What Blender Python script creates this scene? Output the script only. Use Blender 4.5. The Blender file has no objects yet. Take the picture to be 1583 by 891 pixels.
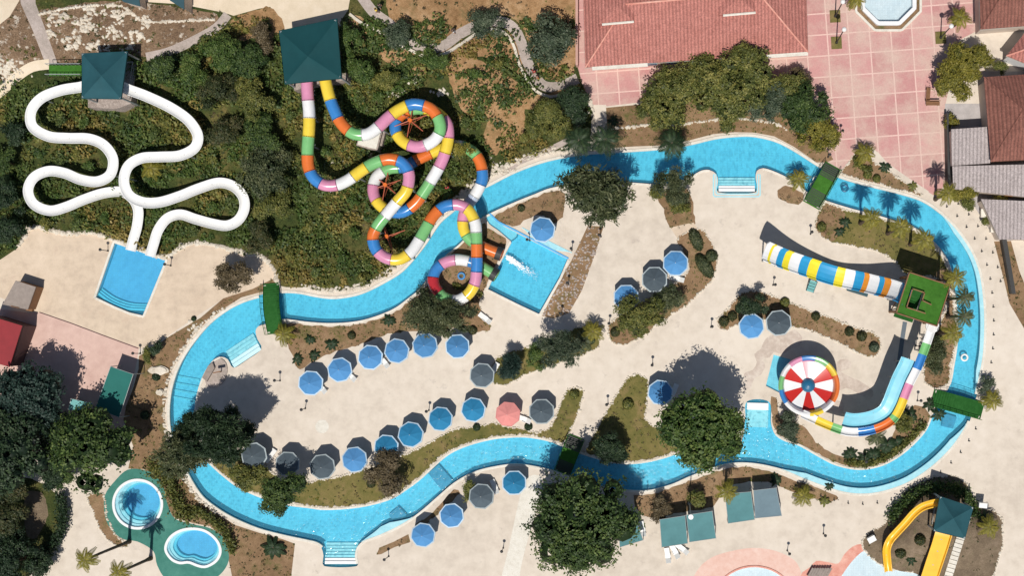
import bpy, math, random
import numpy as np
from mathutils import Vector, Matrix
from mathutils.geometry import delaunay_2d_cdt
random.seed(7); R = np.random.RandomState(11)
scene = bpy.context.scene
COL = scene.collection
# ------------------------------------------------------------------ survey frame
S = 0.08                       # metres of ground per survey unit
NX, NY, H = 1040.0, 505.0, 150.0   # point of the ground below the drone, flying height
def gx(px): return (px - 791.5) * S
def gy(py): return (445.5 - py) * S
CAMX, CAMY = gx(NX), gy(NY)
def P(px, py, z=0.0):
    """ground plan point -> world, for something standing z metres above the datum"""
    f = (H - z) / H
    return Vector((CAMX + (gx(px) - CAMX) * f, CAMY + (gy(py) - CAMY) * f, z))

# ------------------------------------------------------------------ curves
def cr(pts, closed=True, step=4.0):
    pts = [np.array(p, float) for p in pts]; n = len(pts); out = []
    rng = range(n) if closed else range(n - 1)
    for i in rng:
        if closed: p0, p1, p2, p3 = pts[i-1], pts[i], pts[(i+1) % n], pts[(i+2) % n]
        else: p0, p1, p2, p3 = pts[max(i-1, 0)], pts[i], pts[i+1], pts[min(i+2, n-1)]
        k = max(1, int(round(np.linalg.norm(p2 - p1) / step)))
        d = max(np.linalg.norm(p2 - p1), 1e-6)
        # tangents limited by chord length (keeps tight corners tidy)
        a = (p2 - p0); a = a / max(np.linalg.norm(a), 1e-6) * d * min(1.0, .5*np.linalg.norm(p2-p0)/d)
        b = (p3 - p1); b = b / max(np.linalg.norm(b), 1e-6) * d * min(1.0, .5*np.linalg.norm(p3-p1)/d)
        for j in range(k):
            t = j / k
            h00 = 2*t**3-3*t**2+1; h10 = t**3-2*t**2+t; h01 = -2*t**3+3*t**2; h11 = t**3-t**2
            out.append(h00*p1 + h10*a + h01*p2 + h11*b)
    if not closed: out.append(pts[-1])
    return [tuple(p) for p in out]
def resample(pts, step):
    p = np.array(pts, float); d = np.r_[0, np.cumsum(np.linalg.norm(np.diff(p, axis=0), axis=1))]
    n = max(2, int(round(d[-1] / step)) + 1); t = np.linspace(0, d[-1], n)
    return np.stack([np.interp(t, d, p[:, k]) for k in range(p.shape[1])], 1)
def pip(px, py, loop):
    px = np.asarray(px, float); py = np.asarray(py, float); ins = np.zeros(px.shape, bool)
    L = np.array(loop, float); x1, y1 = L[:, 0], L[:, 1]; x2, y2 = np.roll(x1, -1), np.roll(y1, -1)
    for a, b, c, d in zip(x1, y1, x2, y2):
        if b == d: continue
        ins ^= ((b > py) != (d > py)) & (px < (c - a) * (py - b) / (d - b) + a)
    return ins
def pdist(px, py, loop, closed=True):
    px = np.asarray(px, float); py = np.asarray(py, float); best = np.full(px.shape, 1e9)
    L = np.array(loop, float); M = np.roll(L, -1, 0) if closed else L[1:]
    if not closed: L = L[:-1]
    for (a, b), (c, d) in zip(L, M):
        vx, vy = c - a, d - b; q = vx*vx + vy*vy + 1e-9
        t = np.clip(((px-a)*vx + (py-b)*vy) / q, 0, 1)
        best = np.minimum(best, np.hypot(px-a-t*vx, py-b-t*vy))
    return best
def ell(cx, cy, rx, ry=None, n=32, rot=0):
    ry = ry or rx; o = []
    for i in range(n):
        a = 2*math.pi*i/n; x, y = rx*math.cos(a), ry*math.sin(a)
        o.append((cx + x*math.cos(rot) - y*math.sin(rot), cy + x*math.sin(rot) + y*math.cos(rot)))
    return o

# ------------------------------------------------------------------ materials
def _m(name):
    m = bpy.data.materials.new(name); m.use_nodes = True; nt = m.node_tree
    b = nt.nodes['Principled BSDF']; return m, nt, b
def N(nt, t, **k):
    n = nt.nodes.new(t)
    for a, v in k.items():
        if a in n.inputs: n.inputs[a].default_value = v
        else: setattr(n, a, v)
    return n
def noise(nt, scale, detail=4, rough=.55, coord=None, vec=None):
    n = N(nt, 'ShaderNodeTexNoise'); n.inputs['Scale'].default_value = scale
    n.inputs['Detail'].default_value = detail; n.inputs['Roughness'].default_value = rough
    if vec is None:
        g = N(nt, 'ShaderNodeNewGeometry'); vec = g.outputs['Position']
    nt.links.new(vec, n.inputs['Vector']); return n
def ramp(nt, src, stops):
    r = N(nt, 'ShaderNodeValToRGB'); e = r.color_ramp.elements
    while len(e) < len(stops): e.new(.5)
    for k, (p, c) in enumerate(stops):
        e[k].position = p; e[k].color = (*c, 1)
    nt.links.new(src, r.inputs[0]); return r
def mix(nt, a, b, fac, mode='MIX'):
    m = N(nt, 'ShaderNodeMix'); m.data_type = 'RGBA'; m.blend_type = mode
    for s, v in ((6, a), (7, b)):
        if isinstance(v, (tuple, list)): m.inputs[s].default_value = (*v[:3], 1)
        else: nt.links.new(v, m.inputs[s])
    if isinstance(fac, (int, float)): m.inputs[0].default_value = fac
    else: nt.links.new(fac, m.inputs[0])
    return m.outputs[2]
def bump(nt, b, h, strength=.4, dist=.05):
    n = N(nt, 'ShaderNodeBump'); n.inputs['Strength'].default_value = strength; n.inputs['Distance'].default_value = dist
    nt.links.new(h, n.inputs['Height']); nt.links.new(n.outputs[0], b.inputs['Normal'])
def ground(name, stops, s1=.12, s2=1.5, s3=14, fine=(.82, 1.15), rough=.9, bs=.4, stain=None, bd=.05):
    """large patches + medium blotches + fine grain, all in world metres"""
    m, nt, b = _m(name)
    n1 = noise(nt, s1, 5, .6); n2 = noise(nt, s2, 6, .65); n3 = noise(nt, s3, 3, .7)
    ad = N(nt, 'ShaderNodeMath', operation='ADD'); nt.links.new(n1.outputs[0], ad.inputs[0]); nt.links.new(n2.outputs[0], ad.inputs[1])
    hf = N(nt, 'ShaderNodeMath', operation='MULTIPLY'); hf.inputs[1].default_value = .5; nt.links.new(ad.outputs[0], hf.inputs[0])
    c = ramp(nt, hf.outputs[0], stops)
    f = ramp(nt, n3.outputs[0], [(.3, (fine[0],)*3), (.7, (fine[1],)*3)])
    o = mix(nt, c.outputs[0], f.outputs[0], 1.0, 'MULTIPLY')
    if stain:
        n4 = noise(nt, stain[1], 7, .7)
        k = ramp(nt, n4.outputs[0], [(stain[2], (0, 0, 0)), (stain[3], (1, 1, 1))])
        o = mix(nt, o, stain[0], k.outputs[0])
    nt.links.new(o, b.inputs['Base Color']); b.inputs['Roughness'].default_value = rough
    b.inputs['Specular IOR Level'].default_value = .2
    bump(nt, b, n3.outputs[0], bs, bd); return m
def paint(name, c, rough=.4, var=.12, scale=2.5, spec=.5, dirt=None):
    m, nt, b = _m(name); n = noise(nt, scale, 5, .65)
    r = ramp(nt, n.outputs[0], [(.3, tuple(x*(1-var) for x in c)), (.7, tuple(min(1, x*(1+var*.6)) for x in c))])
    o = r.outputs[0]
    if dirt:
        n2 = noise(nt, 5, 8, .75); k = ramp(nt, n2.outputs[0], [(.52, (0, 0, 0)), (.75, (.55,)*3)])
        o = mix(nt, o, dirt, k.outputs[0])
    if name.startswith('umbrella'):   # cloth faded differently on every parasol
        oi_ = N(nt, 'ShaderNodeObjectInfo'); kr = ramp(nt, oi_.outputs['Random'], [(0, (.78,)*3), (1, (1.04,)*3)]); o = mix(nt, o, kr.outputs[0], 1, 'MULTIPLY')
    nt.links.new(o, b.inputs['Base Color']); b.inputs['Roughness'].default_value = rough
    b.inputs['Specular IOR Level'].default_value = spec; return m
def tiles(name, c1, c2, ang, pitch=.26, rough=.85):
    """clay pan tiles: ribs running across 'ang' with weather staining"""
    m, nt, b = _m(name)
    g = N(nt, 'ShaderNodeNewGeometry'); mp = N(nt, 'ShaderNodeMapping'); mp.inputs['Rotation'].default_value = (0, 0, ang)
    nt.links.new(g.outputs['Position'], mp.inputs['Vector'])
    w = N(nt, 'ShaderNodeTexWave'); w.inputs['Scale'].default_value = 1/pitch*.314; w.inputs['Distortion'].default_value = .6
    w.inputs['Detail Scale'].default_value = .6; nt.links.new(mp.outputs[0], w.inputs['Vector'])
    n = noise(nt, .9, 8, .75); n2 = noise(nt, 6, 5, .8)
    c = ramp(nt, n.outputs[0], [(.32, c1), (.68, c2)])
    k = ramp(nt, n2.outputs[0], [(.35, (.5,)*3), (.66, (1.15,)*3)])
    o = mix(nt, c.outputs[0], k.outputs[0], 1, 'MULTIPLY')
    k2 = ramp(nt, w.outputs[0], [(.0, (.72,)*3), (.6, (1.1,)*3)])
    o = mix(nt, o, k2.outputs[0], 1, 'MULTIPLY')
    nt.links.new(o, b.inputs['Base Color']); b.inputs['Roughness'].default_value = rough
    bump(nt, b, w.outputs[0], .7, .06); return m
def leafmat(name):
    m, nt, b = _m(name); a = N(nt, 'ShaderNodeAttribute', attribute_name='Col')
    n = noise(nt, 2.5, 3, .6); k = ramp(nt, n.outputs[0], [(.3, (.72,)*3), (.7, (1.2,)*3)])
    o = mix(nt, a.outputs['Color'], k.outputs[0], 1, 'MULTIPLY')
    nt.links.new(o, b.inputs['Base Color']); b.inputs['Roughness'].default_value = .55
    b.inputs['Specular IOR Level'].default_value = .35
    t = N(nt, 'ShaderNodeBsdfTranslucent'); nt.links.new(o, t.inputs[0])
    ms = N(nt, 'ShaderNodeMixShader'); ms.inputs[0].default_value = .28
    nt.links.new(b.outputs[0], ms.inputs[1]); nt.links.new(t.outputs[0], ms.inputs[2])
    nt.links.new(ms.outputs[0], nt.nodes['Material Output'].inputs[0]); return m

DECKC = (.66, .555, .455)
M = {}
M['deck'] = ground('concrete_deck', [(.38, (.57, .495, .415)), (.5, (.66, .58, .49)), (.62, (.72, .64, .55))], .05, .7, 9, (.97, 1.03), bs=.15, stain=((.40, .345, .30), .55, .60, .80))
M['deck_tan'] = ground('tan_concrete', [(.36, (.50, .40, .31)), (.5, (.63, .51, .39)), (.64, (.72, .59, .46))], .08, .9, 9, (.93, 1.06), bs=.15, stain=((.45, .33, .25), .45, .58, .8))
M['hill'] = ground('scrub_soil', [(.34, (.025, .045, .012)), (.48, (.06, .075, .02)), (.60, (.14, .12, .04)), (.70, (.30, .21, .09))], .09, .5, 5, (.55, 1.3), bs=.9, bd=.2)
M['drygrass'] = ground('dry_grass_soil', [(.34, (.24, .135, .06)), (.5, (.38, .225, .11)), (.66, (.50, .325, .18))], .15, 1.2, 8, (.7, 1.2), bs=.8, bd=.1, stain=((.10, .10, .035), .5, .55, .75))
M['rocky'] = ground('rocky_soil', [(.36, (.15, .095, .06)), (.5, (.22, .145, .09)), (.64, (.30, .20, .13))], .2, 1.5, 6, (.6, 1.3), bs=.9, bd=.15, stain=((.62, .55, .46), 1.4, .56, .66))
M['soil'] = ground('bed_soil', [(.34, (.17, .105, .055)), (.5, (.27, .17, .095)), (.66, (.36, .24, .14))], .15, 1.1, 8, (.7, 1.2), bs=.8, bd=.08, stain=((.11, .11, .035), .45, .52, .7))
M['soil_mound'] = ground('mound_soil', [(.34, (.13, .095, .065)), (.5, (.20, .15, .10)), (.66, (.28, .21, .15))], .15, 1.1, 8, (.7, 1.2), bs=.8, bd=.08, stain=((.09, .10, .04), .6, .55, .75))
M['grass'] = ground('lawn_grass', [(.34, (.095, .10, .028)), (.5, (.165, .145, .045)), (.66, (.25, .19, .075))], .12, 1.0, 11, (.75, 1.2), bs=.8, bd=.06, stain=((.30, .20, .10), .4, .54, .74))
M['path'] = ground('paved_path', [(.36, (.34, .29, .25)), (.5, (.44, .37, .33)), (.64, (.54, .46, .42))], .3, 2.5, 9, (.8, 1.1), bs=.3)
M['sandy'] = ground('sandy_road', [(.36, (.60, .50, .37)), (.5, (.68, .57, .43)), (.64, (.74, .63, .50))], .1, .9, 9, (.94, 1.05), bs=.15)
M['pinkdeck'] = ground('pink_concrete', [(.36, (.54, .36, .31)), (.5, (.62, .43, .37)), (.64, (.70, .50, .43))], .08, .8, 9, (.94, 1.05), bs=.15)
M['kerb'] = ground('pale_coping', [(.36, (.62, .58, .50)), (.5, (.74, .70, .62)), (.64, (.80, .77, .70))], .3, 2, 9, (.85, 1.08), bs=.2)
M['cyanrim'] = ground('pale_blue_rim', [(.36, (.30, .62, .72)), (.5, (.38, .70, .79)), (.64, (.46, .77, .84))], .3, 2, 9, (.93, 1.05), bs=.1)
M['greencoat'] = ground('green_coating', [(.36, (.045, .17, .135)), (.5, (.06, .21, .17)), (.64, (.085, .255, .205))], .2, 1.2, 9, (.9, 1.08), bs=.1, stain=((.12, .22, .18), .7, .6, .8))
M['graycrete'] = ground('grey_concrete', [(.36, (.33, .30, .29)), (.5, (.42, .385, .375)), (.64, (.50, .46, .45))], .1, 1, 9, (.9, 1.06), bs=.2)
M['rock'] = ground('pale_rock', [(.36, (.50, .43, .34)), (.5, (.66, .59, .49)), (.64, (.78, .72, .62))], .8, 3, 9, (.8, 1.1), bs=.4)
M['coral'] = ground('coral_surface', [(.36, (.58, .22, .17)), (.5, (.70, .33, .26)), (.64, (.78, .45, .36))], .25, 1.5, 9, (.9, 1.06), bs=.1)
M['coral_pale'] = ground('pale_coral_surface', [(.36, (.68, .42, .34)), (.5, (.74, .50, .42)), (.64, (.78, .58, .50))], .25, 1.5, 9, (.94, 1.05), bs=.1)
M['steptile'] = ground('step_tile', [(.36, (.45, .75, .83)), (.5, (.55, .81, .87)), (.64, (.63, .85, .9))], .3, 2, 9, (.96, 1.04), bs=.1)
def plaza():
    m, nt, b = _m('pink_paving'); g = N(nt, 'ShaderNodeNewGeometry'); mp = N(nt, 'ShaderNodeMapping')
    mp.inputs['Rotation'].default_value = (0, 0, math.radians(-4.2)); mp.inputs['Location'].default_value = (.75, .35, 0)
    nt.links.new(g.outputs['Position'], mp.inputs['Vector'])
    br = N(nt, 'ShaderNodeTexBrick'); br.offset = 0; br.inputs['Scale'].default_value = 1
    br.inputs['Brick Width'].default_value = 2.62; br.inputs['Row Height'].default_value = 2.62
    br.inputs['Mortar Size'].default_value = .10; br.inputs['Mortar Smooth'].default_value = .5; br.inputs['Bias'].default_value = 0
    br.inputs['Color1'].default_value = (.50, .245, .235, 1); br.inputs['Color2'].default_value = (.60, .315, .30, 1); br.inputs['Mortar'].default_value = (.76, .53, .47, 1)
    nt.links.new(mp.outputs[0], br.inputs['Vector'])
    n = noise(nt, .22, 7, .7); k = ramp(nt, n.outputs[0], [(.40, (0, 0, 0)), (.62, (.85,)*3)])
    o = mix(nt, br.outputs[0], (.62, .46, .39), k.outputs[0])
    n2 = noise(nt, 5, 5, .7); k2 = ramp(nt, n2.outputs[0], [(.3, (.88,)*3), (.7, (1.08,)*3)])
    o = mix(nt, o, k2.outputs[0], 1, 'MULTIPLY'); nt.links.new(o, b.inputs['Base Color'])
    b.inputs['Roughness'].default_value = .85; b.inputs['Specular IOR Level'].default_value = .2; bump(nt, b, n2.outputs[0], .15, .03); return m
M['plaza'] = plaza()
def floorblue(name, c, c2, band=False):
    m, nt, b = _m(name); n = noise(nt, .5, 4, .6)
    r = ramp(nt, n.outputs[0], [(.35, c), (.65, c2)])
    g = N(nt, 'ShaderNodeNewGeometry')
    br = N(nt, 'ShaderNodeTexBrick'); br.offset = 0; br.inputs['Scale'].default_value = 1
    br.inputs['Brick Width'].default_value = .3; br.inputs['Row Height'].default_value = .3; br.inputs['Mortar Size'].default_value = .02
    br.inputs['Color1'].default_value = (.95,)*3+(1,); br.inputs['Color2'].default_value = (1.05,)*3+(1,); br.inputs['Mortar'].default_value = (.9,)*3+(1,)
    nt.links.new(g.outputs['Position'], br.inputs['Vector'])
    o = mix(nt, r.outputs[0], br.outputs[0], 1, 'MULTIPLY'); nt.links.new(o, b.inputs['Base Color'])
    b.inputs['Roughness'].default_value = .5; return m
M['poolfloor'] = floorblue('river_floor', (.10, .55, .80), (.13, .62, .86))
M['poolfloor2'] = floorblue('deep_pool_floor', (.085, .40, .75), (.10, .45, .80))
M['poolwall'] = floorblue('pool_wall', (.12, .58, .78), (.16, .64, .83))
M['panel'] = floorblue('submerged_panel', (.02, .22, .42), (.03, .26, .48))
def water(name, tint, rip=2.2, bs=.5, gl=.06, amp=(.80, 1.1), sc=.20, scat=(.14, .64, .85)):
    m, nt, b = _m(name); nt.nodes.remove(b)
    g = N(nt, 'ShaderNodeNewGeometry')
    w = noise(nt, .7, 3, .5); off = mix(nt, g.outputs['Position'], w.outputs['Color'], .35, 'ADD')
    v = N(nt, 'ShaderNodeTexVoronoi'); v.feature = 'SMOOTH_F1'; v.inputs['Scale'].default_value = rip; v.inputs['Smoothness'].default_value = .7
    nt.links.new(off, v.inputs['Vector'])
    n = noise(nt, rip*1.7, 4, .6, vec=off)
    h = N(nt, 'ShaderNodeMath', operation='ADD'); nt.links.new(v.outputs[0], h.inputs[0]); nt.links.new(n.outputs[0], h.inputs[1])
    r = ramp(nt, h.outputs[0], [(.55, tuple(x*amp[0] for x in tint)), (1.15, tuple(min(1, x*amp[1]) for x in tint))])  # caustic light mottling painted into the water tint along the ripples
    t = N(nt, 'ShaderNodeBsdfTransparent'); nt.links.new(r.outputs[0], t.inputs[0])
    gs = N(nt, 'ShaderNodeBsdfGlossy'); gs.inputs['Roughness'].default_value = .1; gs.inputs[0].default_value = (1, 1, 1, 1)
    bp = N(nt, 'ShaderNodeBump'); bp.inputs['Strength'].default_value = bs; bp.inputs['Distance'].default_value = .12
    nt.links.new(h.outputs[0], bp.inputs['Height']); nt.links.new(bp.outputs[0], gs.inputs['Normal'])
    df = N(nt, 'ShaderNodeBsdfDiffuse'); df.inputs[0].default_value = (*scat, 1); m0 = N(nt, 'ShaderNodeMixShader'); m0.inputs[0].default_value = sc
    nt.links.new(t.outputs[0], m0.inputs[1]); nt.links.new(df.outputs[0], m0.inputs[2])
    ms = N(nt, 'ShaderNodeMixShader'); ms.inputs[0].default_value = gl
    nt.links.new(m0.outputs[0], ms.inputs[1]); nt.links.new(gs.outputs[0], ms.inputs[2])
    nt.links.new(ms.outputs[0], nt.nodes['Material Output'].inputs[0]); return m
M['water'] = water('river_water', (.76, .955, .985), 2.3, .3, .03, (.80, 1.10))
M['water_calm'] = water('calm_water', (.82, .96, .98), 1.2, .2, .03, (.93, 1.04))
M['water_pale'] = water('shallow_water', (.97, .99, 1.0), 1.5, .2, .04, (.97, 1.02), .15, (.6, .75, .8))
M['palefloor'] = floorblue('pale_floor', (.62, .74, .80), (.68, .78, .83))
M['cyanfloor'] = floorblue('cyan_floor', (.27, .66, .80), (.32, .70, .83))
M['leaf'] = leafmat('leaves')
M['bark'] = ground('bark', [(.36, (.10, .07, .045)), (.5, (.16, .115, .08)), (.64, (.22, .165, .12))], 1, 4, 20, (.7, 1.2), bs=.8)
M['palmbark'] = ground('palm_bark', [(.36, (.09, .065, .045)), (.5, (.14, .10, .07)), (.64, (.2, .15, .11))], 1, 4, 20, (.6, 1.2), bs=.8)
GC = dict(pink=(.66, .27, .42), white=(.80, .80, .80), yellow=(.82, .60, .06), green=(.20, .50, .19), orange=(.72, .17, .035), blue=(.045, .22, .55), red=(.45, .03, .04), grey=(.42, .48, .60))
for k, c in GC.items(): M['g_'+k] = paint('gelcoat_'+k, c, .22, .10, .8, .5, dirt=tuple(x*.7 for x in c))
M['trough'] = paint('trough_light_blue', (.22, .60, .74), .3, .12, .9)
M['gel_white'] = paint('flume_white', (.78, .78, .77), .4, .06, .8, .4, dirt=(.6, .58, .53))
M['s_blue'] = paint('deep_blue_gelcoat', (.02, .30, .58), .5, .1, .8)
M['s_yel'] = paint('lemon_gelcoat', (.84, .70, .03), .5, .1, .8)
M['s_or'] = paint('amber_gelcoat', (.72, .27, .03), .25, .1, .8)
M['s_white'] = paint('white_gelcoat', (.80, .81, .82), .5, .05, .8)
M['y_slide'] = paint('yellow_slide', (.86, .48, .03), .3, .10, .8)
M['w_red'] = paint('bowl_red', (.55, .025, .02), .3, .1, 1); M['w_pink'] = paint('bowl_pink', (.75, .25, .30), .3, .1, 1)
M['w_hub'] = paint('bowl_hub', (.02, .13, .25), .3, .1, 1)
M['steel'] = paint('galvanised_steel', (.34, .36, .36), .4, .15, 3)
M['rust'] = paint('red_primer_steel', (.42, .10, .05), .5, .15, 3)
M['post'] = paint('dark_post', (.035, .035, .035), .6, .2, 3)
M['teal'] = paint('teal_canopy', (.010, .060, .068), .7, .10, .6, .15)
M['teal2'] = paint('slate_teal_canopy', (.022, .085, .105), .7, .14, .6, .15)
M['awn'] = paint('green_shade_cloth', (.095, .235, .25), .8, .12, .7, .2); M['awn2'] = paint('grey_shade_cloth', (.155, .225, .265), .8, .12, .7, .2)
M['awn_lt'] = paint('turquoise_cloth', (.17, .42, .42), .8, .1, .7, .2); M['awn_g'] = paint('bottle_green_cloth', (.025, .15, .13), .8, .1, .7, .2)
M['u_blue'] = paint('umbrella_blue', (.095, .285, .57), .8, .07, 1.2, .15); M['u_dkblue'] = paint('umbrella_deep_blue', (.03, .21, .40), .8, .07, 1.2, .15)
M['u_grey'] = paint('umbrella_grey', (.095, .125, .15), .8, .12, 1.2, .15); M['u_pink'] = paint('umbrella_pink', (.70, .27, .25), .8, .07, 1.2, .15)
M['u_trim'] = paint('umbrella_edge', (.52, .66, .78), .8, .05, 1.2, .15); M['u_trimg'] = paint('umbrella_edge_grey', (.42, .48, .50), .8, .05, 1.2, .15)
M['plastic'] = paint('white_plastic', (.80, .80, .78), .4, .04, 2)
M['turf'] = ground('artificial_turf', [(.36, (.03, .11, .012)), (.5, (.045, .15, .018)), (.64, (.06, .19, .026))], .3, 2.5, 20, (.8, 1.15), bs=.4)
M['turf_dk'] = ground('dark_green_turf', [(.36, (.012, .075, .012)), (.5, (.018, .10, .018)), (.64, (.03, .13, .028))], .3, 2.5, 20, (.8, 1.15), bs=.4)
M['timber'] = paint('brown_timber', (.24, .115, .05), .7, .2, 3); M['timber_gr'] = paint('weathered_timber', (.30, .25, .22), .8, .2, 2)
M['wall'] = paint('pale_wall', (.62, .52, .44), .8, .1, 1); M['wallpink'] = paint('pink_wall', (.55, .33, .28), .8, .1, 1); M['darkwall'] = paint('shaded_wall', (.10, .05, .05), .8, .1, 1)
M['redroof'] = paint('red_sheet_roof', (.26, .022, .028), .45, .14, .8, .4, dirt=(.25, .03, .03)); M['tealroof'] = paint('dark_teal_roof', (.02, .07, .09), .6, .15, 1)
M['stone'] = ground('rubble_stone', [(.36, (.26, .21, .18)), (.5, (.40, .33, .29)), (.64, (.52, .44, .39))], .5, 4, 12, (.6, 1.2), bs=.6)
M['corr'] = tiles('corrugated_sheet', (.42, .36, .35), (.54, .47, .46), 0, .45)
M['wet'] = ground('damp_concrete', [(.40, (.47, .385, .325)), (.5, (.55, .46, .395)), (.60, (.66, .58, .505))], .3, 1.5, 9, (.95, 1.05), bs=.1)
M['roofpink'] = tiles('salmon_pantiles', (.42, .155, .125), (.58, .235, .195), math.radians(-2), .42)
M['roofbrown'] = tiles('brown_pantiles', (.20, .075, .055), (.33, .135, .10), math.radians(-4), .42)
M['foam'] = paint('foam', (.85, .88, .9), .6, .05, 6)

# ------------------------------------------------------------------ mesh helpers
def tag(o, label=None, cat=None, group=None, kind=None):
    if label: o['label'] = label
    if cat: o['category'] = cat
    if group: o['group'] = group
    if kind: o['kind'] = kind
    return o
def link(o, parent=None):
    COL.objects.link(o)
    if parent: o.parent = parent
    return o
def empty(name, loc, label, cat, group=None, rz=0):
    o = bpy.data.objects.new(name, None); o.empty_display_size = .3; link(o)
    o.location = loc; o.rotation_euler = (0, 0, rz); return tag(o, label, cat, group)
def np_mesh(name, V, F, mats, mi=None, smooth=False, col=None):
    """V (n,3); F list/array of faces"""
    me = bpy.data.meshes.new(name)
    V = np.asarray(V, np.float32)
    if isinstance(F, np.ndarray):
        k = F.shape[1]; me.vertices.add(len(V)); me.vertices.foreach_set('co', V.ravel())
        me.loops.add(F.size); me.loops.foreach_set('vertex_index', F.astype(np.int32).ravel())
        me.polygons.add(len(F)); me.polygons.foreach_set('loop_start', np.arange(0, F.size, k, dtype=np.int32))
        me.update(calc_edges=True)
    else:
        me.from_pydata([tuple(map(float, v)) for v in V], [], [tuple(int(i) for i in f) for f in F])
    for m in (mats if isinstance(mats, (list, tuple)) else [mats]): me.materials.append(m)
    if mi is not None: me.polygons.foreach_set('material_index', np.asarray(mi, np.int32))
    if smooth: me.polygons.foreach_set('use_smooth', np.ones(len(me.polygons), bool))
    if col is not None:
        a = me.color_attributes.new('Col', 'FLOAT_COLOR', 'POINT')
        c4 = np.ones((len(V), 4), np.float32); c4[:, :3] = col; a.data.foreach_set('color', c4.ravel())
    me.update(); return me
class MB:
    """collects shapes; build() links ONE mesh object"""
    def __init__(s): s.v = []; s.f = []; s.m = []
    def add(s, v, f, m=0):
        o = len(s.v); s.v += [tuple(map(float, p)) for p in v]; s.f += [tuple(i+o for i in q) for q in f]; s.m += [m]*len(f)
    def box(s, c, d, rz=0, m=0, bev=0, tilt=None):
        x, y, z = d[0]/2, d[1]/2, d[2]/2; ca, sa = math.cos(rz), math.sin(rz); vs = []
        for k, (a, b_, e) in enumerate([(-x,-y,-z),(x,-y,-z),(x,y,-z),(-x,y,-z),(-x,-y,z),(x,-y,z),(x,y,z),(-x,y,z)]):
            if tilt: e += a*tilt
            vs.append((c[0]+a*ca-b_*sa, c[1]+a*sa+b_*ca, c[2]+e))
        s.add(vs, [(3,2,1,0),(4,5,6,7),(0,1,5,4),(1,2,6,5),(2,3,7,6),(3,0,4,7)], m)
    def bar(s, a, b, r, r2=None, n=8, m=0, caps=True):
        a, b = Vector(a), Vector(b); d = (b-a); L = d.length
        if L < 1e-6: return
        d /= L; u = d.orthogonal().normalized(); w = d.cross(u); r2 = r if r2 is None else r2; vs = []
        for (p, q) in ((a, r), (b, r2)):
            for i in range(n):
                t = 2*math.pi*i/n; vs.append(p + (u*math.cos(t)+w*math.sin(t))*q)
        fs = [(i, (i+1) % n, n+(i+1) % n, n+i) for i in range(n)]
        if caps: fs += [tuple(range(n-1, -1, -1)), tuple(range(n, 2*n))]
        s.add(vs, fs, m)
    def prism(s, poly, z0, z1, m=0, mtop=None):
        n = len(poly); vs = [(p[0], p[1], z0) for p in poly] + [(p[0], p[1], z1) for p in poly]
        s.add(vs, [(i, (i+1) % n, n+(i+1) % n, n+i) for i in range(n)], m)
        s.add([(p[0], p[1], z1) for p in poly], [tuple(range(n))], m if mtop is None else mtop)
    def build(s, name, mats, parent=None, smooth=False):
        me = np_mesh(name, np.array(s.v), s.f, mats, s.m, smooth)
        import bmesh as _b
        bm = _b.new(); bm.from_mesh(me); _b.ops.recalc_face_normals(bm, faces=bm.faces); bm.to_mesh(me); bm.free()
        o = bpy.data.objects.new(name, me); return link(o, parent)
def copy_tree(o, parent=None):
    c = o.copy(); COL.objects.link(c); c.parent = parent
    for ch in o.children: copy_tree(ch, c)
    return c
# ------------------------------------------------------------------ plan data
HILL = cr([(-1500,-1500),(893,-1500),(893,100),(912,150),(915,222),(850,236),(800,250),(760,272),(735,283),(700,316),(672,333),(650,370),(630,396),(585,433),(545,448),(500,451),(470,445),(432,442),(425,420),(405,398),(375,392),(340,382),(300,376),(275,385),(258,399),(177,372),(140,361),(100,362),(60,352),(45,352),(30,380),(0,402),(-300,420),(-1500,420)], True, 12)
def hz(px, py):
    px = np.atleast_1d(np.asarray(px, float)); py = np.atleast_1d(np.asarray(py, float))
    ins = pip(px, py, HILL); d = pdist(px, py, HILL)*S
    t = np.clip(d/26, 0, 1); h = 6.5*t*t*(3-2*t)
    b = (np.sin(px*.021+py*.013)*np.sin(py*.027-px*.009))*.35*np.clip(d/5, 0, 1)
    return np.where(ins, h+b, 0.0)
def hz1(px, py): return float(hz([px], [py])[0])
def G(px, py, dz=0.0): return P(px, py, hz1(px, py)+dz)

OUT = cr([(433,450),(463,451),(488,456),(514,459),(541,456),(562,450),(587,438),(617,420),(635,402),(655,377),(678,343),(701,323),(722,306),(739,292),(754,285),(800,262),(850,245),(911,235),(977,231),(1017,228),(1065,221),(1103,212),(1136,208),(1166,208),(1200,216),(1228,230),(1269,256),(1297,271),(1340,284),(1385,295),(1426,308),(1456,328),(1481,353),(1504,387),(1516,417),(1522,450),(1525,495),(1523,546),(1516,586),(1509,615),(1499,652),(1486,676),(1471,696),(1448,719),(1423,738),(1398,752),(1365,763),(1335,767),(1304,764),(1271,754),(1239,742),(1208,729),(1166,720),(1128,720),(1091,731),(1065,741),(1040,752),(1007,761),(977,762),(940,758),(905,748),(876,738),(843,728),(800,721),(764,725),(734,733),(706,748),(683,767),(658,789),(640,803),(615,818),(587,831),(565,839),(555,848),(552,860),(552,876),(501,876),(500,860),(497,848),(488,842),(471,838),(438,831),(400,821),(366,807),(339,792),(313,772),(297,750),(282,722),(267,690),(260,660),(259,632),(262,605),(270,576),(283,549),(301,523),(323,498),(349,478),(374,465),(400,457)], True, 5)
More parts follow.
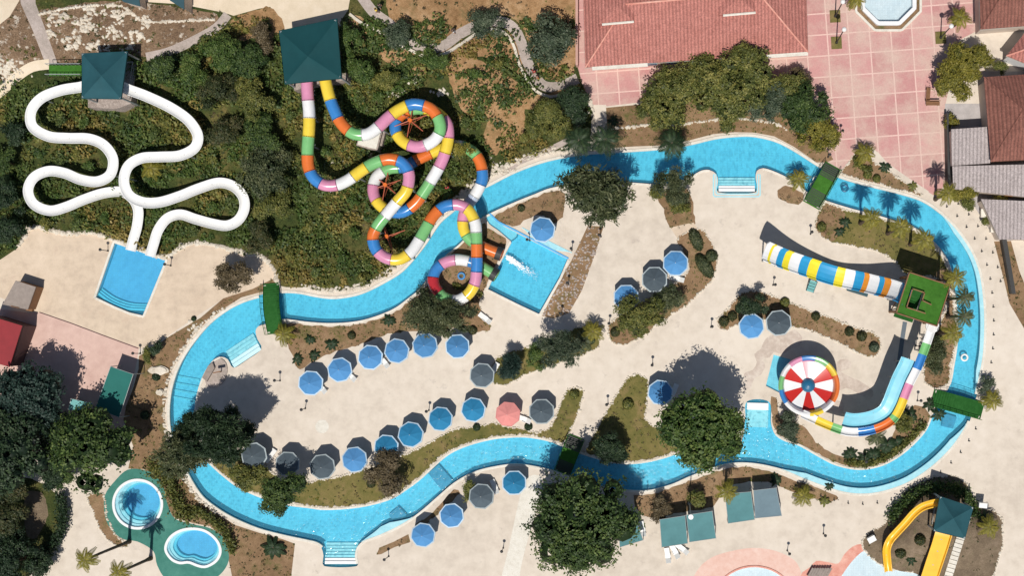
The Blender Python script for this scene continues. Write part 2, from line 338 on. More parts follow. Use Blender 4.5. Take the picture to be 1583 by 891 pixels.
INN = cr([(409,502),(438,494),(476,498),(514,500),(552,497),(582,489),(610,477),(632,461),(650,446),(664,425),(683,401),(711,377),(728,358),(741,340),(764,327),(800,311),(825,301),(851,291),(900,283),(940,281),(984,283),(1017,285),(1045,282),(1068,273),(1084,264),(1097,263),(1107,269),(1110,280),(1110,297),(1168,297),(1168,275),(1170,264),(1179,260),(1191,263),(1212,272),(1234,285),(1249,298),(1276,310),(1314,322),(1360,334),(1385,342),(1413,352),(1438,369),(1456,388),(1469,412),(1476,450),(1481,495),(1480,533),(1475,566),(1469,595),(1446,634),(1434,662),(1423,677),(1405,695),(1385,710),(1360,722),(1327,727),(1292,720),(1264,706),(1236,690),(1212,682),(1198,672),(1192,655),(1189,622),(1155,621),(1152,650),(1142,690),(1100,697),(1053,701),(1027,709),(1002,715),(977,718),(952,717),(926,711),(901,703),(885,697),(868,690),(845,682),(815,677),(790,677),(761,680),(726,689),(698,701),(678,716),(650,742),(627,759),(608,771),(577,781),(541,787),(501,789),(476,786),(440,781),(400,769),(366,753),(345,737),(328,722),(312,705),(304,680),(300,655),(301,632),(306,604),(315,579),(328,559),(341,552),(352,556),(361,569),(380,558),(404,540),(398,525),(395,513),(399,505)], True, 5)
def circ_step(L): return L
W = {}
W['river'] = None
W['landing_pool'] = [(176,374),(180,374),(203,383),(256,402),(222,489),(200,484),(178,475),(146,461)]
W['splash_pool'] = [(790,373),(800,361),(879,402),(867,430),(834,488),(800,472),(752,448),(769,412)]
W['splash_channel'] = cr([(752,335),(762,333),(779,350),(799,360),(799,366),(790,373),(786,370),(771,357),(756,346)], True, 5)
W['kiddie_round'] = ell(213, 780, 36.5, 36.5, 40)
W['kiddie_kidney'] = cr([(256,850),(262,833),(277,822),(297,818),(318,822),(335,836),(341,853),(334,868),(318,877),(305,875),(292,870),(278,871),(265,865)], True, 4)
W['fountain'] = [(1336,-24),(1336,17),(1360,38),(1391,38),(1410,17),(1410,-24),(1391,-45),(1358,-45)]
W['bowl_pool'] = [(1196,549),(1222,556),(1207,609),(1184,597)]
W['play_pool'] = ell(1166, 930, 60, 52, 40)
W['slide_pool'] = cr([(1300,925),(1297,900),(1306,884),(1318,868),(1335,853),(1345,862),(1362,875),(1392,884),(1416,888),(1430,900),(1420,935),(1360,960),(1310,945)], True, 6)
IN_W = lambda x, y: (pip(x, y, OUT) & ~pip(x, y, INN))
def in_water(x, y):
    r = IN_W(x, y)
    for k, L in W.items():
        if L: r |= pip(x, y, L)
    return r

# (object name, material, loop, smooth?, label)
REG = [
 ('hillside','hill',HILL,0,'scrubby green and brown hillside below the slide towers'),
 ('sandy_road','sandy',[(210,-300),(590,-300),(578,-5),(560,0),(541,-2),(538,15),(526,33),(521,60),(442,62),(418,10),(400,13),(361,24),(346,19),(280,6),(215,2)],0,'pale sandy road at the top of the hill behind the towers'),
 ('rocky_slope','rocky',[(60,18),(100,10),(150,2),(215,3),(280,12),(335,22),(328,40),(280,65),(237,88),(190,84),(150,92),(92,97),(75,60)],1,'brown rocky slope strewn with white stones'),
 ('rocky_slope','rocky',[(-100,-60),(20,-60),(35,5),(58,60),(68,92),(50,96),(25,108),(0,130),(-100,160)],1,'sandy rocky ground in the top left corner'),
 ('road','sandy',[(-300,-200),(30,-200),(30,0),(15,25),(-10,45),(-60,60),(-300,80)],0,'pale track crossing the top left corner'),
 ('path','path',[(28,-60),(53,-60),(55,5),(72,50),(89,98),(70,98),(52,50),(32,5)],0,'straight grey paved path coming down beside the rocky slope'),
 ('path','sandy',cr([(76,99),(50,103),(25,119),(0,142),(-60,185)],False,8),'band8','sandy path curving to the left edge below the rocks'),
 ('path','path',cr([(226,88),(260,80),(300,62),(335,42),(352,22)],False,8),'band7','diagonal grey paved path from the first tower up to the road'),
 ('dry_slope','drygrass',[(592,-300),(888,-300),(888,112),(868,122),(845,120),(822,80),(806,40),(775,22),(740,28),(690,58),(663,66),(640,58),(600,22)],1,'tan dry grass slope above the winding path'),
 ('dry_slope','drygrass',[(541,22),(575,35),(612,62),(650,86),(656,118),(630,112),(600,98),(570,66),(545,44)],1,'tan bare earth slope just below the winding path'),
 ('dry_slope','drygrass',[(705,118),(730,112),(742,140),(735,168),(712,160),(700,140)],1,'orange brown bare patch on the hillside'),
 ('dry_slope','drygrass',[(672,78),(700,72),(740,52),(790,50),(806,95),(812,120),(780,100),(740,86),(700,90)],1,'dry earth shoulder on the downhill side of the winding path'),
 ('dry_slope','drygrass',[(770,172),(800,150),(812,175),(805,215),(780,235),(765,215)],1,'dry brown patch near the upper river bend'),
 ('dry_slope','drygrass',[(862,-100),(888,-100),(888,112),(862,128),(850,100),(858,40)],1,'tan strip of dry ground beside the pink building wall'),
 ('path','path',cr([(556,-10),(577,18),(600,35),(620,52),(643,68),(663,76),(686,70),(711,52),(741,38),(774,33),(794,43),(806,66),(813,90),(825,114),(840,132),(863,134),(893,121)],False,6),'band8','stepped stone path winding down the hill to the plaza'),
 ('rock_ledge','path',[(770,266),(800,248),(850,226),(893,205),(893,214),(855,234),(805,254),(778,272)],0,'narrow pale stone ledge above the river bend'),
 ('deck_area','deck_tan',[(30,382),(45,355),(60,353),(100,363),(140,362),(177,373),(258,401),(275,386),(300,377),(340,383),(375,393),(405,399),(425,421),(430,445),(390,456),(345,462),(300,492),(262,518),(240,532),(214,540),(60,484),(0,460),(-300,440),(-300,420),(0,402)],0,'tan concrete deck around the white slide landing pool'),
 ('pink_deck','pinkdeck',[(61,483),(215,538),(212,556),(204,600),(190,660),(150,700),(20,700),(-60,640),(-60,470),(45,484)],0,'pale pink concrete yard beside the red roofed hut'),
 ('plaza','plaza',[(893,-300),(1515,-300),(1515,45),(1482,62),(1460,170),(1461,284),(1448,305),(1400,275),(1370,257),(1352,242),(1345,228),(1328,225),(1320,248),(1300,262),(1278,249),(1255,215),(1200,150),(1010,140),(990,158),(938,164),(915,162),(900,130),(893,103)],0,'pink square paved plaza with pale joint lines'),
 ('path','deck',[(916,162),(937,162),(938,200),(940,231),(912,233),(914,195)],0,'beige steps leading from the plaza down to the river'),
 ('plaza_border','deck',[(1345,226),(1358,236),(1372,252),(1400,272),(1436,296),(1430,305),(1400,290),(1368,266),(1350,250)],0,'pale border band along the plaza edge'),
 ('yard','graycrete',[(1461,160),(1520,160),(1520,110),(1700,110),(1700,372),(1540,372),(1500,310),(1461,284)],0,'grey concrete yard between the sheds on the east side'),
 ('lawn','soil',[(938,165),(990,160),(1000,142),(1200,142),(1262,205),(1288,245),(1278,252),(1262,250),(1228,227),(1198,212),(1166,204),(1136,204),(1103,208),(1065,217),(1017,224),(977,227),(940,228)],0,'dry planted slope between the plaza and the river'),
 ('planting_bed','soil',[(1300,268),(1312,252),(1320,240),(1335,232),(1352,250),(1380,268),(1410,290),(1425,303),(1385,292),(1340,280)],1,'dry brown bed between the plaza corner and the river'),
 ('planting_bed','soil',ell(1222,302,22,13,24,.3),0,'small oval brown bed beside the upper green bridge'),
 ('lawn','grass',[(1266,326),(1276,314),(1314,326),(1360,338),(1385,346),(1413,356),(1434,372),(1452,391),(1464,413),(1471,450),(1476,495),(1475,533),(1470,566),(1464,594),(1443,600),(1428,588),(1430,560),(1440,520),(1450,505),(1462,480),(1468,455),(1462,438),(1440,428),(1400,425),(1380,400),(1345,386),(1304,378),(1276,369),(1261,351)],1,'olive lawn strip with palms on the inside bank of the right bend'),
 ('planting_bed','soil',[(1268,324),(1276,314),(1300,322),(1308,345),(1290,372),(1276,369),(1261,351)],1,'brown end of the palm bed next to the green bridge'),
 ('planting_bed','soil',[(1446,425),(1462,415),(1470,450),(1475,495),(1474,533),(1469,566),(1463,594),(1443,600),(1428,588),(1430,560),(1440,520),(1452,505),(1462,480),(1466,455),(1460,435)],1,'brown soil strip between the turf platform and the river'),
 ('planting_bed','soil',[(765,335),(800,316),(825,306),(851,296),(872,300),(870,335),(855,345),(840,333),(815,338),(798,350),(783,348)],1,'brown bed between the river and the blue channel'),
 ('planting_bed','soil',[(706,383),(735,352),(748,345),(754,352),(770,362),(784,374),(766,411),(749,447),(740,470),(752,490),(757,510),(725,513),(700,507),(650,511),(600,517),(560,532),(510,547),(480,562),(462,572),(450,545),(432,508),(440,500),(476,503),(514,505),(552,502),(582,494),(612,482),(636,464),(653,450),(668,428),(688,404)],1,'brown planted bed under the tube slides beside the river'),
 ('rocky_bed','soil',[(908,350),(934,351),(918,400),(900,450),(880,485),(856,492),(838,490),(866,432),(884,402)],0,'diagonal strip of rough pinkish stone paving by the splash pool'),
 ('planting_bed','soil',[(1018,300),(1062,292),(1074,345),(1058,352),(1036,352),(1026,325)],1,'small brown bed under the pines above the deck'),
 ('steps','deck_tan',[(1036,352),(1072,344),(1080,356),(1048,370)],0,'flight of tan steps between the pine bed and the topiary bed'),
 ('planting_bed','soil',[(1048,369),(1082,354),(1100,375),(1109,405),(1102,430),(1086,450),(1053,478),(1035,489),(1015,503),(1002,515),(985,524),(965,533),(946,530),(940,505),(955,490),(985,470),(1010,457),(1040,440),(1066,418),(1058,395)],1,'long curved brown bed holding trimmed hedges and a tree'),
 ('planting_bed','grass',[(760,590),(764,560),(785,545),(805,540),(835,530),(870,515),(900,505),(921,500),(926,520),(924,537),(905,547),(890,553),(860,563),(830,573),(805,583),(780,596)],1,'green bed with trees in the middle of the deck'),
 ('planting_bed','soil',[(1108,496),(1125,478),(1150,452),(1183,453),(1210,464),(1250,480),(1290,494),(1330,509),(1355,519),(1362,535),(1355,550),(1340,552),(1320,543),(1290,526),(1250,511),(1220,503),(1190,494),(1165,495),(1140,502),(1120,511)],1,'narrow slanting bed with round topiary near the striped bowl'),
 ('lawn','soil',[(1192,612),(1200,615),(1205,640),(1245,662),(1262,684),(1290,702),(1327,710),(1350,700),(1375,680),(1385,660),(1398,640),(1415,628),(1432,632),(1436,650),(1419,674),(1402,691),(1382,706),(1360,718),(1327,723),(1292,716),(1266,702),(1238,687),(1214,679),(1200,668),(1194,650)],1,'brown planted strip curving along the lower right bank'),
 ('lawn','grass',[(972,583),(985,580),(1000,587),(1003,600),(998,648),(1015,662),(1080,670),(1140,670),(1138,686),(1100,693),(1053,697),(1027,705),(1002,711),(977,714),(952,713),(926,707),(905,699),(921,665),(945,625),(962,598)],1,'triangular green lawn between the deck and the lower river'),
 ('lawn','grass',[(878,603),(901,603),(897,625),(887,655),(880,672),(872,686),(845,678),(815,673),(790,673),(761,676),(726,685),(696,697),(675,712),(648,738),(625,755),(606,767),(577,777),(541,783),(501,785),(476,782),(440,777),(400,765),(366,749),(345,733),(330,718),(340,705),(370,700),(400,714),(440,745),(488,744),(514,739),(541,733),(577,722),(620,705),(655,690),(698,666),(735,660),(765,655),(795,662),(830,668),(850,662),(862,640)],1,'olive lawn strip following the inside of the lower river'),
 ('planting_bed','soil',[(433,430),(432,446),(400,453),(374,461),(349,474),(321,495),(298,520),(280,547),(266,575),(258,604),(255,632),(256,660),(262,690),(277,724),(293,753),(310,776),(337,796),(364,811),(398,825),(436,835),(455,842),(450,900),(380,960),(360,900),(353,860),(345,833),(325,815),(297,808),(268,800),(258,777),(253,752),(243,737),(222,726),(197,726),(206,690),(191,650),(196,628),(206,600),(214,570),(214,550),(243,532),(262,520),(310,490),(345,463),(390,447),(420,432)],0,'dry grass bank wrapping the outside of the left river bend'),
 ('planting_bed','soil',[(980,767),(1007,765),(1065,745),(1128,724),(1166,724),(1200,733),(1240,747),(1271,758),(1297,769),(1283,777),(1262,772),(1240,767),(1205,752),(1170,745),(1120,755),(1105,782),(1060,792),(1000,800),(985,788)],1,'brown bed along the outside of the lower river behind the awnings'),
 ('planting_bed','soil',[(582,858),(587,848),(610,838),(632,826),(635,839),(610,848),(588,858)],0,'short brown bed beside the lower river entrance'),
 ('planting_bed','soil',[(642,812),(660,800),(680,782),(702,757),(712,762),(694,780),(672,800),(650,815)],1,'thin brown bed between the lower river and the blue parasols'),
 ('planting_bed','soil',[(1537,374),(1562,373),(1575,420),(1600,480),(1620,540),(1590,520),(1562,470),(1550,430)],0,'brown bed by the eastern fence'),
 ('mound','soil_mound',[(1333,845),(1336,832),(1346,822),(1362,815),(1374,800),(1386,782),(1398,762),(1420,747),(1448,738),(1474,737),(1496,752),(1506,782),(1537,790),(1549,805),(1549,843),(1537,890),(1510,960),(1440,960),(1416,890),(1393,884),(1362,874),(1343,860)],1,'brown soil mound carrying the yellow slides'),
 ('planting_bed','hill',[(-300,760),(40,740),(95,770),(98,800),(80,840),(45,891),(20,960),(-300,960)],1,'dark planted ground in the bottom left corner'),
 ('tree_pit','soil_mound',[(40,765),(64,762),(74,790),(66,815),(52,835),(40,825)],1,'reddish bare patch between the dark trees'),
 ('planting_bed','soil',[(136,767),(160,765),(165,800),(180,828),(200,842),(186,848),(160,828),(145,795)],1,'thin brown strip beside the green kiddie pool surround'),
 ('pool_surround','greencoat',[(197,727),(222,727),(243,737),(253,752),(258,777),(270,802),(298,811),(326,818),(346,833),(354,863),(346,883),(328,897),(290,903),(258,897),(243,875),(237,853),(212,838),(192,835),(172,820),(162,797),(162,767),(177,745)],1,'teal green coated surround of the two kiddie pools'),
 ('dry_slope','drygrass',[(690,84),(740,92),(800,126),(830,146),(890,134),(900,150),(850,166),(806,172),(790,205),(764,240),(748,214),(752,176),(720,176),(700,140)],1,'large dry brown patch between the winding path and the tube slides'),
 ('dry_slope','drygrass',[(361,28),(400,14),(418,11),(440,40),(432,70),(400,58),(372,62),(355,50)],1,'orange brown dry ground beside the second tower'),
 ('worn_route','kerb',[(812,742),(838,740),(826,800),(805,880),(798,960),(762,960),(786,850)],1,'paler worn strip of concrete running to the bottom edge left of the huge round tree'),
 ('damp_patch','wet',[(1186,522),(1200,513),(1216,516),(1228,510),(1240,522),(1236,535),(1222,540),(1210,548),(1196,545),(1190,553),(1180,556),(1183,566),(1176,580),(1166,586),(1160,600),(1148,604),(1140,598),(1152,590),(1150,578),(1164,572),(1170,560),(1166,548),(1176,540),(1180,530)],1,'damp brownish stain on the deck left of the striped bowl'),
 ('damp_patch','wet',[(1294,560),(1312,556),(1316,568),(1300,575),(1312,582),(1330,590),(1350,605),(1345,617),(1325,608),(1308,600),(1296,605),(1292,590)],1,'damp brownish stain on the deck right of the striped bowl'),
 ('damp_patch','wet',[(1290,620),(1305,625),(1300,640),(1285,636)],1,'small damp stain below the striped bowl'),
 ('splash_surround','coral_pale',[(1070,905),(1080,880),(1100,863),(1130,853),(1166,848),(1200,853),(1228,867),(1238,885),(1242,920),(1235,960),(1090,960)],1,'pale coral band around the play pool'),
 ('splash_surround','coral',[(1238,890),(1252,878),(1262,868),(1280,870),(1296,872),(1305,858),(1318,846),(1331,842),(1336,852),(1322,866),(1308,885),(1300,905),(1290,960),(1240,960)],1,'coral red band linking the two paddling pools'),
]
def band(line, w):
    L = np.array(line); T = np.gradient(L, axis=0); T /= np.linalg.norm(T, axis=1)[:, None]
    Nn = np.stack([-T[:, 1], T[:, 0]], 1)*w
    return [tuple(p) for p in L+Nn] + [tuple(p) for p in (L-Nn)[::-1]]
regs = []
for (nm, mt, loop, sm, lab) in REG:
    if isinstance(sm, str): loop = band(loop, float(sm[4:]))
    elif sm == 1: loop = cr(loop, True, 6)
    regs.append([nm, mt, loop, lab])
# slight irregularity of natural borders
for r in regs:
    if r[1] in ('soil', 'grass', 'drygrass', 'rocky', 'hill', 'soil_mound') and r[2] is not HILL:
        r[2] = [(x + .9*math.sin(x*.31+y*.17) + .6*math.sin(y*.53), y + .9*math.sin(y*.29-x*.21) + .6*math.sin(x*.47)) for x, y in r[2]]
def region_height(px, py):
    h = hz(px, py)
    return h
MOUND = [r for r in regs if r[0] == 'mound'][0][2]
_h0 = hz
def hz(px, py):
    px = np.atleast_1d(np.asarray(px, float)); py = np.atleast_1d(np.asarray(py, float))
    h = _h0(px, py); i = pip(px, py, MOUND); d = pdist(px, py, MOUND)*S
    t = np.clip(d/3.5, 0, 1)*np.clip((905-py)/60, 0, 1)
    return h + np.where(i, 1.7*t*t*(3-2*t), 0)

_slow = hz
_GX = np.arange(-200, 1801, 4.0); _GY = np.arange(-200, 1101, 4.0)
_mx, _my = np.meshgrid(_GX, _GY); _HG = _slow(_mx.ravel(), _my.ravel()).reshape(_mx.shape)
def hz(px, py):
    px = np.atleast_1d(np.asarray(px, float)); py = np.atleast_1d(np.asarray(py, float))
    inside = (px > -199) & (px < 1795) & (py > -199) & (py < 1095)
    x = np.clip((px+200)/4, 0, len(_GX)-2.001); y = np.clip((py+200)/4, 0, len(_GY)-2.001)
    i = x.astype(int); j = y.astype(int); u = x-i; v = y-j
    h = (_HG[j, i]*(1-u)+_HG[j, i+1]*u)*(1-v)+(_HG[j+1, i]*(1-u)+_HG[j+1, i+1]*u)*v
    if (~inside).any(): h[~inside] = _slow(px[~inside], py[~inside])
    return h

def build_ground():
    loops = [r[2] for r in regs] + [OUT, INN] + [L for L in W.values() if L]
    V = []; E = []
    def addloop(L):
        o = len(V); n = len(L)
        V.extend(Vector((float(a), float(b))) for a, b in L); E.extend((o+i, o+(i+1) % n) for i in range(n))
    addloop([(-4000,-3500),(5600,-3500),(5600,4400),(-4000,4400)])
    for L in loops: addloop(L)
    # terrain sample points
    gxs, gys = np.meshgrid(np.arange(-120, 960, 15.0), np.arange(-120, 480, 15.0))
    p = np.stack([gxs.ravel(), gys.ravel()], 1) + R.uniform(-2, 2, (gxs.size, 2))
    p = p[(hz(p[:, 0], p[:, 1]) > .02)]
    q = np.stack([a.ravel() for a in np.meshgrid(np.arange(1320, 1570, 9.0), np.arange(730, 910, 9.0))], 1)
    q = q[pip(q[:, 0], q[:, 1], MOUND)]
    c = np.stack([a.ravel() for a in np.meshgrid(np.arange(-3500, 5200, 300.0), np.arange(-3200, 4200, 300.0))], 1)
    c = c[(c[:, 0] < -150) | (c[:, 0] > 1700) | (c[:, 1] < -150) | (c[:, 1] > 1000)]
    for a in (p, q, c): V.extend(Vector(map(float, t)) for t in a)
    vo, eo, fo, _, _, _ = delaunay_2d_cdt(V, E, [], 0, 1e-4)
    v = np.array([tuple(a) for a in vo]); F = np.array([f for f in fo if len(f) == 3])
    cen = v[F].mean(1); z = hz(v[:, 0], v[:, 1])
    own = np.full(len(F), -1)
    for k, r in enumerate(regs): own[pip(cen[:, 0], cen[:, 1], r[2])] = k
    wat = np.full(len(F), -1); keys = list(W)
    wat[IN_W(cen[:, 0], cen[:, 1])] = 0
    for k, n in enumerate(keys):
        if W[n]: wat[pip(cen[:, 0], cen[:, 1], W[n])] = k
    g0 = np.stack([np.array([gx(a) for a in v[:, 0]]), np.array([gy(a) for a in v[:, 1]])], 1)
    f = (H-z)/H; X = CAMX+(g0[:, 0]-CAMX)*f; Y = CAMY+(g0[:, 1]-CAMY)*f
    W3 = np.stack([X, Y, z], 1)
    def sub(sel, zz=None):
        ff = F[sel]; u, inv = np.unique(ff, return_inverse=True); vv = W3[u].copy()
        if zz is not None: vv[:, 2] = zz
        ff = inv.reshape(ff.shape)
        a = vv[ff[:, 0]]; b = vv[ff[:, 1]]; c_ = vv[ff[:, 2]]
        cz = (b[:, 0]-a[:, 0])*(c_[:, 1]-a[:, 1])-(b[:, 1]-a[:, 1])*(c_[:, 0]-a[:, 0])
        ff[cz < 0] = ff[cz < 0][:, ::-1]; return vv, ff
    land = wat < 0
    vv, ff = sub(land & (own < 0))
    o = bpy.data.objects.new('ground', np_mesh('ground', vv, ff, M['deck'])); link(o)
    tag(o, 'pale beige concrete deck spreading between the pools and beds', 'ground', kind='structure')
    for k, r in enumerate(regs):
        s = land & (own == k)
        if not s.any(): continue
        vv, ff = sub(s)
        o = bpy.data.objects.new(r[0], np_mesh(r[0], vv, ff, M[r[1]], smooth=True)); link(o)
        tag(o, r[3], r[0].replace('_', ' '), kind='structure')
    spec = {'river': ('water','poolfloor',-.28,-1.05,'bright blue lazy river winding round the whole park'),
            'landing_pool': ('water_calm','poolfloor2',-.2,-1.0,'blue water of the landing pool under the white slides'),
            'splash_pool': ('water','poolfloor',-.25,-1.1,'blue water of the splash pool at the end of the coloured tubes'),
            'splash_channel': ('water_calm','cyanfloor',-.12,-.3,'shallow light blue channel from the river to the splash pool'),
            'kiddie_round': ('water_calm',None,-.1,0,'water of the round kiddie pool'),
            'kiddie_kidney': ('water_calm',None,-.1,0,'water of the kidney shaped kiddie pool'),
            'fountain': ('water_pale','palefloor',-.1,-.45,'pale water in the octagonal plaza fountain'),
            'bowl_pool': ('water_calm','cyanfloor',-.1,-.35,'light blue pool on the left side of the striped bowl'),
            'play_pool': ('water_pale','palefloor',-.1,-.4,'pale water of the round play pool at the bottom edge'),
            'slide_pool': ('water_pale','palefloor',-.1,-.4,'pale water of the pool below the yellow slides')}
    edges = {}
    for i, t in enumerate(F):
        for a, b in ((t[0], t[1]), (t[1], t[2]), (t[2], t[0])): edges.setdefault((min(a, b), max(a, b)), []).append(i)
    for k, n in enumerate(keys):
        wm, fm, zw, zf, lab = spec[n]; s = wat == k
        if not s.any(): continue
        vv, ff = sub(s, zw); o = bpy.data.objects.new('water', np_mesh('water', vv, ff, M[wm])); link(o)
        tag(o, lab, 'water', kind='structure')
        if fm:
            vv, ff = sub(s, zf); o = bpy.data.objects.new('pool_floor', np_mesh('pool_floor', vv, ff, M[fm])); link(o)
            tag(o, 'floor under the '+lab.replace('water of the ', '').replace('bright ', '')[:70], 'pool floor', kind='structure')
        mb = MB(); depth = zf if fm else -.9
        for e, fs in edges.items():
            ws = [wat[i] for i in fs]
            if k in ws and any(q != k for q in ws):
                a, b = W3[e[0]], W3[e[1]]
                mb.add([(a[0], a[1], a[2]), (b[0], b[1], b[2]), (b[0], b[1], depth), (a[0], a[1], depth)], [(0, 1, 2, 3)])
        if mb.v:
            o = bpy.data.objects.new('pool_wall', np_mesh('pool_wall', mb.v, mb.f, M['poolwall'] if zf < -.6 or not fm else M[fm])); link(o)
            tag(o, 'side walls round the '+lab.replace('water of the ', '').replace('bright ', '')[:66], 'pool wall', kind='structure')
build_ground()

def ribbon(name, line, w, h, mat, label, cat='coping', closed=False, off=0.0, jit=0.0):
    """raised kerb following a plan line; off>0 shifts it to the left of travel (metres)"""
    L = resample(list(line)+([line[0]] if closed else []), 4)
    p = np.array([tuple(G(a, b)) for a, b in L])
    T = np.gradient(p[:, :2], axis=0)
    if closed: t = p[1, :2]-p[-2, :2]; T[0] = T[-1] = t
    T /= np.maximum(np.linalg.norm(T, axis=1)[:, None], 1e-9); Nn = np.stack([-T[:, 1], T[:, 0]], 1)
    j = 1+R.uniform(-jit, jit, (len(p), 1)); n = len(p); tp = np.clip(np.minimum(np.arange(n), np.arange(n)[::-1])/9.0, .12, 1)[:, None] if name == 'rim' else 1.0
    b = p[:, :2]+Nn*(off+w/2*j); a = b-Nn*w*j*tp
    c = .03
    rows = [(a, -.25), (a, h-c), (a+Nn*c, h), (b-Nn*c, h), (b, h-c), (b, -.25)]
    V = np.concatenate([np.c_[q, p[:, 2]+z] for q, z in rows]); F = []
    for r in range(5):
        for i in range(n-1): F.append((r*n+i, r*n+i+1, (r+1)*n+i+1, (r+1)*n+i))
    o = bpy.data.objects.new(name, np_mesh(name, V, F, mat)); link(o)
    tag(o, label, cat, kind='structure'); return o
oi = OUT; 
def part_loop(L, p0, p1):
    A = np.array(L); i = int(np.argmin(np.hypot(A[:, 0]-p0[0], A[:, 1]-p0[1]))); j = int(np.argmin(np.hypot(A[:, 0]-p1[0], A[:, 1]-p1[1])))
    return list(L[i:j+1]) if j > i else list(L[i:])+list(L[:j+1])
ribbon('coping', part_loop(OUT, (433,450), (1509,612)), .34, .07, M['kerb'], 'pale stone coping on the outer bank of the river, upper part', off=-.13)
ribbon('coping', part_loop(OUT, (1499,652), (552,870)), .30, .07, M['kerb'], 'pale coping on the outer bank of the river, lower part', off=-.13)
ribbon('coping', part_loop(OUT, (497,848), (400,457)), .34, .07, M['kerb'], 'pale stone coping on the outer bank of the left river bend', off=-.13)
ribbon('rim', part_loop(OUT, (1456,328), (1509,608)), .5, .05, M['cyanrim'], 'pale blue painted rim outside the right river bend', 'pool rim', off=-.52)
ribbon('rim', part_loop(OUT, (1499,655), (1208,728)), .7, .05, M['cyanrim'], 'pale blue painted rim outside the lower right river bend', 'pool rim', off=-.60)
ribbon('rim', part_loop(OUT, (640,804), (562,840)), .9, .05, M['cyanrim'], 'pale blue painted rim by the lower entrance steps', 'pool rim', off=-.7)
ribbon('coping', part_loop(INN, (409,502), (1097,262)), .26, .07, M['kerb'], 'pale coping on the inner bank along the upper river', off=-.1)
ribbon('coping', part_loop(INN, (1179,260), (1469,595)), .26, .07, M['kerb'], 'pale coping on the inner bank of the right river bend', off=-.1)
ribbon('coping', part_loop(INN, (1446,634), (1198,672)), .26, .07, M['kerb'], 'pale coping on the inner bank near the striped bowl', off=-.1)
ribbon('coping', part_loop(INN, (1142,690), (341,552)), .26, .07, M['kerb'], 'pale coping on the inner bank along the lower river', off=-.1)
ribbon('coping', [(146,461),(176,374),(203,383),(258,402),(222,490),(200,485),(176,475),(147,461)], .3, .07, M['kerb'], 'white coping around the landing pool', off=0.0)
ribbon('coping', [(879,402),(867,430),(834,488),(800,472),(752,448),(769,412),(789,374)], .3, .07, M['kerb'], 'white coping around the splash pool')
ribbon('rim', [(802,362),(879,401)], 1.0, .05, M['cyanrim'], 'pale blue ledge along the top of the splash pool', 'pool rim', off=.45)
def closed_ring(L, w, h, mat, lab): return ribbon('coping', L, w, h, mat, lab, closed=True)
closed_ring(ell(213,780,37.5,37.5,48), .34, .08, M['s_white'], 'white coping ring of the round kiddie pool')
closed_ring(W['kiddie_kidney'], .34, .08, M['s_white'], 'white coping ring of the kidney shaped kiddie pool')
closed_ring(ell(1373,-3,43,43,8,math.pi/8), .5, .45, M['s_white'], 'white rim of the octagonal fountain')
closed_ring(ell(1373,-3,54,54,8,math.pi/8), .3, .2, M['kerb'], 'outer cream kerb of the octagonal fountain')
_f = ell(1373,-3,50.5,50.5,8,math.pi/8)
closed_ring(_f, .62, .10, M['soil'], 'planting ring between the two kerbs of the fountain')
closed_ring(ell(1166,930,62,54,44), .2, .1, M['coral'], 'thin red rim of the round play pool')

# stepped kiddie pool floors
def stepped(name, curves, zs, mats, label):
    mb = MB(); n = len(curves[0])
    for k in range(len(curves)):
        pts = [(gx(a), gy(b)) for a, b in curves[k]]
        if k+1 < len(curves):
            q = [(gx(a), gy(b)) for a, b in curves[k+1]]
            mb.add([(x, y, zs[k]) for x, y in pts]+[(x, y, zs[k]) for x, y in q], [(i, (i+1) % n, n+(i+1) % n, n+i) for i in range(n)], k)
            mb.add([(x, y, zs[k]) for x, y in q]+[(x, y, zs[k+1]) for x, y in q], [(i, (i+1) % n, n+(i+1) % n, n+i) for i in range(n)], k)
        else: mb.add([(x, y, zs[k]) for x, y in pts], [tuple(range(n))], k)
    o = mb.build(name, mats); tag(o, label, 'pool floor', kind='structure')
stepped('pool_floor', [ell(213,780,37,37,48), ell(215,779,32.5,32.5,48), ell(216.5,777,29,29.5,48), ell(218,776,26,26,48)], [-.16,-.3,-.5,-.85], [M['palefloor'], M['steptile'], M['poolwall'], M['poolfloor2']], 'stepped blue floor of the round kiddie pool')
def kid(s, dx, dy):
    L = W['kiddie_kidney']; return [(299+dx+(a-299)*s, 848+dy+(b-848)*s) for a, b in L]
stepped('pool_floor', [kid(1,0,0), kid(.90,1,-1), kid(.82,2,-2), kid(.74,3,-3.5)], [-.16,-.3,-.5,-.85], [M['palefloor'], M['steptile'], M['poolwall'], M['poolfloor2']], 'stepped blue floor of the kidney shaped kiddie pool')

# entrance steps (treads climbing out of the water)
def stairs(a, b, out, n, d, z0, z1, mats, label):
    """a,b: plan ends of the top edge; out: plan vector towards the water, n treads of depth d units"""
    mb = MB(); a = np.array(a, float); b = np.array(b, float); o_ = np.array(out, float); o_ /= np.linalg.norm(o_)
    for k in range(n):
        z = z0 + (z1-z0)*k/max(1, n-1)
        q = [a+o_*d*k, b+o_*d*k, b+o_*d*(k+1), a+o_*d*(k+1)]
        q = [(gx(x), gy(y)) for x, y in q][::-1]
        mb.prism(q, -1.02-.003*k, z, 0 if k < 2 else 1)
    o = mb.build('entrance_steps', mats); tag(o, label, 'steps', kind='structure')
ST = [M['s_white'], M['steptile']]
stairs((1111,296), (1167,296), (0,-1), 5, 4.5, -.04, -.75, ST, 'wide white steps entering the upper river beside the deck')
stairs((502,873), (551,873), (0,-1), 7, 4.5, -.04, -.85, ST, 'pale blue steps at the bottom entrance of the river')
stairs((404,541), (362,569), (-.55,-.83), 5, 6, -.04, -.8, [M['steptile'], M['steptile']], 'broad pale steps into the river by the rocky planter')
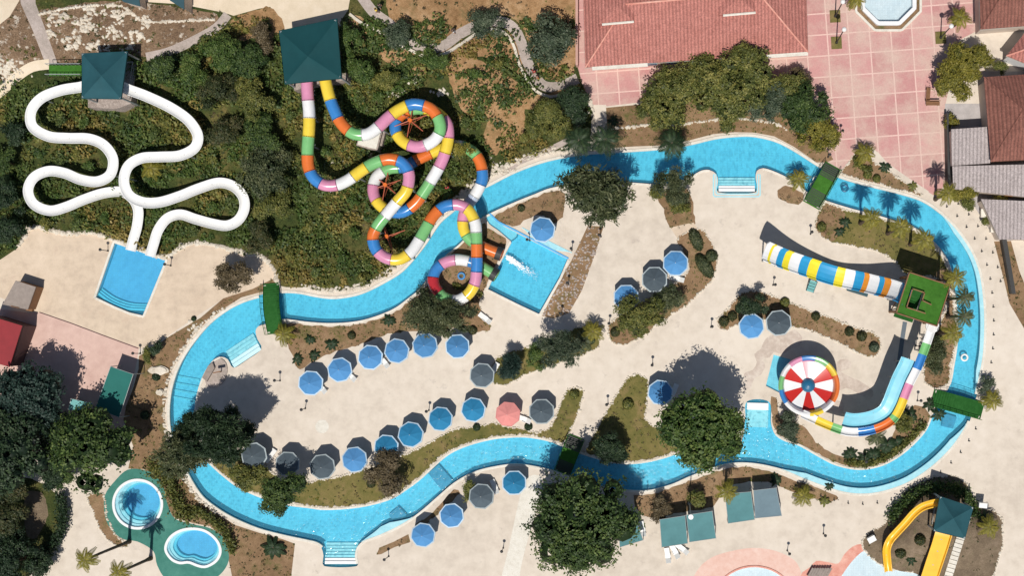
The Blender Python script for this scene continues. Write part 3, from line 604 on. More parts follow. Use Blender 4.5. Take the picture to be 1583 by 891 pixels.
stairs((1155,623), (1188,624), (0,1), 7, 5.5, -.06, -.8, ST, 'pale steps into the river near the large round tree')
closed_ring([(1103,270),(1103,304),(1175,304),(1175,270),(1171,270),(1171,300),(1107,300),(1107,270)], .2, .012, M['cyanrim'], 'pale blue painted band around the upper entrance steps')
for (q, lab) in (([(660,733),(677,720),(698,744),(683,762)], 'dark blue square panel on the lower river floor'), ([(599,798),(614,785),(627,798),(611,812)], 'smaller dark blue panel on the lower river floor'), ([(938,258),(954,256),(956,274),(940,276)], 'dark blue rectangle on the upper river floor by the large pine'), ([(1461,640),(1481,646),(1475,664),(1457,660)], 'dark blue panel on the river floor below the lower right bridge')):  # third entry is a dark blue block laid on the river floor
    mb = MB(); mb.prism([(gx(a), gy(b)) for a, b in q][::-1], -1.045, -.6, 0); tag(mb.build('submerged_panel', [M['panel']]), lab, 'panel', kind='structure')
# long floor ledges of the left bend
for k in range(4):
    y = 580+k*11; mb = MB(); a = (262+ (0 if k else 2), y); b = (304-k*1.2, y+7)
    mb.prism([(gx(p[0]), gy(p[1])) for p in [a, (a[0], a[1]+3.2), (b[0], b[1]+3.2), b]], -1.045, -.9, 0)
    tag(mb.build('river_ledge', [M['poolwall']]), 'low pale ledge across the river floor in the left bend, number %s from the top' % ('one','two','three','four')[k], 'ledge', kind='structure')
mb = MB()
arc = cr([(150,456),(170,470),(195,479),(224,481)], False, 5)
for k in range(3):
    L = [(a+1.2*k, b-3.5*k) for a, b in arc]
    pts = [(gx(a), gy(b)) for a, b in L]; q = [(gx(a+1.2), gy(b-3.5)) for a, b in L]
    for i in range(len(L)-1):
        mb.prism([pts[i], pts[i+1], q[i+1], q[i]], -1.0, -.3-.2*k, 0)
tag(mb.build('entrance_steps', [M['poolfloor']]), 'curved steps along the near end of the landing pool', 'steps', kind='structure')
# white wake where a tube empties
def rocks(name, pts, size, mat, label, jz=.5, cat='edging stones'):
    """many irregular little stones"""
    pts = np.asarray(pts, float); n = len(pts); B = np.array([(-1,-1,-1),(1,-1,-1),(1,1,-1),(-1,1,-1),(-.7,-.7,1),(.7,-.7,1),(.7,.7,1),(-.7,.7,1)])
    z = hz(pts[:, 0], pts[:, 1]); f = (H-z)/H
    C = np.stack([CAMX+((pts[:, 0]-791.5)*S-CAMX)*f, CAMY+((445.5-pts[:, 1])*S-CAMY)*f, z], 1)
    sz = size*R.uniform(.45, 1.25, (n, 1, 1))*np.array([1, .75, .5])*R.uniform(.7, 1.3, (n, 1, 3))
    V = B[None]*sz*R.uniform(.75, 1.2, (n, 8, 3)); a = R.uniform(0, 6.28, n); ca, sa = np.cos(a)[:, None], np.sin(a)[:, None]
    X = V[..., 0]*ca-V[..., 1]*sa; Y = V[..., 0]*sa+V[..., 1]*ca
    V = np.stack([X, Y, V[..., 2]], -1)+C[:, None]+np.array([0, 0, size*.12])
    Q = np.array([(4,5,6,7),(0,1,5,4),(1,2,6,5),(2,3,7,6),(3,0,4,7)])
    F = (Q[None]+(np.arange(n)*8)[:, None, None]).reshape(-1, 4)
    o = bpy.data.objects.new(name, np_mesh(name, V.reshape(-1, 3), F, mat)); link(o); return tag(o, label, cat, kind='stuff')
def along(line, sp, jit=1.0):
    L = resample(line, sp); return L + R.uniform(-jit, jit, L.shape)
byname = {}
for r in regs: byname.setdefault(r[3], r[2])
for lab, tl, sel in (('triangular green lawn between the deck and the lower river','white stones edging the triangular lawn',None),
            ('olive lawn strip following the inside of the lower river','pale stones edging the long lower lawn',None),
            ('narrow slanting bed with round topiary near the striped bowl','stones edging the slanting topiary bed',None),
            ('long curved brown bed holding trimmed hedges and a tree','stones edging the curved hedge bed',None),
            ('green bed with trees in the middle of the deck','stones edging the central tree bed',None),
            ('olive lawn strip with palms on the inside bank of the right bend','stones edging the palm lawn',None),
            ('brown soil mound carrying the yellow slides','stones edging the brown mound',None),
            ('thin brown strip beside the green kiddie pool surround','stones beside the kiddie pool surround',None),
            ('dry brown bed between the plaza corner and the river','stones edging the plaza corner bed',None)):
    L = byname[lab]; pts = along(list(L)+[L[0]], 3.6, .8)
    rocks('edging_stones', pts[~in_water(pts[:, 0], pts[:, 1])], .17, M['rock'], tl)
hb = part_loop(HILL, (430,445), (30,380)); hb = [q for q in hb]
pts = np.concatenate([along(hb, 3.4, 1.1), along([(a, b-2) for a, b in hb], 4.2, 1.2)]); pts = pts[~in_water(pts[:, 0], pts[:, 1])]
rocks('edging_stones', pts, .28, M['rock'], 'pale rubble kerb at the foot of the hill along the tan deck')
hb = [q for q in part_loop(HILL, (912,150), (470,445))]
pts = np.concatenate([along(hb, 3.6, 1.4), along([(a-2, b-4) for a, b in hb], 4.5, 2.0)]); pts = pts[~in_water(pts[:, 0], pts[:, 1])]
rocks('edging_stones', pts, .25, M['rock'], 'pale rubble kerb at the foot of the hill along the upper river')
rl = part_loop(OUT, (552,870), (400,457)); rl = [(a-6*(1 if a < 420 else 0), b) for a, b in part_loop(OUT, (339,792), (349,478))]
pts = along(rl, 4.5, 1.6); rocks('edging_stones', pts[~in_water(pts[:, 0], pts[:, 1])], .25, M['rock'], 'scattered pale rocks along the left river bend')
ledge = [(942,200),(975,196),(1000,193),(1050,192),(1100,186),(1150,184),(1195,190),(1215,200)]
pts = along(cr(ledge, False, 6), 3.5, 1.0); rocks('edging_stones', pts, .22, M['rock'], 'broken line of pale stones across the plaza slope')
for a, b, t in (((62,22),(215,8),'upper'),((130,12),(235,26),'middle')): pass
pts = np.concatenate([along(cr([(62,22),(90,15),(135,9),(190,10),(222,32),(280,32),(332,30)], False, 6), 3.0, .8)])
rocks('wall_stones', pts, .22, M['rock'], 'thin line of white stones crossing the rocky slope')
m_ = R.uniform((75, 12), (232, 78), (650, 2)); nn = np.sin(m_[:, 0]*.13+m_[:, 1]*.09)+np.sin(m_[:, 1]*.21-m_[:, 0]*.05)+R.uniform(-.8, .8, 650)
m_ = m_[(nn > .1) & pip(m_[:, 0], m_[:, 1], byname['brown rocky slope strewn with white stones'])]
rocks('white_rocks', m_, .24, M['rock'], 'white boulders strewn over the rocky slope', cat='rocks')
m_ = R.normal((8, 108), (14, 12), (100, 2)); rocks('white_rocks', m_, .24, M['rock'], 'white boulders in the top left corner by the sandy path', cat='rocks')
m_ = R.uniform((840, 352), (932, 490), (620, 2)); m_ = m_[pip(m_[:, 0], m_[:, 1], byname['diagonal strip of rough pinkish stone paving by the splash pool'])]
rocks('paving_stones', m_, .16, M['path'], 'rough flat stones set in the diagonal strip', cat='paving stones')
m_ = np.concatenate([R.normal((300+ i*2, 505-i*1.5), (6, 5), (8, 2)) for i in range(0, 1)]+[R.normal((880, 178), (14, 8), (90, 2)), R.normal((770, 260), (18, 6), (70, 2))])
m_ = m_[~in_water(m_[:, 0], m_[:, 1])]
rocks('white_rocks', m_, .22, M['rock'], 'loose pale rocks at the hill corner above the river', cat='rocks')
rocks('white_rocks', np.concatenate([R.normal((615, 148), (12, 4), (22, 2)), R.normal((680, 143), (8, 3), (16, 2)), R.normal((575, 250), (4, 6), (14, 2)), R.normal((525, 254), (9, 3), (12, 2)), R.normal((640, 125), (6, 2), (8, 2))]), .22, M['rock'], 'loose pale rocks showing through the scrub around the tubes', cat='rocks')
for (x, y, w, d, l) in ((246,573,1.3,.55,'large flat pale boulder beside the left river bend'), (248,607,.5,.4,'small square pale stone slab beside the left river bend')):
    mb = MB(); n = 14; pl = [(gx(x)+w*math.cos(t*2*math.pi/n)*(1+.12*math.sin(3.1*t)), gy(y)+d*math.sin(t*2*math.pi/n)*(1+.15*math.cos(2.3*t))) for t in range(n)]
    mb.prism(pl, -.05, .22); c_ = (gx(x), gy(y)); mb.prism([(c_[0]+(a-c_[0])*.8, c_[1]+(b-c_[1])*.8) for a, b in pl], .218, .36)
    tag(mb.build('boulder', [M['rock']]), l, 'boulder')

mb = MB(); mb.bar((gx(498), gy(660), -.05), (gx(498), gy(660), .015), .85, .83, 28); tag(mb.build('drain_cover', [M['kerb']]), 'round white cover set in the wide deck between the parasol rows', 'drain cover')
ribbon('drain', [(61,483),(110,500),(160,519),(214,539)], .16, .012, M['darkwall'], 'thin dark drain line between tan deck and pink yard', 'drain')
ribbon('drain', [(879,400),(800,358),(770,343),(757,330)], .22, .10, M['poolfloor2'], 'dark blue edge line above the splash pool channel', 'pool edge')

ribbon('path_kerb', cr([(541,22),(560,36),(585,48),(612,66),(640,80),(662,88),(690,82),(716,66),(742,50),(768,46),(784,54),(795,72),(801,94),(812,118),(828,140),(850,150),(866,147)], False, 6), .35, .3, M['rock'], 'pale stone kerb wall on the downhill side of the winding path', 'kerb wall')
WS1 = [(138,131),(126,135),(96,140),(66,152),(50,172),(52,196),(76,211),(106,214),(139,215),(162,225),(176,246),(172,270),(152,281),(126,278),(101,268),(76,265),(54,275),(45,295),(54,316),(78,326),(102,321),(131,309),(162,299),(190,297),(207,308),(215,326),(213,351),(207,372),(203,388)]
WS2 = [(188,133),(200,139),(227,149),(265,167),(293,187),(307,210),(302,229),(279,241),(248,243),(220,245),(200,257),(193,280),(201,302),(222,313),(248,313),(278,304),(308,292),(339,283),(361,288),(376,303),(379,322),(370,340),(353,349),(333,347),(303,339),(280,332),(260,338),(246,356),(239,377),(233,397)]
# ------------------------------------------------------------------ foliage
PAL = {'fig': [(.020,.046,.012),(.055,.098,.024),(.15,.205,.05)], 'dark': [(.012,.030,.014),(.028,.056,.024),(.07,.11,.045)],
       'olive': [(.06,.08,.02),(.15,.165,.038),(.31,.28,.075)], 'yellow': [(.09,.10,.015),(.22,.20,.03),(.38,.32,.06)],
       'pine': [(.03,.05,.022),(.085,.105,.045),(.20,.21,.10)], 'grey': [(.03,.055,.032),(.075,.105,.06),(.17,.20,.125)],
       'brown': [(.07,.055,.03),(.15,.115,.06),(.26,.20,.12)], 'teal': [(.013,.034,.026),(.03,.062,.048),(.07,.115,.09)],
       'wood': [(.025,.04,.014),(.06,.075,.025),(.14,.115,.045)], 'bright': [(.03,.07,.014),(.08,.135,.028),(.19,.24,.06)],
       'hill1': [(.06,.085,.02),(.18,.185,.042),(.34,.30,.08)], 'hill2': [(.10,.09,.025),(.27,.21,.055),(.45,.34,.11)], 'hill3': [(.036,.066,.017),(.10,.14,.035),(.22,.25,.07)]}
def leaf_quads(C, D, Nrm, L, Wd):
    """C centres, D long direction, Nrm normal, L length, Wd width"""
    B = np.cross(D, Nrm); B /= np.maximum(np.linalg.norm(B, axis=1)[:, None], 1e-6)
    L = L[:, None]; Wd = Wd[:, None]
    V = np.stack([C-D*L/2, C+B*Wd/2-D*L*.05, C+D*L/2, C-B*Wd/2-D*L*.05], 1)
    F = np.arange(len(C)*4).reshape(-1, 4); return V.reshape(-1, 3), F
def unit(a): return a/np.maximum(np.linalg.norm(a, axis=1)[:, None], 1e-6)
def crown_mesh(name, Rr, hgt, n, pal, lobes=16, size=.32, asp=.6, spiky=0.0, seed=0, sx=1.0, sy=1.0, flat=.0, core=.74):
    rs = np.random.RandomState(seed+5); c0, c1, c2 = [np.array(c) for c in PAL[pal]]
    # lobe centres on a squashed dome with an uneven outline
    k = lobes; th = rs.uniform(0, 2*np.pi, k); ph = np.sqrt(rs.uniform(0, 1, k)); ph[:3] *= .3
    lr = Rr*rs.uniform(.26, .42, k); rad = ph*(Rr-lr*.62)*rs.uniform(.9, 1.12, k)
    LC = np.stack([rad*np.cos(th), rad*np.sin(th), hgt*(np.sqrt(np.clip(1-(rad/Rr)**2, .04, 1))-.45)*rs.uniform(.75, 1.1, k)], 1)
    # leaves gather in sprays: each spray has its own place, depth and tone
    ncl = max(40, n//8); w = lr**2; li = rs.choice(k, ncl, p=w/w.sum()); cu = unit(rs.normal(size=(ncl, 3))); cu[:, 2] = np.where(cu[:, 2] < -.2, -cu[:, 2], cu[:, 2])
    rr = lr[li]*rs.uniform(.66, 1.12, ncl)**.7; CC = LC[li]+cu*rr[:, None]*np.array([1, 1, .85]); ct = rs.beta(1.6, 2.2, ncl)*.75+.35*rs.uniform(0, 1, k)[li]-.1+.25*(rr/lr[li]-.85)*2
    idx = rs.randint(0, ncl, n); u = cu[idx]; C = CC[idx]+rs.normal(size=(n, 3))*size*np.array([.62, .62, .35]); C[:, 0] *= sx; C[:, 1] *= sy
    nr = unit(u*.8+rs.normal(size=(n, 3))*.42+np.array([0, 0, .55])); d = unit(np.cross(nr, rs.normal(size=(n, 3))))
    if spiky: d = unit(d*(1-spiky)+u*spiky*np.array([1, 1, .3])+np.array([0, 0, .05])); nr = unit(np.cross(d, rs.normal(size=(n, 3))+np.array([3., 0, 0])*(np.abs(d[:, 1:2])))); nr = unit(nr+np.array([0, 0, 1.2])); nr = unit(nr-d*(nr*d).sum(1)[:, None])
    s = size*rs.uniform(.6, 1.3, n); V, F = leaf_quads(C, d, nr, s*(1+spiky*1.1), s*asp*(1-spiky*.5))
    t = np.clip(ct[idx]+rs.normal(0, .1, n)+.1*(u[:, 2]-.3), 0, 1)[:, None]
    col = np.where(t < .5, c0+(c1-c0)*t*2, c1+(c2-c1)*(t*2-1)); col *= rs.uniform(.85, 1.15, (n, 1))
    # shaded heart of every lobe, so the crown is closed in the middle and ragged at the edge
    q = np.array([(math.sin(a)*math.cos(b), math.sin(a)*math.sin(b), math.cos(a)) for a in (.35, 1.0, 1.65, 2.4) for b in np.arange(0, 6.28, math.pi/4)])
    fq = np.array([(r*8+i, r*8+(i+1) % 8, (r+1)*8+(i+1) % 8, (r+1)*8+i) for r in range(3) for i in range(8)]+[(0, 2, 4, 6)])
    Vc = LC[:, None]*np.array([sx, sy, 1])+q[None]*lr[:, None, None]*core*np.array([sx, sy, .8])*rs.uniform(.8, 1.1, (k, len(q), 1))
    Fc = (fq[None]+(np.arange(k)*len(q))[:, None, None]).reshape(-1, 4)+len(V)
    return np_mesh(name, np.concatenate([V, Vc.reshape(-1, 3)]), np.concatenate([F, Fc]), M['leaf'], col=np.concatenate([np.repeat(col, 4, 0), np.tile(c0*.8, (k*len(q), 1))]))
def trunk_mesh(h, r, spread, seed, mat='bark', lean=0):
    rs = random.Random(seed); mb = MB(); z1 = h*.55; a = (0, 0, -.3); ln = (lean*h*.2, 0)
    mb.bar(a, (ln[0]*.5, 0, z1), r*1.25, r*.85, 9)
    mb.bar((0, 0, -.3), (0, 0, .25), r*1.7, r*1.2, 9)
    for i in range(6):
        t = i*1.05+rs.uniform(-.3, .3); q = rs.uniform(.5, .85)*spread
        e = (ln[0]+math.cos(t)*q, math.sin(t)*q, h*rs.uniform(.75, 1.0)); m = (ln[0]*.5+math.cos(t)*q*.45, math.sin(t)*q*.45, z1+(e[2]-z1)*.6)
        mb.bar((ln[0]*.5, 0, z1*.93), m, r*.6, r*.38, 6); mb.bar(m, e, r*.38, r*.12, 6)
    return mb
tree_no = [0]
def tree(px, py, rpx, kind, label, hf=1.45, n=None, size=None, sx=1.0, sy=1.0, group=None, spiky=0.0, cat='tree', name='tree', lobes=16, flat=.75):
    """crown centre seen at px,py; crown radius in survey units"""
    tree_no[0] += 1; sd = tree_no[0]
    Rm = rpx*S*1.04; g = hz1(px, py); zc = g+Rm*hf*.62; c = P(px, py, zc)
    o = empty(name, (c.x, c.y, g), label, cat, group, rz=0)
    sz = size or max(.20, min(.40, Rm*.075)); area = Rm*Rm*6.0
    n = n or int(min(15000, max(400, area/(sz*sz*.6)*3.6)))
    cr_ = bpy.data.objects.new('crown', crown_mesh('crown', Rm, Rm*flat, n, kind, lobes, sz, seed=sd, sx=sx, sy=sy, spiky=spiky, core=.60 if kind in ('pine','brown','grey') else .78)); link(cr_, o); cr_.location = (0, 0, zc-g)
    t = trunk_mesh(zc-g+Rm*.15, max(.07, Rm*.055), Rm*.6*min(sx, sy), sd).build('trunk', [M['bark']], o)
    return o
TREES = [
 (905,800,76,'fig','huge round dark green tree overhanging the bottom bank',dict(sx=1.02,sy=1.06,lobes=34,size=.36)),
 (1089,662,62,'bright','large round green tree beside the lower entrance steps',dict(sx=1.0,sy=1.03,lobes=30,hf=2.3,size=.34)),
 (150,697,62,'fig','large dark green tree next to the bottle green canopy',dict(sy=1.05,lobes=26,size=.40,hf=1.4)),
 (48,618,54,'teal','large blue dark tree in front of the red roofed hut',dict(lobes=28,size=.34,hf=1.4)),
 (20,700,60,'dark','large dark tree on the left edge below the red hut',dict(lobes=26,hf=1.7)),
 (85,668,34,'dark','dark tree squeezed between two larger trees near the turquoise canopy',dict(lobes=18,hf=1.3)),
 (325,648,32,'dark','spiky dark conifer standing over the left river bend, uppermost of the clump',dict(spiky=.5,lobes=12,hf=3.4)),
 (368,662,30,'dark','spiky dark conifer between the river and the shaded parasol',dict(spiky=.5,lobes=12,hf=3.2)),
 (22,755,30,'wood','dark mixed tree above left of the reddish bare patch',dict(lobes=12)),
 (16,838,28,'dark','dark tree on the left edge below the brownish one',dict(lobes=12)),
 (98,742,20,'fig','green tree at the top of the bottom left path',dict(lobes=9)),
 (10,798,34,'wood','brownish dark tree on the left edge beside the reddish bare patch',dict(lobes=20)),
 (62,866,24,'dark','low dark tree on the inside of the bottom left path',dict(lobes=12)),
 (20,870,40,'dark','dark tree in the bottom left corner',dict(lobes=16)),
 (88,732,26,'dark','dark tree above the reddish bare patch',dict(lobes=12)),
 (285,705,42,'pine','spiky dark conifer over the left river bend, left one of the clump',dict(sy=.75,spiky=.6,lobes=18,hf=2.8)),
 (345,682,46,'dark','spiky dark conifer over the left river bend, right one of the clump',dict(sy=.75,spiky=.6,lobes=20,hf=3.2)),
 (300,672,30,'dark','small dark conifer between river and the grey parasols',dict(spiky=.5,lobes=12,hf=3.4)),
 (385,740,30,'olive','dry olive bush tree under the darkest grey parasol',dict(sx=1.15,sy=.7,lobes=12,hf=1.2)),
 (443,765,36,'fig','dark glossy tree hanging over the lower left river',dict(lobes=18,hf=2.2)),
 (600,730,32,'brown','thin brown leafless looking tree on the long lower lawn',dict(lobes=14,hf=1.4,sx=1.1)),
 (940,690,34,'dark','dark tree on the triangular lawn beside the lower bridge',dict(sy=.78,lobes=14)),
 (918,303,56,'pine','large spreading pine beside the upper river',dict(spiky=.55,sy=.78,lobes=30,hf=2.0,size=.42)),
 (1042,284,28,'pine','smaller pine above the tan steps',dict(spiky=.5,sy=1.0,lobes=14,hf=2.2)),
 (1046,322,17,'olive','low olive tree at the foot of the smaller pine',dict(lobes=8,spiky=.3)),
 (1010,300,16,'olive','small olive shrub tree between the two pines',dict(lobes=8,spiky=.3)),
 (990,486,36,'olive','round olive tree over the curved hedge bed',dict(lobes=16,sy=.9)),
 (1032,464,24,'pine','grey green tree beside the dark parasol in the hedge bed',dict(lobes=10)),
 (866,540,32,'grey','grey spiky tree in the central bed, left of the young palms',dict(spiky=.5,lobes=14,hf=2.2)),
 (828,553,19,'bright','low green tree at the left of the central bed',dict(lobes=8)),
 (789,566,26,'teal','blue green star shaped palm like tree at the end of the central bed',dict(spiky=.75,lobes=10)),
 (660,480,34,'pine','sparse grey pine left of the last tube loop',dict(spiky=.55,lobes=16,hf=1.6)),
 (700,492,36,'pine','sparse grey pine just below the last tube loop',dict(spiky=.55,lobes=16,hf=1.5,sy=.75)),
 (1165,470,21,'dark','dark tree beside the bright blue parasol in the slanting bed',dict(lobes=10,hf=2.4)),
 (1222,662,24,'grey','grey green shrub tree below the striped bowl',dict(lobes=10)),
 (1045,150,44,'olive','wide olive tree in front of the pink building, left of the row',dict(lobes=20)),
 (1080,112,40,'olive','olive tree in the row by the pink building, second from the left',dict(lobes=18)),
 (1016,168,30,'olive','low olive tree at the left end of the row by the pink building',dict(lobes=12)),
 (1132,172,32,'olive','low olive tree in front of the middle of the row',dict(lobes=14)),
 (1212,138,34,'olive','olive tree filling the gap before the plaza edge',dict(lobes=14)),
 (1110,138,50,'olive','wide olive tree in front of the pink building, middle of the row',dict(lobes=24,sy=.95)),
 (1160,120,44,'olive','tall olive tree touching the pink roof',dict(lobes=20,hf=2.2)),
 (1190,160,36,'grey','grey green tree between the olive trees and the plaza',dict(lobes=16)),
 (1240,165,38,'fig','dark green tree at the plaza edge',dict(lobes=18)),
 (1262,205,34,'yellow','yellow green tree at the plaza edge above the bridge',dict(lobes=16,hf=1.2)),
 (1235,120,20,'brown','purple brown bushy tree beside the salmon roof corner',dict(lobes=9)),
 (1497,92,34,'yellow','bright yellow green tree on the east side of the plaza, upper one',dict(lobes=16)),
 (1474,127,34,'yellow','bright yellow green tree on the east side of the plaza, lower one',dict(lobes=16)),
 (1545,104,13,'olive','small clipped tree between the brown roofs',dict(lobes=7)),
 (848,66,38,'grey','round grey green tree beside the pink building wall',dict(lobes=18,size=.3)),
 (886,165,30,'dark','dark tree beside the plaza steps, upper one',dict(lobes=14)),
 (850,178,34,'olive','olive tree on the hill corner above the river',dict(lobes=16)),
 (828,205,24,'olive','small olive tree on the hill corner nearest the river',dict(lobes=10)),
 (620,60,24,'grey','grey tree beside the winding path near the hilltop',dict(lobes=12)),
 (752,38,24,'grey','grey tree over the top bend of the winding path',dict(lobes=12,sx=1.3)),
 (672,95,21,'bright','round green tree below the dip of the winding path',dict(lobes=10)),
 (1473,190,13,'yellow','small yellow green plant in the corner of the grey yard',dict(lobes=7)),
 (1495,300,24,'yellow','low yellow green shrub beside the grey yard',dict(lobes=10,sy=.8)),
 (1500,318,16,'olive','low olive shrub beside the grey yard',dict(lobes=8)),
 (1522,345,10,'olive','small shrub next to the white gate blocks',dict(lobes=6)),
 (1448,550,24,'pine','spiky grey green tree between the coloured flume and the river',dict(spiky=.5,lobes=11,sy=1.3)),
 (1392,655,22,'olive','leafy shrub tree at the end of the brown curved bed',dict(spiky=.4,lobes=9)),
 (1524,597,13,'grey','grey shrub beside the right end of the lower right bridge',dict(lobes=6)),
 (1020,792,20,'brown','brown leafed tree left of the green awnings',dict(lobes=9,sy=1.2)),
 (1078,774,17,'olive','small olive tree behind the green awnings',dict(lobes=8)),
 (725,758,15,'olive','small tree between the grey parasol and the river',dict(lobes=7,sy=1.2)),
 (367,428,32,'brown','sparse brown shrub tree by the first green bridge',dict(lobes=12,sy=.8)),
 (245,540,13,'dark','dark shrub at the corner of the pink yard, upper one',dict(lobes=6)),
 (228,552,12,'olive','thin shrub at the corner of the pink yard, lower one',dict(lobes=6)),
 (20,350,26,'dark','dark tree at the foot of the hill on the left edge',dict(lobes=14)),
 (2,300,24,'dark','dark tree on the left edge beside the white slide loop',dict(lobes=14)),
 (8,250,24,'fig','green tree on the left edge above the white slide loop',dict(lobes=10)),
 (22,205,20,'dark','small dark tree left of the first white slide bend',dict(lobes=9)),
 (345,78,30,'bright','bushy green tree near the top of the hill between the towers',dict(lobes=14)),
 (300,110,24,'bright','small green tree right of the first tower',dict(lobes=10)),
 (250,105,22,'fig','small green tree touching the first tower roof',dict(lobes=10)),
 (385,95,30,'fig','dark green tree left of the second tower roof',dict(lobes=14)),
 (410,60,22,'brown','brownish tree beside the hilltop road',dict(lobes=10)),
 (340,145,30,'wood','mixed green tree on the hill between the two towers',dict(lobes=14)),
 (395,150,32,'olive','olive tree below the second tower',dict(lobes=14)),
 (410,205,30,'fig','green tree left of the first tube bend',dict(lobes=14)),
 (350,205,28,'wood','dark mixed tree right of the white slide top bend',dict(lobes=12)),
 (414,264,38,'pine','large grey green tree just touching the right bend of the white slide',dict(lobes=24,hf=1.7,sy=1.1)),
 (425,320,30,'olive','olive tree right of the white slides',dict(lobes=12)),
 (405,370,26,'wood','dark tree near the foot of the hill by the bridge',dict(lobes=10)),
 (540,60,22,'bright','green tree touching the second tower roof corner',dict(lobes=10)),
 (555,105,26,'bright','green bushy tree right of the second tower',dict(lobes=12)),
 (600,120,20,'olive','small olive tree above the first tube loop',dict(lobes=8)),
 (715,232,17,'yellow','yellow green tree covering the tube behind the first loop',dict(lobes=9,hf=3.6)),
]
for (x, y, r, k, lab, kw) in TREES: tree(x, y, r, k, lab, **kw)
for i, (x, y) in enumerate([(95,180),(130,190),(120,240),(95,250),(140,255),(70,345),(120,345),(165,335),(260,190),(240,210),(285,270),(330,245),(300,360),(330,320),(450,395),(490,420),(530,400),(560,430),(520,340),(550,360),(480,350),(455,300),(545,310),(455,240),(450,180),(505,235),(520,265),(560,155),(590,150),(540,130),(700,270),(690,300),(660,320),(720,190),(735,115),(770,100)]):
    k = ('hill3','bright','hill1')[i % 3]
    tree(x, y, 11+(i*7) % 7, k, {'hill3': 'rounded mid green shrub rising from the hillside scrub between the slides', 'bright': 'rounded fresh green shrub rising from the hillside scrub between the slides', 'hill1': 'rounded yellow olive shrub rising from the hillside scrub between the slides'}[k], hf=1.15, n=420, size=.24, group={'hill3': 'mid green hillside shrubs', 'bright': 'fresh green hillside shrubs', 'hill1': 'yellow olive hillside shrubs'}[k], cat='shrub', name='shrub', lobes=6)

# palms -----------------------------------------------------------
def palm_crown(name, L, n, pal, seed, leafl=.55):
    rs = np.random.RandomState(seed); c0, c1, c2 = [np.array(c) for c in PAL[pal]]; Cs=[];Ds=[];Ns=[];Ls=[];Ws=[];K=[]
    for i in range(n):
        a = i*2.399+rs.uniform(-.2, .2); el = rs.uniform(-.2, 1.0); l = L*rs.uniform(.8, 1.1)
        h = np.array([math.cos(a), math.sin(a), 0]); m = 13
        for j in range(m):
            t = (j+1)/m; p = h*l*t*(math.cos(el*.7))+np.array([0, 0, l*(math.sin(el)*.7*t-.6*t*t)])
            tg = h*math.cos(el*.7)+np.array([0, 0, math.sin(el)*.7-1.5*t]); tg /= np.linalg.norm(tg)
            sd = np.cross(tg, [0, 0, 1.]); sd /= np.linalg.norm(sd); ll = leafl*(.55+.9*math.sin(math.pi*min(1, t*.85+.12)))
            for s_ in (-1, 1):
                d = sd*s_*.85+tg*.6+np.array([0, 0, -.25]); d /= np.linalg.norm(d)
                Cs.append(p+d*ll*.5); Ds.append(d); Ns.append(np.cross(d, tg)+np.array([0, 0, .01])); Ls.append(ll); Ws.append(.12)
                q = rs.uniform(0, 1)*.6+.4*(el+.2)/1.2; K.append(c0+(c1-c0)*q*2 if q < .5 else c1+(c2-c1)*(q*2-1))
            Cs.append(p); Ds.append(tg); Ns.append(np.array([0, 0, 1.])+sd*.01); Ls.append(l/m*1.2); Ws.append(.07); K.append(c1)
    V, F = leaf_quads(np.array(Cs), unit(np.array(Ds)), unit(np.array(Ns)), np.array(Ls), np.array(Ws))
    return np_mesh(name, V, F, M['leaf'], col=np.repeat(np.array(K), 4, 0))
PC = [palm_crown('crown', 1.5, 12, 'olive', 3, .34), palm_crown('crown', 1.5, 13, 'yellow', 4, .34), palm_crown('crown', 1.5, 12, 'pine', 5, .34), palm_crown('crown', .95, 11, 'dark', 6, .15), palm_crown('crown', .95, 11, 'olive', 8, .15), palm_crown('crown', 2.1, 22, 'dark', 12, .5)]
def palm(bx, by, h, kind, label, group='palms', cat='palm tree', sc=1.0, name='palm_tree'):
    b = G(bx, by); o = empty(name, b, label, cat, group, rz=random.uniform(0, 6)); mb = MB(); k = 7; bend = random.uniform(-.15, .15)
    for i in range(k):
        a, c = i/k, (i+1)/k
        mb.bar((bend*a*a*h*.2, 0, a*h-(.2 if i == 0 else 0)), (bend*c*c*h*.2, 0, c*h), .20-.07*a+(.12 if i == 0 else 0), .21-.07*c, 9)
    mb.build('trunk', [M['palmbark']], o)
    c_ = bpy.data.objects.new('crown', PC[kind]); link(c_, o); c_.location = (bend*h*.2, 0, h); c_.scale = (sc,)*3
    return o
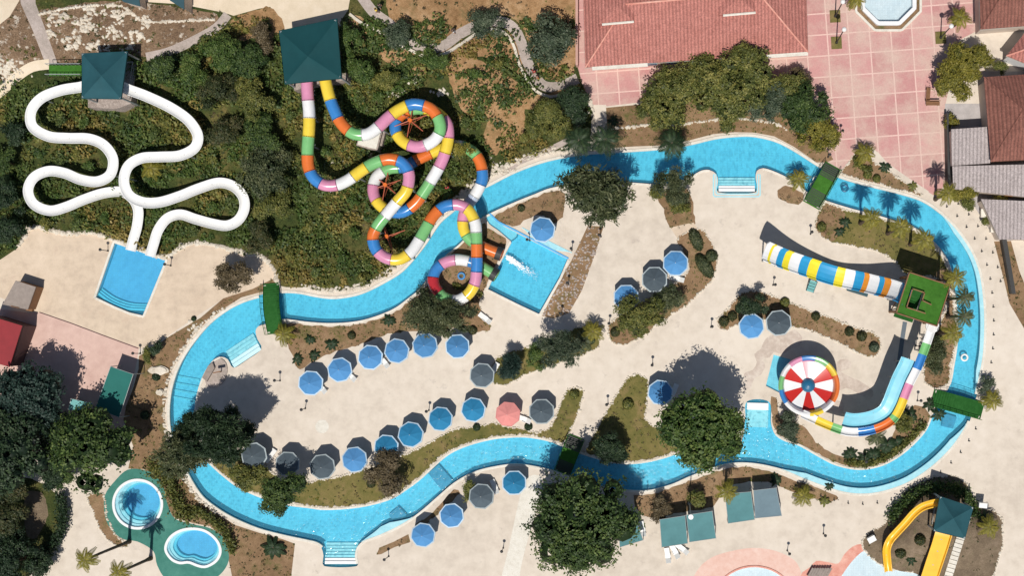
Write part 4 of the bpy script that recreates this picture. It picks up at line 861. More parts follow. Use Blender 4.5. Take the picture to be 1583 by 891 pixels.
for (x, y, h, k, lab) in [
 (1330,345,8.3,1,'tall palm on the palm lawn, first after the upper right bridge'),(1372,361,8.3,1,'tall palm on the palm lawn, second after the upper right bridge'),
 (1407,378,8.6,1,'tall palm on the palm lawn, nearest the tower shadow'),(1450,435,9.5,1,'tall palm at the corner between tower shadow and river'),
 (1456,452,7.5,1,'palm just above the turf platform corner, leaning over the river'),(1465,463,9.0,2,'dark palm beside the turf platform, reaching far over the river'),
 (1465,490,9.5,2,'dark palm below the turf platform, reaching over the river'),(1452,516,8.5,1,'palm beside the white start of the coloured flume'),
 (1446,308,7.5,1,'palm by the white path outside the right river bend'),(200,838,11.0,1,'tall leaning palm between the path and the round kiddie pool'),
 (233,864,9.0,1,'tall leaning palm left of the kidney shaped kiddie pool'),(445,517,1.8,1,'short palm beside the first green bridge'),
 (1240,765,1.8,1,'short palm outside the bottom of the river near the grey awning'),(1529,618,1.8,1,'short yellow green palm beside the end of the lower right bridge'),
 (1316,10,4.0,1,'palm left of the octagonal fountain'),(1475,38,3.5,1,'palm right of the octagonal fountain'),
 (1348,672,3.0,2,'palm on the brown curved bed near the flume'),(918,513,2.5,1,'young palm at the right end of the central bed'),
 (905,527,2.2,2,'young dark palm in the central bed'),(1232,280,2.5,1,'young palm in the oval bed by the upper bridge'),
 (1334,240,2.0,1,'small palm on the plaza corner bed'),(1524,812,2.0,1,'small palm on the right part of the mound'),
 (1540,318,2.0,1,'small palm beside the white gate blocks in the grey yard'),(240,262,1.5,1,'short palm inside the loop of the right white slide'),
 (902,228,6.0,5,'dark tall palm beside the steps, left one'),(940,228,6.0,5,'dark tall palm beside the steps, right one'),(1040,230,4.5,5,'dark tall palm on the slope above the smaller pine'),
 (1122,752,6.0,1,'palm behind the green awnings')]:
    if y == 452: continue
    palm(x, y, h, k, lab)
def agave(px, py, sc, kind, label):
    o = empty('agave', G(px, py), label, 'spiky plant', 'spiky plants in the beds', rz=random.uniform(0, 6))
    c = bpy.data.objects.new('leaves', PC[kind]); link(c, o); c.location = (0, 0, .35*sc); c.scale = (sc, sc, sc)
    mb = MB(); mb.bar((0, 0, -.1), (0, 0, .4*sc), .1, .07); mb.build('stem', [M['palmbark']], o)
for (x, y, s_, k, l) in [(1314,703,1.1,3,'dark spiky plant at the left end of the curved brown bed'),(1337,708,1.1,3,'dark spiky plant in the curved brown bed, second from the left'),(1350,704,1.2,3,'dark spiky plant in the middle of the curved brown bed'),
 (1371,688,1.5,3,'large dark spiky plant in the curved brown bed below the shrub'),(1386,684,1.1,3,'dark spiky plant at the right end of the curved brown bed'),(425,846,1.8,3,'big dark star shaped plant at the bottom bank left of the entrance'),
 (460,555,.9,3,'dark spiky plant at the tip of the bed by the first bridge'),(487,550,.9,3,'dark spiky plant behind the second parasol'),(513,532,1.0,3,'dark spiky plant in the bed behind the third parasol'),(602,495,1.0,3,'dark spiky plant on the bank above the blue parasols'),
 (480,525,.8,3,'brown spiky plant near the short palm'),(1408,642,1.2,3,'dark spiky plant beside the yellow flume segment'),(1436,625,1.0,3,'dark spiky plant at the left foot of the lower right bridge'),
 (1198,742,1.0,3,'dark spiky plant beside the grey awning'),(1275,775,.9,4,'green spiky plant at the end of the bottom bank bed'),(1282,752,.7,3,'small dark spiky plant on the bottom bank'),(1306,345,.9,3,'dark spiky plant on the palm lawn'),
 (1298,358,.8,3,'small dark spiky plant on the soil end of the palm lawn'),(1368,258,.9,3,'dark spiky plant on the point of the plaza corner bed'),(1410,288,.8,4,'green spiky plant at the tail of the plaza corner bed'),
 (947,187,.9,3,'dark spiky plant on the slope right of the steps'),(1120,196,.8,3,'dark spiky plant on the slope above the river'),(650,535,.5,4,'tiny green plant beside the parasol row'),(1450,640,1.1,3,'dark spiky plant on the bank below the lower right bridge'),
 (1408,867,.8,3,'dark spiky plant on the mound between the yellow slides'),(1520,800,1.0,3,'dark spiky plant at the top of the mound path')]:
    agave(x, y, s_, k, l)

# topiary ---------------------------------------------------------
def topiary(px, py, r, kind, label, sx=1, sy=1, rz=0, hgt=None):
    hgt = hgt or r*1.0; o = empty('topiary_bush', G(px, py), label, 'topiary bush', 'clipped round bushes', rz)
    rs = np.random.RandomState(int(px+py)); n = int(420*max(1, (r*sx*r*sy)/.5)); u = unit(rs.normal(size=(n, 3))); u[:, 2] = np.abs(u[:, 2])
    C = u*np.array([r*sx, r*sy, hgt*1.3])*rs.uniform(.9, 1.03, (n, 1)); nr = unit(u+rs.normal(size=(n, 3))*.35); d = unit(np.cross(nr, rs.normal(size=(n, 3)))); s = rs.uniform(.10, .2, n)
    V, F = leaf_quads(C, d, nr, s*1.3, s); c0, c1, c2 = [np.array(c) for c in PAL[kind]]; t = rs.uniform(0, 1, (n, 1)); col = np.where(t < .6, c0+(c1-c0)*t/.6, c1+(c2-c1)*(t-.6)/.4)
    # solid green heart under the leaf skin
    mb = MB(); k = 10; prev = None
    for j in range(5):
        a = j/4*math.pi/2; z = math.sin(a)*hgt*1.2; q = max(.02, math.cos(a)*.92)
        ring = [(q*r*sx*math.cos(i*2*math.pi/k), q*r*sy*math.sin(i*2*math.pi/k), z) for i in range(k)]
        if prev: mb.add(prev+ring, [(i, (i+1) % k, k+(i+1) % k, k+i) for i in range(k)])
        prev = ring
    V2 = np.array(mb.v); F2 = np.array(mb.f)+len(V)
    me = np_mesh('foliage', np.concatenate([V, V2]), np.concatenate([F, F2]), M['leaf'], col=np.concatenate([np.repeat(col, 4, 0), np.tile(c0, (len(V2), 1))]))
    ob = bpy.data.objects.new('foliage', me); link(ob, o)
    mb = MB(); mb.bar((0, 0, -.1), (0, 0, hgt*.6), .08, .05); mb.build('trunk', [M['bark']], o); return o
for t in [(544,519,.5,'wood','clipped ball on the bank behind the third parasol'),(737,661,.45,'dark','clipped ball at the edge of the lawn by the deep blue parasol'),(817,660,.5,'dark','clipped ball on the lawn below the pink parasol'),
 (888,610,.62,'olive','clipped ball at the tip of the narrow lawn finger'),(971,625,.72,'olive','large clipped ball on the triangular lawn'),(1132,489,.6,'wood','clipped ball in the slanting bed, middle of three at its left end'),(1119,497,.65,'wood','clipped ball at the very left end of the slanting bed'),
 (1143,478,.55,'dark','clipped ball in the slanting bed, closest to the dark tree'),(1213,468,.62,'olive','clipped ball behind the pale grey parasol'),(1261,489,.55,'wood','single clipped ball in the middle of the slanting bed'),(1313,513,.6,'wood','clipped ball in the slanting bed, first of the right hand three'),
 (1332,520,.65,'wood','clipped ball in the slanting bed, middle of the right hand three'),(1351,537,.65,'grey','clipped ball at the right end of the slanting bed'),(951,514,.6,'wood','clipped ball at the lower tip of the curved hedge bed'),(574,748,.55,'wood','clipped ball on the long lower lawn'),
 (1341,270,.55,'olive','clipped ball in the plaza corner bed, left of two'),(1355,276,.5,'olive','clipped ball in the plaza corner bed, right of two'),(225,642,.55,'dark','clipped dark ball on the left grass bank, lower one'),(242,583,.5,'dark','clipped dark ball next to the flat pale boulder'),
 (806,322,.45,'wood','clipped ball in the bed above the blue channel'),(731,511,.55,'wood','clipped ball beside the tan steps and parasols'),(1270,351,.6,'olive','clipped ball at the lower left corner of the palm lawn'),(300,493,.3,'dark','tiny dark bush on the tan deck edge by the left bend'),
 (903,516,.4,'dark','clipped dark ball under the young palms, left'),(915,527,.4,'dark','clipped dark ball under the young palms, right'),(240,735,.5,'wood','clipped bush above the green kiddie pool surround'),
 (1392,855,.7,'wood','low round bush on the mound between the yellow slides'),(1422,835,.7,'wood','low round bush on the mound beside the wide yellow slide')]: topiary(*t)
for (x, y, sx, sy, rz, l) in [(1076,371,1.5,.75,-1.15,'long oval clipped hedge mound, upper of three'),(1089,411,1.75,.85,-1.0,'long oval clipped hedge mound, lower of three'),(1100,396,.8,.75,0,'round clipped hedge mound, right of three')]:
    topiary(x, y, 1.0, 'pine', l, sx, sy, rz, .7)

# hedge strips ----------------------------------------------------
def hedge(line, w, hgt, kind, label, seed=1, dens=55):
    L = resample(line, 5); rs = np.random.RandomState(seed); p0 = G(*L[0]); o = empty('hedge', p0, label, 'hedge'); n = int(len(L)*dens)
    idx = rs.randint(0, len(L)-1, n); t = rs.uniform(0, 1, n); base = L[idx]*(1-t[:, None])+L[idx+1]*t[:, None]
    off = rs.normal(0, .42, (n, 2)).clip(-1, 1)*w/S/2*(1+.35*np.sin(idx*1.7))[:, None]; q = base+off
    z = hz(q[:, 0], q[:, 1])+hgt*(1-(np.linalg.norm(off, axis=1)*S/(w))**2)*rs.uniform(.4, 1.05, n)
    f = (H-z)/H; C = np.stack([CAMX+((q[:, 0]-791.5)*S-CAMX)*f, CAMY+((445.5-q[:, 1])*S-CAMY)*f, z], 1)-np.array(p0)
    nr = unit(rs.normal(size=(n, 3))*.8+np.array([0, 0, .7])); d = unit(np.cross(nr, rs.normal(size=(n, 3)))); s = rs.uniform(.2, .42, n); V, F = leaf_quads(C, d, nr, s, s*.65)
    c0, c1, c2 = [np.array(c) for c in PAL[kind]]; tt = rs.uniform(0, 1, (n, 1))*.8+.2*np.sin(idx*.9)[:, None].clip(0, 1); col = np.where(tt < .6, c0+(c1-c0)*tt/.6, c1+(c2-c1)*(tt-.6)/.4)
    ob = bpy.data.objects.new('foliage', np_mesh('foliage', V, F, M['leaf'], col=np.repeat(col, 4, 0))); link(ob, o)
hedge(cr([(232,722),(255,735),(268,765),(280,795),(300,797)],False,6), 2.4, 1.2, 'olive', 'loose olive hedge round the top right of the kiddie pools', 1, 90)
hedge(cr([(300,790),(328,805),(350,828),(360,855)],False,6), 1.5, 1.2, 'olive', 'loose olive hedge right of the kidney shaped pool', 2, 70)
hedge(cr([(1378,803),(1395,780),(1420,762),(1450,753),(1480,757),(1500,775),(1508,800)],False,6), 1.8, 1.3, 'fig', 'dark green hedge round the top of the mound behind the slide hut', 3, 90)
hedge(cr([(45,880),(72,855),(92,825),(97,790),(92,765)],False,6), 1.6, 1.4, 'dark', 'dark hedge along the bottom left path', 4, 90)
hedge(cr([(1310,714),(1330,718),(1355,714),(1378,702),(1402,684),(1418,668),(1428,655)],False,6), 1.0, .6, 'olive', 'low green planting along the lower right inner bank', 5, 60)
hedge(cr([(660,70),(640,60),(610,42)],False,6), .5, .5, 'grey', 'low scrub along the winding path dip', 6, 30)
hedge(cr([(1322,246),(1330,258),(1345,262)],False,6), .8, .6, 'olive', 'scrappy low hedge on the plaza corner bed', 7, 50)
hedge(cr([(700,440),(745,455)],False,6), .6, .4, 'olive', 'low planting inside the last tube loop', 8, 40)

# hillside thicket and ground tufts --------------------------------
def scatter(name, cand, rad, leaves, size, label, cat, pals, seed, hh=.8):
    rs = np.random.RandomState(seed); n = len(cand); r = rs.uniform(*rad, n); idx = np.repeat(np.arange(n), leaves); m = len(idx)
    u = unit(rs.normal(size=(m, 3))); u[:, 2] = np.abs(u[:, 2]); z = hz(cand[:, 0], cand[:, 1]); f = (H-z)/H
    B = np.stack([CAMX+((cand[:, 0]-791.5)*S-CAMX)*f, CAMY+((445.5-cand[:, 1])*S-CAMY)*f, z], 1)
    hs = rs.uniform(.5, 1.15, n)*hh
    C = B[idx]+u*np.stack([r[idx], r[idx], r[idx]*hs[idx]], 1)*rs.uniform(.55, 1.05, (m, 1))
    nr = unit(u*.9+rs.normal(size=(m, 3))*.45+np.array([0, 0, .35])); d = unit(np.cross(nr, rs.normal(size=(m, 3)))); s = size*rs.uniform(.6, 1.4, m); V, F = leaf_quads(C, d, nr, s, s*.6)
    x, y = cand[:, 0], cand[:, 1]; q = np.sin(x*.018+1.3*np.sin(y*.023))+np.sin(y*.031+1.7*np.sin(x*.017))+rs.normal(0, .38, n); ed = np.linspace(-1.7, 1.7, len(pals)-1); pi = np.digitize(q, ed)
    A = np.array([PAL[p] for p in pals]); t = (rs.beta(2, 2, m)*.8+.3*(rs.uniform(0, 1, n)[idx]-.3)).clip(0, 1)[:, None]; a = A[pi[idx]]
    col = np.where(t < .5, a[:, 0]+(a[:, 1]-a[:, 0])*t*2, a[:, 1]+(a[:, 2]-a[:, 1])*(t*2-1))
    o = bpy.data.objects.new(name, np_mesh(name, V, F, M['leaf'], col=np.repeat(col, 4, 0))); link(o); return tag(o, label, cat, kind='stuff')
def pick(n, box, inc, exc=(), seed=0, margin=0):
    rs = np.random.RandomState(seed); c = rs.uniform((box[0], box[1]), (box[2], box[3]), (n, 2)); k = np.zeros(n, bool)
    for L in inc: k |= pip(c[:, 0], c[:, 1], L)
    for L in exc: k &= ~pip(c[:, 0], c[:, 1], L)
    if margin:
        for L in inc: k &= pdist(c[:, 0], c[:, 1], L) > margin
    return c[k & ~in_water(c[:, 0], c[:, 1])]
hexc = [r[2] for r in regs if r[0] in ('sandy_road','rocky_slope','road','path','deck_area','rock_ledge','plaza')]
dry = [r[2] for r in regs if r[0] == 'dry_slope']
c = pick(4300, (-60, 30, 905, 460), [HILL], hexc, 5, 9)
thin = np.sin(c[:, 0]*.04+c[:, 1]*.02)+np.sin(c[:, 1]*.05-c[:, 0]*.013); c = c[thin > -1.15]; rk = R.uniform(0, 1, len(c)); c = c[(c[:, 0] < 680) | (rk < .55)]
ws = resample(WS1[-9:], 3).tolist()+resample(WS2[-14:], 3).tolist()+resample(WS1[:-9], 4).tolist()
for (a_, b_) in ws: c = c[np.hypot(c[:, 0]-a_, c[:, 1]-b_) > 10]
scatter('undergrowth', c, (.45, 1.35), 44, .36, 'dense mixed green scrub covering the hillside under the slides', 'undergrowth', ['hill2','hill1','hill3','bright','hill3','fig','hill3','hill1','hill2'], 6, .95)
WSALL = np.array(ws)
for L_ in dry:
    ins = pip(c[:, 0], c[:, 1], L_); dd = pdist(c[:, 0], c[:, 1], L_); c = c[~(ins & (dd > R.uniform(0, 1, len(c))**2*(13 if len(L_) < 60 else 9)))]
c = pick(2600, (-60, 0, 905, 460), [HILL]+[r[2] for r in regs if r[0] == 'dry_slope'], [r[2] for r in regs if r[0] in ('sandy_road','road','path','deck_area','rock_ledge','plaza')], 15, 2)
scatter('dry_scrub', c[np.array([np.hypot(WSALL[:, 0]-p[0], WSALL[:, 1]-p[1]).min() > 10 for p in c])], (.12, .4), 9, .22, 'scattered dry tufts on the hillside', 'dry scrub', ['brown','wood','olive','brown'], 16, .6)
for i, (nm, lab, dn, pl) in enumerate([('planting_bed','low weeds and tufts in the brown planting beds',4200,['brown','brown','olive','wood','brown']),('lawn','short grass tufts on the lawns',3800,['olive','olive','brown','bright','yellow']),('mound','sparse tufts on the brown mound',900,['brown','wood','brown'])]):
    LL = [r[2] for r in regs if r[0] == nm]; c = pick(dn*4, (180, 150, 1583, 891), LL, (), 20+i, 0); c = c[:dn]
    scatter('weeds' if nm != 'lawn' else 'grass', c, (.08, .3), 7, .17, lab, 'weeds' if nm != 'lawn' else 'grass', pl, 30+i, .4)
# ------------------------------------------------------------------ slides
def slide_path(pts, z0, z1, clear=.9, zf=None, step=1.6, ease=1.0, end=0):
    L = resample(cr(pts, False, 3), step); d = np.r_[0, np.cumsum(np.linalg.norm(np.diff(L, axis=0), axis=1))]; t = d/d[-1]
    z = zf(t) if zf else z0+(z1-z0)*t**ease
    cl = clear*np.clip((1-t)*8, .25, 1) if end else clear
    z = np.maximum(z, hz(L[:, 0], L[:, 1])+cl)
    z = np.convolve(np.r_[[z[0]]*6, z, [z[-1]]*6], np.ones(13)/13, 'valid')
    W3 = np.array([tuple(P(a, b, c)) for (a, b), c in zip(L, z)]); return L, d, W3
def frames(W3):
    T = np.gradient(W3, axis=0); T = unit(T); Sd = unit(np.cross(T, np.array([0, 0, 1.]))); U = np.cross(Sd, T); return T, Sd, U
def sweep(W3, i0, i1, prof, closed=True, fr=None, scale=None):
    T, Sd, U = fr; k = len(prof); V = []; F = []
    for a, i in enumerate(range(i0, i1+1)):
        q = 1 if scale is None else scale[i]
        for (x, y) in prof: V.append(W3[i]+Sd[i]*x*q+U[i]*y*q)
    m = i1-i0+1
    for a in range(m-1):
        for b in range(k if closed else k-1): F.append((a*k+b, a*k+(b+1) % k, (a+1)*k+(b+1) % k, (a+1)*k+b))
    return V, F
def circle(r, n=20): return [(r*math.cos(2*math.pi*i/n), r*math.sin(2*math.pi*i/n)) for i in range(n)]
def tube_slide(label, pts, z0, z1, colours, r=.70, exit_collar=True):
    L, d, W3 = slide_path(pts, z0, z1, 1.9, end=14); fr = frames(W3); n = len(W3); o = empty('tube_slide', tuple(P(pts[0][0], pts[0][1], hz1(*pts[0]))), label, 'water slide'); off = np.array(o.location)
    W3 = W3-off; pos = []; cur = 0
    for (c, x, y) in colours:
        hi = min(n, cur+int(62/1.6)); q = np.hypot(L[cur:hi, 0]-x, L[cur:hi, 1]-y); cur += int(np.argmin(q)); pos.append(d[cur])
    cum = [0]+[(a_+b_)/2 for a_, b_ in zip(pos, pos[1:])]+[d[-1]]
    for k, (c, _, _) in enumerate(colours):
        i0 = int(np.searchsorted(d, cum[k]-.01)); i1 = min(n-1, int(np.searchsorted(d, cum[k+1]-.01)))
        if i1 <= i0: continue
        V, F = sweep(W3, i0, i1, circle(r), True, fr); mb = MB(); mb.add(V, F)
        for q in (i0, i1):   # bolted flanges at each joint
            T = fr[0][q]; cc = W3[q]; a = cc-T*.05; b = cc+T*.05; ring = [(fr[1][q]*x+fr[2][q]*y) for x, y in circle(r+.045, 20)]
            mb.add([a+p for p in ring]+[b+p for p in ring]+[a+p*.9 for p in ring]+[b+p*.9 for p in ring], [(i, (i+1) % 20, 20+(i+1) % 20, 20+i) for i in range(20)]+[(i, (i+1) % 20, 40+(i+1) % 20, 40+i) for i in range(20)]+[(20+i, 20+(i+1) % 20, 60+(i+1) % 20, 60+i) for i in range(20)])
        mb.build('tube_segment', [M['g_'+c]], o, smooth=True)
    for i in range(12, n-6, 26):
        p = W3[i]; x, y = L[i]; g = hz1(x, y)-off[2]
        if p[2]-r-g > .5 and not in_water(np.array([x]), np.array([y]))[0]:
            mb = MB(); mb.bar((p[0], p[1], g-.3), (p[0], p[1], p[2]-r+.03), .11, .11, 8); s = fr[1][i]*.7
            mb.bar((p[0]-s[0], p[1]-s[1], p[2]-r*.55), (p[0], p[1], p[2]-r-.5 if p[2]-r-.5 > g else g+.1), .06, .06, 6); mb.bar((p[0]+s[0], p[1]+s[1], p[2]-r*.55), (p[0], p[1], p[2]-r-.5 if p[2]-r-.5 > g else g+.1), .06, .06, 6)
            mb.build('support', [M['steel']], o)
    if exit_collar:
        mb = MB(); q = n-1; V, F = sweep(W3, n-7, n-1, circle(r+.14), True, fr); mb.add(V, F); V, F = sweep(W3, n-7, n-1, circle(r-.04), True, fr); mb.add(V, F)
        ra = [W3[q]+fr[1][q]*x+fr[2][q]*y for x, y in circle(r+.14)]; rb = [W3[q]+fr[1][q]*x+fr[2][q]*y for x, y in circle(r-.04)]; mb.add(ra+rb, [(i, (i+1) % 20, 20+(i+1) % 20, 20+i) for i in range(20)])
        mb.build('exit_collar', [M['post']], o, smooth=False)
    return o
T1 = [(474.5,120),(474.5,129),(476,152),(478,172),(478,197),(476,225),(475.5,240),(477,258),(485,275),(501,286),(521,286),(539,278),(557,265),(577,253),(600,246),(620,251),(632,268),(629,293),(615,311),(600,329),(584,349),(576.5,367),(582,387),(598,399.5),(618,401),(635,390),(646,375),(658,354),(670,334),(685.5,320),(706,316.5),(723,324),(734,343),(736.5,366.5),(737,389),(737,412),(735,434),(728,450),(716,461),(702,465),(686,460),(674,447),(669.5,432),(675,416),(688,406),(704,402),(722,403.5),(740,410),(758,421),(768,427)]
C1 = [('pink',475,142),('white',477,168),('yellow',478,196),('green',476,226),('orange',476,252),('blue',486,274),('pink',508,287),('white',532,281),('yellow',555,267),('green',577,253),('orange',600,247),('blue',624,256),('pink',632,277),('yellow',624,300),('white',605,324),('green',586,346),('orange',577,361),('blue',577,379),('pink',592,397),('yellow',617,401),('white',638,383),('green',656,357),('orange',669,334),('blue',687,320),('pink',710,319),('yellow',727,331),('white',735,350),('green',737,367),('orange',737,387),('blue',737,409),('pink',735,431),('yellow',728,449),('white',712,461),('green',690,461),('red',673,444),('blue',676,419),('pink',692,406),('white',714,403),('blue',731,407),('green',752,418)]
tube_slide('long tube slide starting pink at the second tower and ending green in the splash pool', T1, 9.4, .85, C1)
T2 = [(502,119),(504,129),(509,149),(516,168),(527,190),(545,206),(567,207.5),(584,197),(600,182),(618,169),(640,161),(664,167),(678,184),(680,203),(668,219),(645,227),(622,218),(611,198),(619,178),(643,168),(672,173),(690,190),(693,213),(688,236),(680,256),(668,277),(656,296),(642,315),(622,328),(600,326),(583,312),(577,293),(583,273),(601,261),(624,258),(645,247),(668,236),(690,228),(712,226),(731,235),(742,250),(746,272),(741,290),(732,305),(722,320),(716,338),(717,355),(726,370),(742,380),(758,387),(776,394)]
C2 = [('yellow',507,140),('blue',517,170),('orange',529,193),('green',548,207),('white',570,206),('pink',595,187),('yellow',617,170),('blue',641,161),('orange',667,169),('green',680,192),('white',668,217),('pink',645,226),('yellow',622,218),('blue',612,198),('orange',620,178),('green',643,168),('yellow',668,172),('pink',692,200),('yellow',691,224),('pink',684,247),('white',672,269),('green',657,294),('orange',644,312),('blue',620,328),('yellow',589,319),('pink',577,300),('white',581,276),('green',603,261),('blue',626,257),('orange',653,243),('yellow',677,233),('white',700,226),('green',726,231),('orange',742,252),('blue',746,272),('white',738,295),('grey',728,311),('pink',718,330),('yellow',717,353),('green',728,372),('orange',757,388)]
tube_slide('shorter tube slide starting yellow at the second tower and ending orange in the pool', T2, 9.4, .85, C2)
# spoked steel masts in the loops
for (x, y, h, n, rr, l) in [(648,197,5.2,6,2.0,'red spoked steel mast inside the upper tube loop'),(606,291,3.6,6,1.9,'red spoked steel mast inside the middle tube loop'),(605,368,2.6,4,2.3,'red cross armed steel mast inside the lower tube loop')]:
    g = G(x, y); o = empty('support_mast', g, l, 'steel mast', 'steel masts inside the tube loops'); mb = MB(); mb.bar((0, 0, -.3), (0, 0, h), .16, .13, 10); mb.build('mast', [M['rust']], o)
    for i in range(n):
        a = i*2*math.pi/n+.35; mb = MB(); mb.bar((0, 0, h-.1), (rr*math.cos(a), rr*math.sin(a), h-.5+.1*i), .07, .06, 8); mb.bar((0, 0, h-1.6), (rr*.7*math.cos(a), rr*.7*math.sin(a), h-.75), .05, .05, 6); mb.build('arm', [M['rust']], o)
    mb = MB(); mb.bar((0, 0, h-.15), (0, 0, h+.1), .28, .25, 12); mb.build('cap', [M['g_orange']], o)
# white open flumes
def uprof(w, h, lip=.12, n=9, th=.05):
    a = [(-w/2-lip, h), (-w/2, h)]+[(-w/2*math.cos(math.pi*i/n), h-h*math.sin(math.pi*i/n)) for i in range(1, n)]+[(w/2, h), (w/2+lip, h)]
    b = [(w/2+lip, h-.06)]+[((w/2+th)*math.cos(math.pi*i/n), h-(h+th)*math.sin(math.pi*i/n)) for i in range(0, n+1)]+[(-w/2-lip, h-.06)]
    return a+b
def flume(name, label, pts, z0, z1, mat, w=1.25, h=.42, clear=.75, sup=True, zf=None, every=34, smat='steel', group=None, ease=1.0, lip=.12):
    L, d, W3 = slide_path(pts, z0, z1, clear, zf=zf, ease=ease); fr = frames(W3); o = empty(name, tuple(P(pts[0][0], pts[0][1], hz1(*pts[0]))), label, 'water slide', group); off = np.array(o.location); W3 = W3-off
    V, F = sweep(W3, 0, len(W3)-1, uprof(w, h, lip), True, fr); mb = MB(); mb.add(V, F); mb.build('flume', [mat], o, smooth=True)
    if sup:
        for i in range(14, len(W3)-8, every):
            g = hz1(*L[i])-off[2]; p = W3[i]
            if p[2]-g > .3: mb = MB(); mb.bar((p[0], p[1], g-.3), (p[0], p[1], p[2]+.0), .09, .09, 8); mb.build('support', [M[smat]], o)
    return o, L, d, W3, fr
flume('white_slide', 'white open slide winding down from the left side of the first tower', WS1, 7.9, .15, M['gel_white'], clear=.6, w=1.12, h=.27, lip=.07, ease=.9)
flume('white_slide', 'white open slide winding down from the right side of the first tower', WS2, 8.3, .15, M['gel_white'], clear=.85, w=1.12, h=.27, lip=.07, ease=.9)
# shelters --------------------------------------------------------
def hip_tower(name, label, cat, quad, apex, zr, rise, deckz, mat, base=None, legs=True, stair=None):
    q = [P(a, b, zr) for a, b in quad]; A = P(*apex, zr+rise); c = sum((v for v in q), Vector())/4; g = min(hz1(a, b) for a, b in quad)
    o = empty(name, (c.x, c.y, g), label, cat); off = Vector((c.x, c.y, g)); l = [v-off for v in q]; mb = MB()
    top = A-off; n = 4
    # each slope subdivided so the cloth sags a little
    for i in range(4):
        a, b = l[i], l[(i+1) % 4]; rows = []
        for r in range(7):
            t = r/6; row = []
            for s in range(7):
                u = s/6; e = a.lerp(b, u); p = e.lerp(top, t); p = p.copy(); p.z -= .28*math.sin(math.pi*t)*math.sin(math.pi*u)*rise/3+.1*math.sin(math.pi*u)*(1-t); row.append(p)
            rows.append(row)
        vs = [p for row in rows for p in row]; mb.add(vs, [(r*7+s, r*7+s+1, (r+1)*7+s+1, (r+1)*7+s) for r in range(6) for s in range(6)])
        mb.add([a, b, b-Vector((0, 0, .25)), a-Vector((0, 0, .25))], [(0, 1, 2, 3)])
    mb.build('roof', [mat], o)
    for i in range(4):
        p = l[i]*.93; mb = MB(); mb.bar((p.x, p.y, hz1(*quad[i])-g-.5), (p.x, p.y, zr-g+.05), .13, .11, 8); mb.build('post', [M['steel']], o)
    s = .78; pl = [(v.x*s, v.y*s) for v in l]; mb = MB(); mb.prism(pl, deckz-.25, deckz, 0); mb.build('platform', [M['timber_gr']], o)
    for i in range(4):
        a, b = Vector((*pl[i], deckz)), Vector((*pl[(i+1) % 4], deckz))
        if i == 2: continue
        mb = MB(); up = Vector((0, 0, 1.0)); mb.bar(a+up, b+up, .04, .04, 6); mb.bar(a+up*.5, b+up*.5, .03, .03, 6)
        for k in range(7): mb.bar(a.lerp(b, k/6), a.lerp(b, k/6)+up, .03, .03, 6)
        mb.build('railing', [M['steel']], o)
    if base:
        mb = MB()
        for (pts, z1) in base: mb.prism([(P(a, b, g+z1).x-off.x, P(a, b, g+z1).y-off.y) for a, b in pts][::-1], -1.2, z1)
        mb.build('stone_base', [M['stone']], o)
    return o
hip_tower('slide_tower', 'dark teal hipped shade roof of the first tower, where the two white slides begin', 'slide tower', [(126,82),(197,79),(187,153),(126,152)], (157,117), 9.9, 1.1, 1.6, M['teal2'], [([(136,146),(205,138),(202,160),(180,168),(136,166)], 1.9)])
hip_tower('slide_tower', 'plain dark teal hipped shade roof of the second tower, where the coloured tubes begin', 'slide tower', [(431,47),(521,28),(528,121),(440,130)], (476,87), 10.9, 1.0, 2.0, M['teal'], [([(450,118),(536,112),(538,124),(500,127),(455,140)], 2.2)])
hip_tower('slide_tower', 'slate blue hipped shade roof of the small tower on the brown mound', 'slide tower', [(1453,768),(1505,785),(1492,834),(1443,822)], (1474,802), 5.4, .9, 1.2, M['teal2'], [([(1448,795),(1456,790),(1462,825),(1450,822)], .8)])
# green walkway to the first tower
mb = MB(); o = empty('walkway', tuple(G(100,109)), 'short green walkway joining the sandy path to the first tower', 'walkway'); off = Vector(o.location)
z = hz1(90, 109)+1.2; a, b = P(76,109,z)-off, P(130,109,z)-off; d_ = b-a; mb.box(tuple((a+b)/2), (d_.length, 1.25, .12), 0); mb.build('deck', [M['turf']], o)
for s in (-1, 1):
    mb = MB()
    for k in range(10): p = a.lerp(b, k/9)+Vector((0, s*.62, 0)); mb.bar(p, p+Vector((0, 0, 1)), .03, .03, 6)
    mb.bar(a+Vector((0, s*.62, 1)), b+Vector((0, s*.62, 1)), .045, .045, 6); mb.build('railing', [M['steel']], o)
# small stone platform beside tube 2
o = empty('stone_platform', tuple(G(575,218)), 'small pale stone platform beneath the white tube segment', 'platform'); g0 = o.location.z
mb = MB(); mb.box((0, 0, .5), (2.6, 2.2, 1.8), -.25); mb.box((1.4, .2, .2), (.5, 1.8, 1.4), -.25); mb.build('block', [M['stone']], o); mb = MB(); mb.box((0, 0, 1.45), (2.3, 1.9, .1), -.25); mb.build('slab', [M['kerb']], o)

